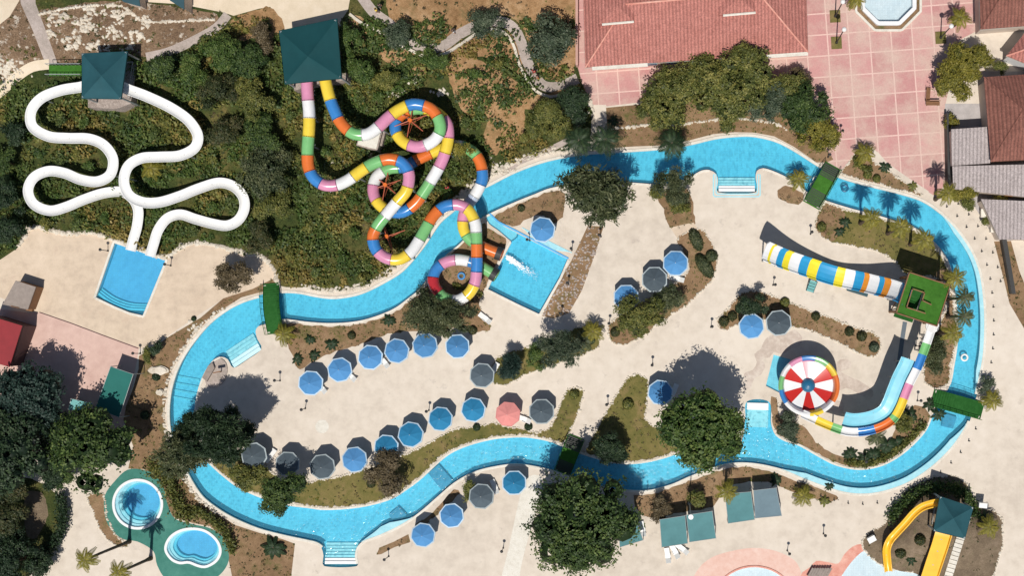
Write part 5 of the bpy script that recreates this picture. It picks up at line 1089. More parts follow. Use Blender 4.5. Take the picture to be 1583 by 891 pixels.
# half pipe -------------------------------------------------------
HP = [(1404,460),(1388,452),(1370,446),(1350,441),(1330,436),(1290,427),(1250,414),(1215,402),(1182,388)]
def hpz(t):
    return np.where(t < .5, 1.1+5.4*((.5-t)/.5)**1.7, 1.1+5.0*((t-.5)/.5)**1.9)
L, d, W3 = slide_path(HP, 0, 0, .3, zf=hpz, step=2); fr = frames(W3); o = empty('half_pipe_slide', tuple(G(1295,430)), 'wide half-pipe slide striped blue, white, yellow and orange', 'water slide'); off = np.array(o.location); W3 = W3-off
seq = [('s_blue',18),('s_white',18),('s_or',10),('s_blue',10),('s_white',18),('s_or',9),('s_blue',16),('s_white',18),('s_yel',16),('s_blue',31),('s_yel',19),('s_blue',17),('s_white',18),('s_yel',11),('s_blue',11),('s_white',11),('s_yel',5),('s_white',10)]
cum = np.cumsum([0]+[c[1] for c in seq]); cum = cum/cum[-1]*d[-1]; hw = .95
prof = [(-hw-.25, .42), (-hw-.15, .42), (-hw, .1), (-hw*.6, -.02), (0, -.06), (hw*.6, -.02), (hw, .1), (hw+.15, .42), (hw+.25, .42), (hw+.25, .34), (hw+.05, .0), (hw*.6, -.12), (0, -.16), (-hw*.6, -.12), (-hw-.05, .0), (-hw-.25, .34)]
n = len(W3)
for k, (c, _) in enumerate(seq):
    i0 = int(np.searchsorted(d, cum[k]-.01)); i1 = min(n-1, int(np.searchsorted(d, cum[k+1]-.01)))
    V, F = sweep(W3, i0, i1, prof, True, fr); mb = MB(); mb.add(V, F); mb.build('slide_band', [M[c]], o, smooth=False)
for i in list(range(8, 46, 10))+list(range(n-44, n-2, 10)):
    p = W3[i]; mb = MB()
    for s in (-1, 1):
        q = fr[1][i]*s*(hw-.1); mb.bar((p[0]+q[0], p[1]+q[1], -.1), (p[0]+q[0], p[1]+q[1], p[2]-.05), .09, .09, 8)
    mb.bar((p[0]-fr[1][i][0]*hw, p[1]-fr[1][i][1]*hw, p[2]-.25), (p[0]+fr[1][i][0]*hw, p[1]+fr[1][i][1]*hw, p[2]-.25), .07, .07, 6); mb.build('support', [M['steel']], o)
for (u0, u1) in ((n-46, n-4),):   # teal walkway under the open end
    a, b = W3[u0]-fr[1][u0]*(-1)*(hw+.45), W3[u1]-fr[1][u1]*(-1)*(hw+.45)
mb = MB(); a = P(1184,400,.6)-Vector(off); b = P(1250,424,.6)-Vector(off); dv = b-a; mb.box(tuple((a+b)/2-Vector((0, 0, .3))), (dv.length, .45, .12), math.atan2(dv.y, dv.x)); mb.build('side_beam', [M['tealroof']], o)
mb = MB(); a = P(1310,447,.6)-Vector(off); b = P(1342,457,.6)-Vector(off); dv = b-a; mb.box(tuple((a+b)/2-Vector((0, 0, .3))), (dv.length, .4, .12), math.atan2(dv.y, dv.x)); mb.build('side_beam', [M['tealroof']], o)
# little green steps by the half pipe
o = empty('step_stool', tuple(G(1256,437)), 'small turquoise steps leading off the middle of the half-pipe', 'steps', rz=-.3)
mb = MB()
for k in range(4): mb.box((0, -k*.35, .95-k*.22), (.85, .3, .06))
mb.build('treads', [M['awn_lt']], o); mb = MB()
for s in (-1, 1): mb.bar((s*.45, .2, 1.0), (s*.45, -1.2, .12), .05, .05, 6); mb.bar((s*.45, .2, 0), (s*.45, .2, 1.0), .04, .04, 6)
mb.build('frame', [M['tealroof']], o)
# turf platform tower ---------------------------------------------
zt = 6.6; c = P(1427,463,zt); o = empty('platform_tower', (c.x, c.y, 0), 'square tower with a green turf platform and an open stairwell', 'slide tower', rz=math.radians(-18)); hwid = 2.45
hx0, hx1, hy0, hy1 = -1.65, -.15, -1.55, .75
mb = MB()
for (x0, x1, y0, y1) in ((-hwid, hx0, -hwid, hwid), (hx1, hwid, -hwid, hwid), (hx0, hx1, hy1, hwid), (hx0, hx1, -hwid, hy0)): mb.box(((x0+x1)/2, (y0+y1)/2, zt-.1), (x1-x0, y1-y0, .2))
mb.build('platform', [M['turf']], o)
mb = MB()
for (a, b) in (((-hwid, -hwid), (hwid, -hwid)), ((hwid, -hwid), (hwid, hwid)), ((hwid, hwid), (-hwid, hwid)), ((-hwid, hwid), (-hwid, -hwid))):
    mx, my = (a[0]+b[0])/2, (a[1]+b[1])/2; L_ = abs(b[0]-a[0])+abs(b[1]-a[1]); mb.box((mx*1.03, my*1.03, zt-.05), (L_+.2 if a[1] == b[1] else .12, .12 if a[1] == b[1] else L_+.2, .42))
mb.build('edge_board', [M['timber']], o)
for (a, b) in (((hx0, hy0), (hx0, hy1)), ((hx0, hy1), (hx1, hy1)), ((hx0, hy0), (hx1+.8, hy0)), ((hx1, hy1), (hx1, -.2)), ((hx1, -.2), (1.0, -.35))):
    mb = MB(); mx, my = (a[0]+b[0])/2, (a[1]+b[1])/2; dx, dy = b[0]-a[0], b[1]-a[1]; mb.box((mx, my, zt+.5), (math.hypot(dx, dy)+.1, .12, .12), math.atan2(dy, dx)); mb.bar((a[0], a[1], zt), (a[0], a[1], zt+.5), .05, .05, 6); mb.bar((b[0], b[1], zt), (b[0], b[1], zt+.5), .05, .05, 6); mb.build('handrail', [M['timber']], o)
mb = MB()
for k in range(11): mb.box(((hx0+hx1)/2, hy1-.1-(k % 11)*.2, zt-.3-k*.28), (1.3, .24, .06))
mb.build('stairs', [M['turf_dk']], o)
mb = MB(); mb.box(((hx0+hx1)/2, (hy0+hy1)/2-.3, 3.1), (2.4, 4.2, .15)); mb.build('landing', [M['turf_dk']], o)
for sx in (-1, 1):
    for sy in (-1, 1): mb = MB(); mb.bar((sx*2.2, sy*2.2, -.2), (sx*2.2, sy*2.2, zt-.2), .16, .16, 8); mb.build('post', [M['timber']], o)
mb = MB()
for s in (-1, 1): mb.bar((-2.2, s*2.2, .3), (2.2, s*2.2, zt-.4), .07, .07, 6); mb.bar((2.2, s*2.2, .3), (-2.2, s*2.2, zt-.4), .07, .07, 6); mb.bar((s*2.2, -2.2, .3), (s*2.2, 2.2, zt-.4), .07, .07, 6)
mb.build('bracing', [M['timber']], o)
# coloured flume to the bowl --------------------------------------
FL = [(1443,499),(1438,512),(1432,530),(1424,552),(1416,572),(1406,592),(1398,612),(1390,632),(1380,648),(1362,660),(1338,667),(1312,668),(1288,661),(1262,650),(1240,640)]
L, d, W3 = slide_path(FL, 5.6, 3.3, .3, step=2); fr = frames(W3); o = empty('bowl_flume', tuple(G(1443,499)), 'coloured flume curving from the turf tower round to the striped bowl', 'water slide'); off = np.array(o.location); W3 = W3-off
seq = [('white',34),('green',20),('blue',24),('white',27),('pink',25),('yellow',30),('green',10),('orange',30),('blue',28),('white',26),('green',18),('yellow',26),('white',26)]
cum = np.cumsum([0]+[c[1] for c in seq]); cum = cum/cum[-1]*d[-1]; n = len(W3); up = uprof(.85, .38, .1)
for k, (c, _) in enumerate(seq):
    i0 = int(np.searchsorted(d, cum[k]-.01)); i1 = min(n-1, int(np.searchsorted(d, cum[k+1]-.01)))
    V, F = sweep(W3, i0, i1, up, True, fr); mb = MB(); mb.add(V, F); mb.build('flume_segment', [M['g_'+c]], o, smooth=True)
for i in range(10, n-8, 13):
    p = W3[i]; mb = MB(); mb.bar((p[0], p[1], -.4-(.0)), (p[0], p[1], p[2]), .09, .09, 8); mb.bar((p[0], p[1], p[2]-.8), (p[0]+fr[1][i][0]*.4, p[1]+fr[1][i][1]*.4, p[2]+.05), .05, .05, 6); mb.build('support', [M['steel']], o)
# the wide light blue run-out trough carried along the inner side of the flume
i0 = int(np.argmin(np.hypot(L[:, 0]-1420, L[:, 1]-560))); i1 = int(np.argmin(np.hypot(L[:, 0]-1300, L[:, 1]-665)))
tr = [(.40, .02), (.95, -.06), (1.75, -.06), (2.05, .06), (2.15, .26), (2.27, .26), (2.2, .0), (1.8, -.18), (.5, -.14), (.40, -.08)]
V, F = sweep(W3, i0, i1, tr, True, fr); mb = MB(); k_ = len(tr); mb.add(V, F)
for q in (i0, i1): s_ = (q-i0)*k_; mb.add(V[s_:s_+k_], [tuple(range(k_))])
mb.build('trough', [M['trough']], o, smooth=False)
for i in range(i0+4, i1, 14):
    p = W3[i]+fr[1][i]*1.9; mb = MB(); mb.bar((p[0], p[1], -.2), (p[0], p[1], p[2]), .07, .07, 8); mb.build('support', [M['steel']], o)
mb = MB(); p = W3[3]; mb.bar((p[0], p[1], p[2]-.2), (p[0], p[1], p[2]+.3), .75, .8, 16); mb.build('start_tub', [M['g_white']], o)
# shade of the flume, painted as a dark strip on the deck
shade_line = cr([(1399,498),(1394,530),(1389,565),(1380,600),(1368,626),(1352,640),(1325,649),(1294,650),(1272,643)], False, 6)
Lb = band(shade_line[:14], 3.4); mb = MB(); o = None
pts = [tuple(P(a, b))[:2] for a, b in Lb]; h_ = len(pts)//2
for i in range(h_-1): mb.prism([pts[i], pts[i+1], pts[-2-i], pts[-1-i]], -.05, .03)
o = mb.build('shade_strip', [paint('shade_grey', (.13, .16, .19), .8, .12, 1)]); tag(o, 'short dark strip of painted flume shade on the deck below the turf tower', 'walkway', kind='structure')
# bowl ------------------------------------------------------------
zb = 3.6; c = P(1251,597,zb); o = empty('bowl_slide', (c.x, c.y, 0), 'round red and white striped bowl slide with a coloured rim', 'water slide')
def sector(r0, z0, r1, z1, a0, a1, n=5):
    mb = MB(); V = []
    for i in range(n+1):
        a = a0+(a1-a0)*i/n; V += [(r0*math.cos(a), r0*math.sin(a), z0), (r1*math.cos(a), r1*math.sin(a), z1)]
    mb.add(V, [(2*i, 2*i+1, 2*i+3, 2*i+2) for i in range(n)]); return mb
for k in range(12):
    a0 = math.radians(90-15-30*k); a1 = a0+math.radians(30); mt = M['w_red'] if k % 2 == 0 else M['s_white']
    if k == 0: mt = M['w_pink']
    mb = sector(.75, zb-1.25, 2.95, zb-.75, a0, a1); q = sector(2.95, zb-.75, 3.05, zb-.55, a0, a1); mb.add(q.v, q.f); mb.build('bowl_panel', [mt], o)
rimc = ['blue','green','yellow','orange','orange','white','yellow','white','white','blue','green','white','pink']
for k, cc in enumerate(rimc):
    a1 = math.radians(105-360/13*k); a0 = a1-math.radians(360/13); mb = MB(); prf = [(3.0, zb-.62), (3.12, zb-.1), (3.3, zb+.18), (3.52, zb+.22), (3.68, zb+.08), (3.72, zb-.25), (3.62, zb-.6), (3.2, zb-1.0)]
    for (p, q) in zip(prf, prf[1:]):
        s_ = sector(p[0], p[1], q[0], q[1], a0, a1, 5); mb.add(s_.v, s_.f)
    mb.build('rim_segment', [M['g_'+cc]], o, smooth=True)
mb = MB(); prev = None
for j in range(6):
    a = j/5*math.pi/2; ring = [(max(.02, .86*math.cos(a))*math.cos(t*math.pi/10), max(.02, .86*math.cos(a))*math.sin(t*math.pi/10), zb-1.15+.6*math.sin(a)) for t in range(20)]
    if prev: mb.add(prev+ring, [(i, (i+1) % 20, 20+(i+1) % 20, 20+i) for i in range(20)])
    prev = ring
mb.build('hub', [M['w_hub']], o, smooth=True)
for k in range(8): a = k*math.pi/4+.2; mb = MB(); mb.bar((3.3*math.cos(a), 3.3*math.sin(a), -.2), (3.3*math.cos(a), 3.3*math.sin(a), zb-.8), .12, .12, 8); mb.bar((3.3*math.cos(a), 3.3*math.sin(a), 1.6), (1.2*math.cos(a), 1.2*math.sin(a), zb-1.3), .06, .06, 6); mb.build('leg', [M['steel']], o)
# yellow slides on the mound --------------------------------------
flume('yellow_slide', 'narrow curving yellow slide on the left of the mound', [(1453,777),(1440,779),(1425,784),(1412,794),(1398,810),(1385,824),(1375,836),(1370,850),(1371,868),(1373,884)], 3.6, .15, M['y_slide'], w=.72, h=.34, clear=.3, every=16, lip=.14)
o, L, d, W3, fr = flume('yellow_slide', 'wide straight yellow slide running off the bottom edge from the small tower', [(1459,822),(1452,845),(1443,872),(1434,900),(1430,915)], 3.0, .15, M['y_slide'], w=.02, h=.02, clear=.3, sup=False, lip=.0)
for ch in list(o.children): bpy.data.objects.remove(ch)
mb = MB(); pr = [(-1.05, .34), (-.97, .34), (-.88, 0), (.88, 0), (.97, .34), (1.05, .34), (1.05, .24), (.96, -.1), (-.96, -.1), (-1.05, .24)]
V, F = sweep(W3, 0, len(W3)-1, pr, True, fr); mb.add(V, F); mb.build('lane', [M['y_slide']], o)
for i in (8, 20, 34):
    if i < len(W3): mb = MB(); mb.bar((W3[i][0], W3[i][1], -1.5), (W3[i][0], W3[i][1], W3[i][2]), .12, .12, 8); mb.build('support', [M['steel']], o)
o = empty('stairway', tuple(G(1478,852)), 'pale concrete stairway running down beside the wide yellow slide', 'stairs'); off = Vector(o.location); mb = MB()
for k in range(16):
    t = k/15; a = (1496-t*30, 800+t*95); w_ = 9 if k > 4 else 7; z = hz1(*a)+.15; p = P(a[0]-1, a[1], z)-off; mb.box((p.x, p.y, p.z-.3), (1.0, .46, .7), -.28)
mb.build('treads', [M['kerb']], o)
# ------------------------------------------------------------------ parasols
def make_parasol(label, mat, trim):
    o = empty('parasol', (0, 0, 0), label, 'parasol', 'octagonal parasols on the decks'); r, z0, z1 = 1.50, 2.15, 2.85; mb = MB()
    for k in range(8):
        a0, a1 = math.radians(45*k+22.5), math.radians(45*k+67.5); am = (a0+a1)/2
        e0 = (r*math.cos(a0), r*math.sin(a0), z0); e1 = (r*math.cos(a1), r*math.sin(a1), z0); m1 = (r*.918*math.cos(am), r*.918*math.sin(am), z0+.015)
        c = (0, 0, z1); h0 = (r*.5*math.cos(a0), r*.5*math.sin(a0), (z0+z1)/2+.02); h1 = (r*.5*math.cos(a1), r*.5*math.sin(a1), (z0+z1)/2+.02); hm = (r*.46*math.cos(am), r*.46*math.sin(am), (z0+z1)/2+.0)
        mb.add([c, h0, hm, h1, e0, m1, e1], [(0, 1, 2), (0, 2, 3), (1, 4, 5, 2), (2, 5, 6, 3)])
    mb.build('canopy', [mat], o)
    mb = MB()
    for k in range(8):
        a0, a1 = math.radians(45*k+22.5), math.radians(45*k+67.5); p = lambda a, q, z: (q*math.cos(a), q*math.sin(a), z)
        mb.add([p(a0, r-.06, z0+.03), p(a1, r-.06, z0+.03), p(a1, r+.10, z0-.01), p(a0, r+.10, z0-.01), p(a1, r+.105, z0-.12), p(a0, r+.105, z0-.12)], [(0, 1, 2, 3), (3, 2, 4, 5)])
    mb.build('valance', [trim], o)
    mb = MB(); mb.bar((0, 0, 0), (0, 0, z1-.02), .03, .025, 8)
    for k in range(8): a = math.radians(45*k+22.5); mb.bar((0, 0, z1-.06), (r*.97*math.cos(a), r*.97*math.sin(a), z0-.02), .012, .012, 4)
    mb.build('pole', [M['steel']], o)
    mb = MB(); mb.bar((0, 0, z1-.03), (0, 0, z1+.08), .05, .02, 8); mb.build('finial', [M['plastic']], o)
    mb = MB(); mb.bar((0, 0, 0), (0, 0, .12), .32, .28, 16); mb.build('base', [M['graycrete']], o); return o
UM = [(839,356,'b','bright blue parasol above the splash pool, beside the large pine'),(1045,408,'b','bright blue parasol right next to the clipped hedge mounds'),(968,461,'b','blue parasol partly hidden by the round olive tree, left of the grey one'),
 (478,592,'b','bright blue parasol at the left end of the upper row'),(523,573,'b','bright blue parasol, second from the left in the upper row'),(572,554,'b','bright blue parasol, third from the left in the upper row'),(613,543,'b','bright blue parasol, fourth from the left in the upper row'),
 (656,535,'b','bright blue parasol tucked under the sparse grey pine'),(706,536,'b','bright blue parasol at the right end of the upper row'),(1161,504,'b','bright blue parasol in front of the dark tree on the slanting bed'),(1021,608,'b','blue parasol between the triangular lawn and the large round tree'),
 (681,650,'d','deep blue parasol at the lawn edge, second to the left of the pink one'),(732,635,'d','deep blue parasol directly left of the pink one'),(634,674,'d','deep blue parasol in the lower row above the dry lawn tree'),(597,692,'d','deep blue parasol beside the brown leafless tree'),
 (548,712,'b','bright blue parasol in the lower row beside two grey ones'),(653,829,'b','bright blue parasol nearest the bottom entrance of the river'),(698,799,'b','bright blue parasol on the bottom deck, below the small grey one'),(793,749,'d','deep blue parasol on the bottom deck beside the lower river'),
 (1013,432,'g','grey parasol between two blue ones near the hedge mounds'),(744,580,'g','grey parasol beside the blue green star shaped tree'),(836,638,'g','grey parasol directly right of the pink one'),(1205,500,'g','pale grey parasol above the striped bowl'),
 (496,722,'g','grey parasol at the lawn edge next to a blue one in the lower row'),(443,719,'g','darkest grey parasol above the glossy dark tree'),(744,770,'g','grey parasol on the bottom deck between blue ones'),(391,704,'g','grey parasol half hidden in tree shade at the left end of the lower row'),
 (785,640,'p','salmon pink parasol, the only pink one')]
protos = {}
for (x, y, c, lab) in UM:
    mt = {'b': M['u_blue'], 'd': M['u_dkblue'], 'g': M['u_grey'], 'p': M['u_pink']}[c]; tr = {'b': M['u_trim'], 'd': M['u_trim'], 'g': M['u_trimg'], 'p': M['u_pink']}[c]
    if c not in protos: o = protos[c] = make_parasol(lab, mt, tr)
    else: o = copy_tree(protos[c]); o['label'] = lab
    q = P(x, y, 2.5); o.location = (q.x, q.y, 0); o.rotation_euler = (random.uniform(-.05, .05), random.uniform(-.05, .05), random.uniform(-.2, .2)); k = random.uniform(.97, 1.03); o.scale = (k, k, 1)
# loungers --------------------------------------------------------
def make_lounger(label):
    o = empty('sun_lounger', (0, 0, 0), label, 'sun lounger', 'white sun loungers'); mb = MB()
    mb.box((0, .25, .33), (.62, 1.25, .06)); mb.build('seat', [M['plastic']], o)
    mb = MB(); mb.add([(-.31, -.38, .33), (.31, -.38, .33), (.31, -.95, .68), (-.31, -.95, .68), (-.31, -.36, .27), (.31, -.36, .27), (.31, -.98, .62), (-.31, -.98, .62)], [(0, 1, 2, 3), (7, 6, 5, 4), (0, 4, 5, 1), (1, 5, 6, 2), (2, 6, 7, 3), (3, 7, 4, 0)]); mb.build('backrest', [M['plastic']], o)
    for sx in (-1, 1):
        for y in (-.3, .75): mb = MB(); mb.box((sx*.27, y, .15), (.06, .08, .3)); mb.build('leg', [M['plastic']], o)
        mb = MB(); mb.box((sx*.32, -.1, .48), (.05, .45, .04)); mb.bar((sx*.32, .05, .34), (sx*.32, .05, .48), .02, .02, 6); mb.build('armrest', [M['plastic']], o)
    return o
lp = None
for (x, y, rz, lab) in [(497,599,.8,'white lounger poking out right of the first parasol of the upper row'),(542,581,.9,'white lounger poking out right of the second parasol of the upper row'),(594,559,.7,'white lounger between the third and fourth parasols of the upper row'),
 (765,571,-.5,'white lounger in the shade beside the grey parasol and the star shaped tree'),(810,648,1.2,'white lounger between the pink parasol and the grey one'),(1046,431,1.3,'white lounger in front of the blue parasol by the hedge mounds'),
 (1032,858,.15,'white lounger below the green awnings, leftmost of three'),(1043,852,.5,'white lounger below the green awnings, middle of three'),(1054,848,.9,'white lounger below the green awnings, rightmost of three'),(1042,604,-.4,'white lounger in the tree shade beside the blue parasol'),
 (420,704,-.6,'white lounger in tree shade between two grey parasols'),(993,817,.2,'white lounger beside the half hidden green awning'),(765,752,.4,'white lounger between the grey and the deep blue parasols by the river'),(750,492,.9,'folded white lounger on the deck corner below the splash pool')]:
    if lp is None: o = lp = make_lounger(lab)
    else: o = copy_tree(lp); o['label'] = lab
    o.location = G(x, y); o.rotation_euler = (0, 0, rz)
# awnings ---------------------------------------------------------
def awning(label, quad, z, mat, drop=.5, cat='awning', group='flat shade awnings', sag=.18):
    q = [P(a, b, z) for a, b in quad]; c = sum(q, Vector())/4; o = empty('awning', (c.x, c.y, 0), label, cat, group); l = [v-Vector((c.x, c.y, 0)) for v in q]; l[2].z -= drop; l[3].z -= drop
    mb = MB(); n = 8; vs = []
    for r in range(n+1):
        for s in range(n+1):
            a = l[0].lerp(l[1], s/n); b = l[3].lerp(l[2], s/n); p = a.lerp(b, r/n); p.z -= sag*math.sin(math.pi*s/n)*math.sin(math.pi*r/n); vs.append(p)
    mb.add(vs, [(r*(n+1)+s, r*(n+1)+s+1, (r+1)*(n+1)+s+1, (r+1)*(n+1)+s) for r in range(n) for s in range(n)]); mb.build('canopy', [mat], o)
    for i in range(4): mb = MB(); mb.bar((l[i].x, l[i].y, -.1), (l[i].x, l[i].y, l[i].z+.05), .05, .05, 8); mb.build('post', [M['steel']], o)
    mb = MB()
    for i in range(4): mb.bar(l[i], l[(i+1) % 4], .03, .03, 6)
    mb.build('frame', [M['steel']], o); return o
awning('blue green awning, left one of the lower pair on the bottom deck', [(1020,804),(1059,798),(1063,842),(1023,848)], 2.9, M['awn'])
awning('blue green awning, right one of the lower pair, beside a grey thin pole', [(1061,797),(1101,791),(1107,834),(1066,840)], 2.9, M['awn'])
awning('green awning joined to the grey one near the river', [(1121,764),(1161,761),(1167,805),(1126,811)], 2.9, M['awn'])
awning('dark grey awning near the river, rightmost of the four', [(1165,759),(1200,755),(1209,799),(1168,803)], 2.9, M['awn2'])
awning('turquoise awning half hidden under the huge round tree', [(955,798),(981,799),(994,837),(958,848)], 2.9, M['awn'])
awning('long bottle green canopy at the side of the pink yard', [(171,567),(206,579),(183,646),(146,632)], 3.0, M['awn_g'], .2, sag=.1)
awning('small turquoise canopy beside the bottle green one', [(110,617),(144,624),(134,640),(104,634)], 2.4, M['awn_lt'], .2)
# bridges ---------------------------------------------------------
def bridge(label, quad, mat, steps=True, arch=.9):
    """quad: start left, start right, end right, end left in plan"""
    q = [P(a, b, 1.0) for a, b in quad]; s = (q[0]+q[1])/2; e = (q[3]+q[2])/2; d = e-s; d.z = 0; L_ = d.length; c = (s+e)/2; w_ = ((q[1]-q[0]).length+(q[2]-q[3]).length)/2
    o = empty('footbridge', (c.x, c.y, 0), label, 'footbridge', 'green footbridges over the river', rz=math.atan2(d.y, d.x)); n = 22; mb = MB(); prev = None
    def zz(t): return .12+arch*min(1, min(t, 1-t)/.26)
    for i in range(n):
        t = (i+.5)/n; x = -L_/2+L_*t; z = zz(t)
        if not steps: z = .12+arch*math.sin(math.pi*t)
        mb.box((x, 0, z-.09), (L_/n+.015*0, w_, .18))
    mb.build('deck', [mat], o)
    if steps:
        mb = MB()
        for i in list(range(1, 8))+list(range(n-7, n)):
            x = -L_/2+L_*i/n; z = max(zz((i-.5)/n), zz(min(1, (i+.5)/n))); mb.box((x, 0, z+.004), (.15, w_-.1, .02))
        mb.build('riser_shade', [M['post']], o)  # dark strips on the treads stand in for riser shading
    for s_ in (-1, 1):
        mb = MB(); pts = []
        for i in range(9): t = i/8; z = zz(max(.03, min(.97, t))) if steps else .12+arch*math.sin(math.pi*t); pts.append((-L_/2+L_*t, s_*(w_/2+.03), z))
        for p in pts: mb.bar((p[0], p[1], p[2]-.1), (p[0], p[1], p[2]+.95), .03, .03, 6)
        for a, b in zip(pts, pts[1:]): mb.bar((a[0], a[1], a[2]+.95), (b[0], b[1], b[2]+.95), .035, .035, 6); mb.bar((a[0], a[1], a[2]+.45), (b[0], b[1], b[2]+.45), .02, .02, 6)
        mb.build('railing', [M['turf_dk']], o)
        for e_ in (-1, 1): mb = MB(); mb.box((e_*(L_/2-L_*.06), s_*w_*.4, -.1), (.4, .3, .6)); mb.build('footing', [M['kerb']], o)
bridge('dark green footbridge on the left, by the first river bend', [(403,439),(428,437),(435,515),(410,518)], M['turf_dk'], False, .8)
bridge('green stepped footbridge at the upper right, below the plaza', [(1277,249),(1302,261),(1267,322),(1243,311)], M['turf'])
bridge('dark green footbridge at the lower right, beside a yellow green palm', [(1446,604),(1441,627),(1519,651),(1524,623)], M['turf_dk'], False, .7)
bridge('narrow green stepped footbridge partly under the huge round tree', [(879,672),(903,682),(880,738),(857,728)], M['turf'])
# swimming rings --------------------------------------------------
for i, (x, y, lab) in enumerate([(1262,278,'white swim ring floating by the upper bridge, upper one'),(1258,287,'white swim ring floating by the upper bridge, lower one'),(1306,291,'dark swim ring floating below the plaza corner'),(1491,553,'pale swim ring floating nearest the lower right bridge'),(714,427,'blue swim ring lying on the ground inside the last tube loop')]):
    mb = MB(); n, m = 18, 8
    vs = [((.38+.13*math.cos(b*2*math.pi/m))*math.cos(a*2*math.pi/n), (.38+.13*math.cos(b*2*math.pi/m))*math.sin(a*2*math.pi/n), .13*math.sin(b*2*math.pi/m)) for a in range(n) for b in range(m)]
    mb.add(vs, [(a*m+b, a*m+(b+1) % m, ((a+1) % n)*m+(b+1) % m, ((a+1) % n)*m+b) for a in range(n) for b in range(m)])
    o = mb.build('swim_ring', [M['plastic'] if i not in (2, 4) else M['w_hub'] if i == 2 else M['u_blue']], smooth=True); q = P(x, y, -.2); o.location = (q.x, q.y, -.22 if i < 4 else .14); tag(o, lab, 'swim ring', 'floating swim rings')
mb = MB(); rs = random.Random(3)
for k in range(420):
    t = rs.random()**1.4; x, y = 785+t*46+rs.gauss(0, 1.2+2*t), 399+t*30+rs.gauss(0, 1.5+2*t); q = P(x, y, -.2); mb.box((q.x, q.y, -.225+.00009*k), (rs.uniform(.06, .4)*(1.15-t), rs.uniform(.03, .12)*(1.2-t), .02), -.62)
o = mb.build('foam', [M['foam']]); tag(o, 'white foam streak where the orange tube empties into the pool', 'foam', kind='stuff')
# lamps and posts -------------------------------------------------
def make_lamp(label, h=1.7):
    o = empty('garden_lamp', (0, 0, 0), label, 'garden lamp', 'slim garden lamps on the deck'); mb = MB(); mb.bar((0, 0, 0), (0, 0, h), .05, .04, 8); mb.bar((0, 0, 0), (0, 0, .25), .12, .08, 8); mb.build('post', [M['post']], o)
    mb = MB(); mb.bar((0, 0, h), (0, 0, h+.28), .10, .17, 8); mb.bar((0, 0, h+.28), (0, 0, h+.38), .2, .04, 8); mb.build('lantern', [M['post']], o); return o
lp = None
for (x, y, lab) in [(472,632,'lamp below the first parasol of the upper row'),(433,589,'lamp on the deck between the left bend and the parasol row'),(663,635,'lamp leaning on the deck above the deep blue parasols'),(1009,563,'lamp alone in the middle of the wide deck'),
 (942,500,'lamp at the left tip of the curved hedge bed'),(940,625,'lamp by the edge of the triangular lawn'),(1099,506,'lamp left of the slanting bed'),(1195,441,'lamp below the half-pipe end'),(879,440,'lamp beside the splash pool on the rough strip'),
 (929,366,'lamp at the upper end of the rough strip'),(884,387,'lamp at the upper right corner of the splash pool'),(819,372,'lamp beside the bright blue parasol at the channel'),(1253,362,'lamp between the half-pipe and the palm lawn'),(601,861,'lamp beside the bottom entrance'),
 (778,848,'lamp on the empty bottom deck'),(868,485,'lamp at the lower corner of the splash pool'),(167,388,'lamp at the left corner of the landing pool'),(264,411,'lamp at the right corner of the landing pool'),(217,547,'lamp where the pink yard meets the tan deck'),(1273,826,'lamp on the bottom deck beside the mound'),
 (1217,852,'lamp above the coral band'),(1418,620,'lamp near the yellow flume segment'),(1416,535,'lamp beside the blue flume segment'),(1335,712,'lamp on the lower right bank'),(988,173,'lamp at the plaza edge above the steps'),(1299,205,'lamp at the plaza edge by the yellow green tree'),(1280,243,'lamp at the plaza end of the upper bridge')]:
    if lp is None: o = lp = make_lamp(lab)
    else: o = copy_tree(lp); o['label'] = lab
    o.location = G(x, y); o.rotation_euler = (random.uniform(-.06, .06), random.uniform(-.06, .06), random.uniform(0, 6))
for (x, y, h, lab) in [(1293,66,6.5,'tall plaza lamp, lower of the two on the left side'),(1291,25,6.5,'tall plaza lamp, upper of the two on the left side'),(1454,58,5.5,'tall plaza lamp on the right side of the fountain')]:
    o = empty('street_lamp', (P(x, y, 0)), lab, 'street lamp', 'tall plaza lamps'); mb = MB(); mb.bar((0, 0, 0), (0, 0, h), .09, .06, 10); mb.bar((0, 0, 0), (0, 0, .5), .2, .12, 10); mb.build('post', [M['post']], o)
    mb = MB(); prev = None
    for j in range(7):
        a = -math.pi/2+j/6*math.pi; ring = [(max(.02, .3*math.cos(a))*math.cos(t*math.pi/6), max(.02, .3*math.cos(a))*math.sin(t*math.pi/6), h+.28+.3*math.sin(a)) for t in range(12)]
        if prev: mb.add(prev+ring, [(i, (i+1) % 12, 12+(i+1) % 12, 12+i) for i in range(12)])
        prev = ring
    mb.build('globe', [M['plastic']], o, smooth=True)
    mb = MB(); q = P(x, y, 0); mb.box((q.x, q.y, .05), (1.3, 1.5, .1), .05); tag(mb.build('lawn', [M['grass']]), 'small square planting pit round the '+lab.split(',')[0]+(' at %s' % ('the fountain corner' if y < 40 and x < 1300 else 'the paved middle' if x < 1300 else 'the right side')), 'planting pit', kind='structure')
mb = MB(); q = P(1066, 779, 0)
o = empty('flagpole', q, 'thin tall grey pole standing behind the green awnings', 'pole'); mb.bar((0, 0, 0), (0, 0, 10.5), .09, .05, 10); mb.bar((0, 0, 0), (0, 0, .3), .25, .2, 10); mb.build('pole', [M['steel']], o); mb = MB(); mb.bar((0, 0, 10.5), (0, 0, 10.8), .3, .3, 12); mb.build('light_head', [M['plastic']], o)
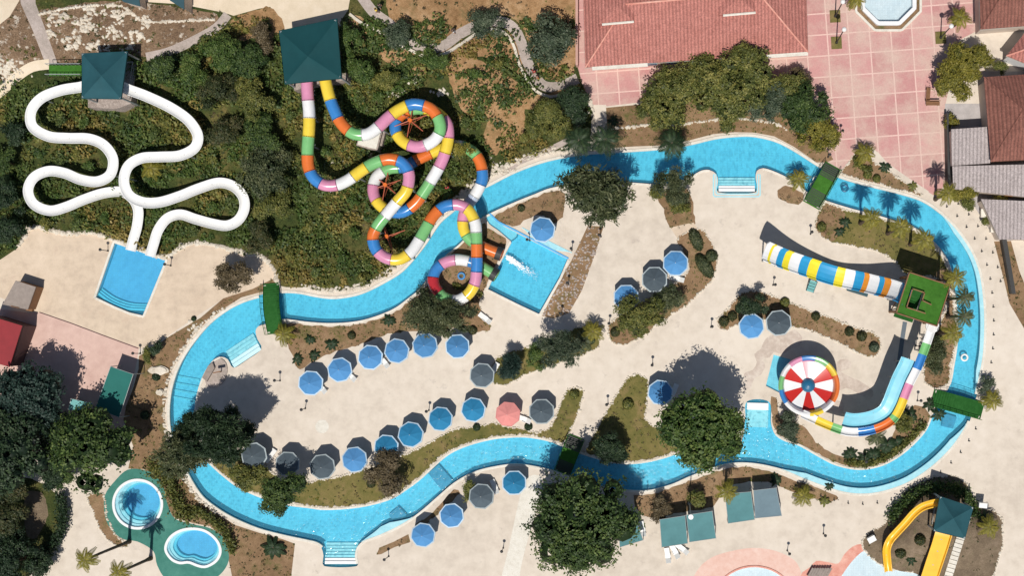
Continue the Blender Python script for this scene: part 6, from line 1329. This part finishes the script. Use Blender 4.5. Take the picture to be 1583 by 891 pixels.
# posts along the right rim
base = None
def rim_line(L, off):
    A = resample(L, 21); T = np.gradient(A, axis=0); T = unit(np.c_[T, np.zeros(len(T))])[:, :2]; return A+np.stack([T[:, 1], -T[:, 0]], 1)*off
for nm, A in (('outer rim of the right river bend', rim_line(part_loop(OUT, (1456,328), (1512,600)), 11)), ('outer rim of the lower right river bend', rim_line(part_loop(OUT, (1499,655), (1235,741)), 13)), ('path edge above the right river bend', rim_line(part_loop(OUT, (1430,310), (1520,440)), 26))):
    for (x, y) in A:
        if base is None:
            mb = MB(); mb.bar((0, 0, 0), (0, 0, .5), .06, .05, 8); mb.bar((0, 0, 0), (0, 0, .06), .11, .1, 8); mb.bar((0, 0, .5), (0, 0, .56), .08, .05, 8); base = mb.build('bollard', [M['post']]); o = base
        else: o = base.copy(); COL.objects.link(o)
        o.location = G(x, y); tag(o, 'low dark post standing along the '+nm, 'bollard', 'low dark posts along the '+nm)
# ------------------------------------------------------------------ buildings
def hip_building(name, label, quad, z, rise, ridge, roofm, wallm, fascia=True, over=.94, cat='building', extra=None):
    """quad NW,NE,SE,SW in plan at eaves height z; ridge: two plan points"""
    q = [P(a, b, z) for a, b in quad]; r = [P(a, b, z+rise) for a, b in ridge]; c = sum(q, Vector())/4; o = empty(name, (c.x, c.y, 0), label, cat); l = [v-Vector((c.x, c.y, 0)) for v in q]; rr = [v-Vector((c.x, c.y, 0)) for v in r]
    mb = MB(); dn = Vector((0, 0, -.12)); mb.add(l+rr, [(0, 1, 5, 4), (1, 2, 5), (2, 3, 4, 5), (3, 0, 4)]); mb.add([v+dn for v in l]+l, [(3, 2, 1, 0), (0, 1, 5, 4), (1, 2, 6, 5), (2, 3, 7, 6), (3, 0, 4, 7)]); mb.build('roof', [roofm], o)
    m_ = Vector(((l[0]+l[2])/2)[:2]+(0,)); w_ = [Vector((v.x*over+m_.x*(1-over), v.y*over+m_.y*(1-over), 0)) for v in l]; mb = MB(); mb.prism([(v.x, v.y) for v in w_][::-1], -.3, z-.125); mb.build('wall', [wallm], o)
    if fascia:
        mb = MB()
        for i in range(4): a, b = l[i]+dn*1.02, l[(i+1) % 4]+dn*1.02; a2, b2 = a*1.004, b*1.004; a2.z = a.z; b2.z = b.z; mb.add([a2, b2, b2-Vector((0, 0, .3)), a2-Vector((0, 0, .3))], [(0, 1, 2, 3)])
        mb.build('fascia', [M['kerb']], o)
    mb = MB(); mb.bar(rr[0], rr[1], .12, .12, 6)
    for i, j in ((0, 0), (3, 0), (1, 1), (2, 1)): mb.bar(l[i], rr[j], .10, .10, 6)
    mb.build('ridge_tiles', [M['coral'] if roofm is M['roofpink'] else roofm], o)
    return o, l, rr, w_
o, l, rr, w_ = hip_building('restaurant_building', 'large building with a salmon pink tiled hip roof beside the plaza', [(899,-95),(1243,-115),(1249,80),(905,104)], 4.2, 2.9, [(968,6),(1172,-12)], M['roofpink'], M['wallpink'])
off = Vector(o.location); a, b = w_[3], w_[2]; d = (b-a)
for k in range(9):   # windows and a door along the plaza front
    p = a+d*((k+.7)/9.6); mb = MB(); nrm = Vector((d.y, -d.x, 0)).normalized(); ang = math.atan2(d.y, d.x); c_ = p+nrm*.02
    if k == 4: mb.box((c_.x, c_.y, 1.1), (1.3, .06, 2.2), ang); mb.build('door', [M['timber']], o)
    else:
        mb.box((c_.x, c_.y, 1.6), (1.5, .06, 1.3), ang); w1 = mb.build('window', [M['plastic']], o); mb = MB(); c2 = p+nrm*.07; mb.box((c2.x, c2.y, 1.6), (1.34, .04, 1.14), ang); mb.build('pane', [M['w_hub']], w1)
# dormer gables of the salmon roof
for (gx0, gx1, gy1) in ((932,978,34),(1119,1166,20)):
    zb0 = 6.55; zb1 = 7.75; mid = (gx0+gx1)/2
    A, B = P(gx0-8, gy1+3, zb0)-off, P(gx1+2, gy1-2, zb0)-off; Cc = P(mid, gy1-24, zb1)-off; D = P(mid, gy1-60, zb1)-off; E_, F_ = P(gx0-8, gy1-56, zb0)-off, P(gx1+2, gy1-58, zb0)-off; dn = Vector((0, 0, -1.2))
    mb = MB(); mb.add([A, B, Cc, D, E_, F_], [(0, 1, 2), (0, 2, 3, 4), (1, 5, 3, 2), (4, 3, 5)]); mb.add([A, B, F_, E_, A+dn, B+dn, F_+dn, E_+dn], [(0, 1, 5, 4), (1, 2, 6, 5), (2, 3, 7, 6), (3, 0, 4, 7)]); mb.build('dormer', [M['roofpink']], o)
    mb = MB(); mb.bar(A.lerp(B, .12)+Vector((0, -.1, .05)), B+Vector((0, -.1, .05)), .15, .15, 6); mb.build('gutter', [M['kerb']], o)
for (t0, t1) in ((.03, .28), (.48, .55), (.80, 1.0)):
    a_, b_ = l[3].lerp(l[2], t0), l[3].lerp(l[2], t1); mb = MB(); m_ = (a_+b_)/2; mb.box((m_.x, m_.y-.2, m_.z-.02), ((b_-a_).length, .42, .1), math.atan2(b_.y-a_.y, b_.x-a_.x)); mb.build('gutter', [M['kerb']], o)
mb = MB(); q0 = P(893,-200,0); q1 = P(893,104,0); mb.prism([(q0.x-.15, q0.y), (q0.x+.15, q0.y), (q1.x+.15, q1.y), (q1.x-.15, q1.y)][::-1], -.3, 1.4); tag(mb.build('boundary_wall', [M['wallpink']]), 'thin pinkish wall along the left side of the salmon roofed building', 'wall')
hip_building('tiled_house', 'brown tiled hip roofed house on the right edge beside the grey yard', [(1521,119),(1640,111),(1650,244),(1532,250)], 4.0, 2.4, [(1582,170),(1590,190)], M['roofbrown'], M['wall'], False)
hip_building('tiled_house', 'brown roofed house cut off by the top right corner', [(1513,-90),(1660,-100),(1662,34),(1516,45)], 4.0, 2.4, [(1570,-40),(1610,-45)], M['roofbrown'], M['wall'], True)
hip_building('small_pavilion', 'small pinkish roof on the right edge between the brown roofed houses', [(1583,52),(1640,60),(1620,112),(1556,86)], 3.2, 1.4, [(1596,72),(1604,86)], M['roofpink'], M['s_white'], True, .9, 'pavilion')
def shed(name, label, quad, z, roofm, wallm, cat='shed', fall=.25, over=.95, trim=None):
    q = [P(a, b, z) for a, b in quad]; c = sum(q, Vector())/4; o = empty(name, (c.x, c.y, 0), label, cat); l = [v-Vector((c.x, c.y, 0)) for v in q]; l[2].z -= fall; l[3].z -= fall; up = Vector((0, 0, .12)); mb = MB()
    mb.add([v+up for v in l]+l, [(0, 1, 2, 3), (7, 6, 5, 4), (0, 4, 5, 1), (1, 5, 6, 2), (2, 6, 7, 3), (3, 7, 4, 0)]); mb.build('roof', [roofm], o)
    mb = MB(); mb.add([(v.x*over, v.y*over, -.2) for v in l]+[(v.x*over, v.y*over, v.z+.02) for v in l], [(0, 1, 5, 4), (1, 2, 6, 5), (2, 3, 7, 6), (3, 0, 4, 7)]); mb.build('wall', [wallm], o)
    a, b = l[3]*over, l[2]*over; d = b-a; m_ = a+d*.5; nrm = Vector((d.y, -d.x, 0)).normalized()*.03; mb = MB(); mb.box((m_.x+nrm.x, m_.y+nrm.y, 1.0), (1.0, .08, 2.0), math.atan2(d.y, d.x)); mb.build('door', [M['timber']], o)
    if trim:
        mb = MB()
        for i in range(4): a, b = l[i]+up, l[(i+1) % 4]+up; mb.bar(a, b, .07, .07, 6)
        mb.build('trim', [trim], o)
    return o
shed('flat_shed', 'grey corrugated flat roof left of the brown tiled house', [(1470,200),(1529,196),(1531,252),(1472,256)], 3.2, M['corr'], M['wall'])
shed('flat_shed', 'grey corrugated flat roof below the brown tiled house', [(1472,257),(1650,252),(1652,300),(1513,302),(1512,290),(1474,292)][:1]+[(1650,253),(1652,312),(1474,292)], 3.05, M['corr'], M['wall'])
shed('flat_shed', 'grey corrugated roof lowest on the right edge beside the brown bed', [(1516,308),(1652,314),(1655,372),(1545,370)], 2.9, M['corr'], M['wall'])
shed('red_roofed_hut', 'hut with a red sheet roof on the left edge of the pink yard', [(-20,487),(35,504),(12,568),(-45,552)], 3.4, M['redroof'], M['darkwall'], 'hut', .5, .97)
shed('timber_kiosk', 'low kiosk with a weathered plank roof on the tan deck at the left edge', [(25,434),(56,444),(43,479),(4,471)], 1.9, M['timber_gr'], M['timber'], 'kiosk', .1, .97)
mb = MB(); mb.prism([(gx(a), gy(b)) for a, b in [(56,446),(66,449),(52,482),(43,480)]][::-1], -.1, .5); tag(mb.build('planter_box', [M['timber']]), 'long brown planter along the right side of the plank roofed kiosk', 'planter')
shed('garden_shed', 'dark teal roofed building cut off by the top left corner', [(-60,-40),(24,-40),(20,2),(-60,40)], 3.0, M['tealroof'], M['wall'])
shed('garden_shed', 'dark blue roof at the top edge above the rocky slope, left one', [(135,-60),(208,-60),(216,9),(190,2)], 9.0, M['tealroof'], M['wall'])
shed('garden_shed', 'dark blue roof at the top edge beside the sandy road', [(245,-60),(284,-60),(284,14),(262,0)], 9.2, M['tealroof'], M['wall'])
for (q, z, l_) in (([(1461,118),(1518,108),(1518,112),(1461,122)],1.4,'pale low wall at the top of the grey yard'),([(1459,178),(1462,178),(1465,286),(1461,286)],1.6,'dark hedge height fence between plaza and grey yard'),([(1545,372),(1552,372),(1566,455),(1560,455)],1.3,'dark fence beside the brown bed on the east side')):
    mb = MB(); mb.prism([(gx(a), gy(b)) for a, b in q][::-1], -.1, z); tag(mb.build('fence' if 'fence' in l_ else 'garden_wall', [M['post'] if 'fence' in l_ else M['wall']]), l_, 'fence' if 'fence' in l_ else 'wall')
for k, (x, y, l_) in enumerate([(1521,331,'white gate block beside the grey yard, upper of two'),(1536,354,'white gate block beside the grey yard, lower of two')]):
    mb = MB(); q = G(x, y); mb.box((q.x, q.y, .5), (1.1, .9, 1.0)); mb.box((q.x, q.y, 1.05), (1.25, 1.05, .1)); tag(mb.build('gate_block', [M['kerb']]), l_, 'gate block', 'white gate blocks')
def bench(x, y, rz, lab):
    o = empty('bench', G(x, y), lab, 'bench', 'benches on the plaza', rz); mb = MB()
    for k in range(3): mb.box((0, (k-1)*.16, .45), (1.7, .13, .05))
    mb.build('seat', [M['timber']], o); mb = MB(); mb.box((0, .3, .75), (1.7, .05, .35)); mb.build('backrest', [M['timber']], o)
    for s in (-1, 1): mb = MB(); mb.box((s*.7, .05, .21), (.08, .5, .42)); mb.build('leg', [M['post']], o)
bench(1434,147,1.5,'wooden bench on the plaza beside the yellow green trees, facing the middle'); bench(1441,161,0,'wooden bench on the plaza beside the yellow green trees, lower one'); bench(1031,858,1.2,'placeholder') if False else None
# low rocky planter by the pale steps, timber sign
mb = MB(); q = [(335,558),(343,555),(350,562),(352,575),(345,592),(330,600),(320,596),(318,582),(326,566)]; mb.prism([(gx(a), gy(b)) for a, b in cr(q, True, 4)][::-1], -.1, .14); o = mb.build('stone_terrace', [M['path']]); tag(o, 'pale pinkish terrace at the tip of the left inner bank', 'terrace', kind='structure')
mb = MB(); mb.prism([(gx(a), gy(b)) for a, b in [(324,566),(331,561),(334,569),(322,590),(315,584)]][::-1], .1, .55); tag(mb.build('planter_box', [M['timber_gr']]), 'brown slanted planter box at the tip of the left inner bank', 'planter')
mb = MB(); q = P(343,575,0); mb.bar((q.x, q.y, 0), (q.x, q.y, 1.6), .06, .06, 6); mb.box((q.x, q.y, 1.5), (.9, .12, .5), .2); tag(mb.build('signboard', [M['timber']]), 'small dark wooden board standing beside the slanted planter box', 'sign board')
# small lounge deck under the right inner platform: rock heap and play pool ornament
mb = MB(); q = P(1267,888,0)
for k in range(8): mb.box((q.x-1.2+k*.32, q.y+.2, .55+.02*(k % 2)), (.26, 1.4, .05), -.5)
for s in (-1, 1): mb.bar((q.x+s*1.0, q.y-.3, 0), (q.x+s*1.0, q.y-.3, .55), .06, .06, 6)
tag(mb.build('wooden_table', [M['timber_gr']]), 'slatted wooden table on the coral band at the bottom edge', 'table')
mb = MB(); q = G(1346,833); mb.box((q.x, q.y, q.z+.35), (.9, .6, .9), .5); mb.box((q.x, q.y, q.z+.85), (1.0, .7, .1), .5); tag(mb.build('utility_box', [M['plastic']]), 'small white box on the left edge of the brown mound', 'utility box')
mb = MB(); q = G(1514,779); mb.box((q.x, q.y, .9), (.9, .5, 1.8), -.1); mb.box((q.x, q.y, 1.84), (1.0, .6, .08), -.1); tag(mb.build('utility_cabinet', [M['plastic']]), 'small white cabinet beside the slate blue roofed tower', 'cabinet')

# ------------------------------------------------------------------ people
def skinned(name, pts, edges, rad, mat, parent, root=0):
    me = bpy.data.meshes.new(name); me.from_pydata(pts, edges, []); o = bpy.data.objects.new(name, me); link(o, parent); me.materials.append(mat)
    m = o.modifiers.new('skin', 'SKIN'); m.use_smooth_shade = True
    if not me.skin_vertices: 
        with bpy.context.temp_override(object=o, active_object=o): bpy.ops.mesh.customdata_skin_add()
    for i, r in enumerate(rad): me.skin_vertices[0].data[i].radius = (r, r); me.skin_vertices[0].data[i].use_root = (i == root)
    s = o.modifiers.new('sub', 'SUBSURF'); s.levels = s.render_levels = 1
    dg = bpy.context.evaluated_depsgraph_get(); new = bpy.data.meshes.new_from_object(o.evaluated_get(dg)); o.modifiers.clear(); o.data = new; return o
def person(px, py, rz, shirt, shorts, label, stride=.16):
    g = G(px, py); o = empty('person', g, label, 'person', rz=rz); skin = M['skin']; s = stride
    P_ = [(0,0,.95),(0,0,1.12),(0,.01,1.32),(0,0,1.45),(0,0,1.52),(0,.015,1.63),(0,.01,1.71)]                    # 0-6 spine to crown
    E_ = [(0,1),(1,2),(2,3),(3,4),(4,5),(5,6)]; Rr = [.15,.14,.165,.085,.065,.135,.115]
    def ch(start, pts, rs):
        q = start
        for p, r in zip(pts, rs): P_.append(p); Rr.append(r); E_.append((q, len(P_)-1)); q = len(P_)-1
        return q
    for sx in (-1, 1):
        ch(0, [(sx*.09,0,.88),(sx*.10,s*sx*.5+.02,.50),(sx*.10,s*sx,.09),(sx*.11,s*sx+.13,.035)], [.115,.08,.055,.05])
        h = ch(3, [(sx*.17,0,1.42),(sx*.23,-s*sx*.5,1.16),(sx*.24,-s*sx*.7+.08,.92),(sx*.24,-s*sx*.7+.11,.85)], [.07,.055,.04,.045])
        for k in range(4): ch(h, [(sx*.24-.024+.016*k,-s*sx*.7+.125,.80),(sx*.24-.026+.017*k,-s*sx*.7+.13,.765-.006*abs(k-1.5))], [.010,.008])
        ch(h, [(sx*.21,-s*sx*.7+.15,.83),(sx*.205,-s*sx*.7+.165,.80)], [.011,.009])
    P_.append((0,.135,1.62)); Rr.append(.025); E_.append((5, len(P_)-1))
    b_ = skinned('body', P_, E_, Rr, skin, o); import bmesh; bm = bmesh.new(); bm.from_mesh(b_.data)
    bmesh.ops.create_uvsphere(bm, u_segments=14, v_segments=10, radius=1, matrix=Matrix.Translation((0, .02, 1.63)) @ Matrix.Diagonal((.078, .098, .12, 1)))
    bmesh.ops.create_cone(bm, cap_ends=True, segments=10, radius1=.055, radius2=.05, depth=.16, matrix=Matrix.Translation((0, 0, 1.49)))
    bmesh.ops.create_uvsphere(bm, u_segments=8, v_segments=6, radius=.018, matrix=Matrix.Translation((0, .12, 1.62)))
    for sx in (-1, 1): bmesh.ops.create_uvsphere(bm, u_segments=8, v_segments=6, radius=.022, matrix=Matrix.Translation((sx*.08, .01, 1.63)))
    bm.to_mesh(b_.data); bm.free(); rm = b_.modifiers.new('skin_over', 'REMESH'); rm.mode = 'VOXEL'; rm.voxel_size = .014; rm.use_smooth_shade = True
    nm = bpy.data.meshes.new_from_object(b_.evaluated_get(bpy.context.evaluated_depsgraph_get())); b_.modifiers.clear(); b_.data = nm
    if not nm.materials: nm.materials.append(skin)
    mb = MB()
    for sx in (-1, 1): mb.bar((sx*.03, .105, 1.645), (sx*.03, .118, 1.645), .010, .008, 8)
    mb.build('eyes', [M['hair']], o); mb = MB(); mb.box((0, .112, 1.575), (.04, .01, .008)); mb.build('mouth', [M['w_red']], o)
    if shirt: skinned('shirt', [(0,0,.98),(0,0,1.12),(0,.01,1.32),(0,0,1.43),(.17,0,1.42),(.205,-s*.22,1.30),(-.17,0,1.42),(-.205,s*.22,1.30)], [(0,1),(1,2),(2,3),(3,4),(4,5),(3,6),(6,7)], [.175,.17,.19,.10,.095,.08,.095,.08], shirt, o)
    skinned('shorts', [(0,0,.93),(0,0,1.06),(.09,0,.88),(.10,s*.4,.62),(-.09,0,.88),(-.10,-s*.4,.62)], [(0,1),(0,2),(2,3),(0,4),(4,5)], [.175,.17,.14,.12,.14,.12], shorts, o)
    mb = MB(); prev = None
    for j in range(6):
        t = j/5; z = 1.765-t*.16; q = math.sqrt(max(.02, 1-((z-1.63)/.135)**2)); ring = [(.09*q*math.cos(i*math.pi/7), min(.02+.108*q*math.sin(i*math.pi/7), .02+.108*q if z > 1.69 else .03), z) for i in range(14)]
        if prev: mb.add(prev+ring, [(i, (i+1) % 14, 14+(i+1) % 14, 14+i) for i in range(14)])
        else: mb.add(ring, [tuple(range(14))])
        prev = ring
    mb.build('hair', [M['hair']], o, smooth=True)
M['skin'] = paint('skin', (.45, .26, .18), .5, .05, 5); M['hair'] = paint('hair', (.03, .02, .015), .6, .1, 9)
person(585, 19, 2.0, M['g_yellow'], M['post'], 'person in a yellow top walking on the winding path near the hilltop road')
person(590, 12, .4, M['post'], M['u_grey'], 'person in dark clothes on the winding path beside the one in yellow')
person(703, 50, 1.0, M['post'], M['g_white'], 'person in dark top on the middle stretch of the winding path')
person(827, 113, 2.6, M['g_red'], M['w_red'], 'person in red standing low on the winding path above the plaza')
person(832, 121, 1.6, None, M['g_orange'], 'person in orange shorts low on the winding path above the plaza')
person(694, 292, .3, M['g_red'], M['post'], 'person in a red top standing on the hillside beside the tube slides')
# ------------------------------------------------------------------ camera, light, world
cam = bpy.data.cameras.new('camera'); co = bpy.data.objects.new('camera', cam); COL.objects.link(co)
co.location = (CAMX, CAMY, H); co.rotation_euler = (0, 0, 0)
cam.sensor_width = 36; cam.lens = 36*H/(1583*S); cam.shift_x = (791.5-NX)/1583; cam.shift_y = (NY-445.5)/1583
cam.clip_start = 1; cam.clip_end = 3000; scene.camera = co
sun = bpy.data.lights.new('sun', 'SUN'); so = bpy.data.objects.new('sun', sun); COL.objects.link(so)
ELEV = 64
sun.energy = 4.0; sun.angle = math.radians(.55); sun.color = (1, .955, .88)
so.rotation_euler = (math.radians(90-ELEV), 0, math.radians(-3)); so.location = (0, -30, 80)
w = bpy.data.worlds.new('World'); scene.world = w; w.use_nodes = True; nt = w.node_tree
sky = nt.nodes.new('ShaderNodeTexSky'); sky.sky_type = 'NISHITA'; sky.sun_disc = False
sky.sun_elevation = math.radians(ELEV); sky.sun_rotation = math.radians(180-3)
nt.links.new(sky.outputs[0], nt.nodes['Background'].inputs[0]); nt.nodes['Background'].inputs[1].default_value = .055
scene.view_settings.view_transform = 'Standard'; scene.view_settings.look = 'None'; scene.view_settings.exposure = 0; scene.view_settings.gamma = 1
scene.render.engine = 'CYCLES'; scene.cycles.max_bounces = 6; scene.cycles.transparent_max_bounces = 12; scene.cycles.diffuse_bounces = 2
scene.cycles.use_denoising = True
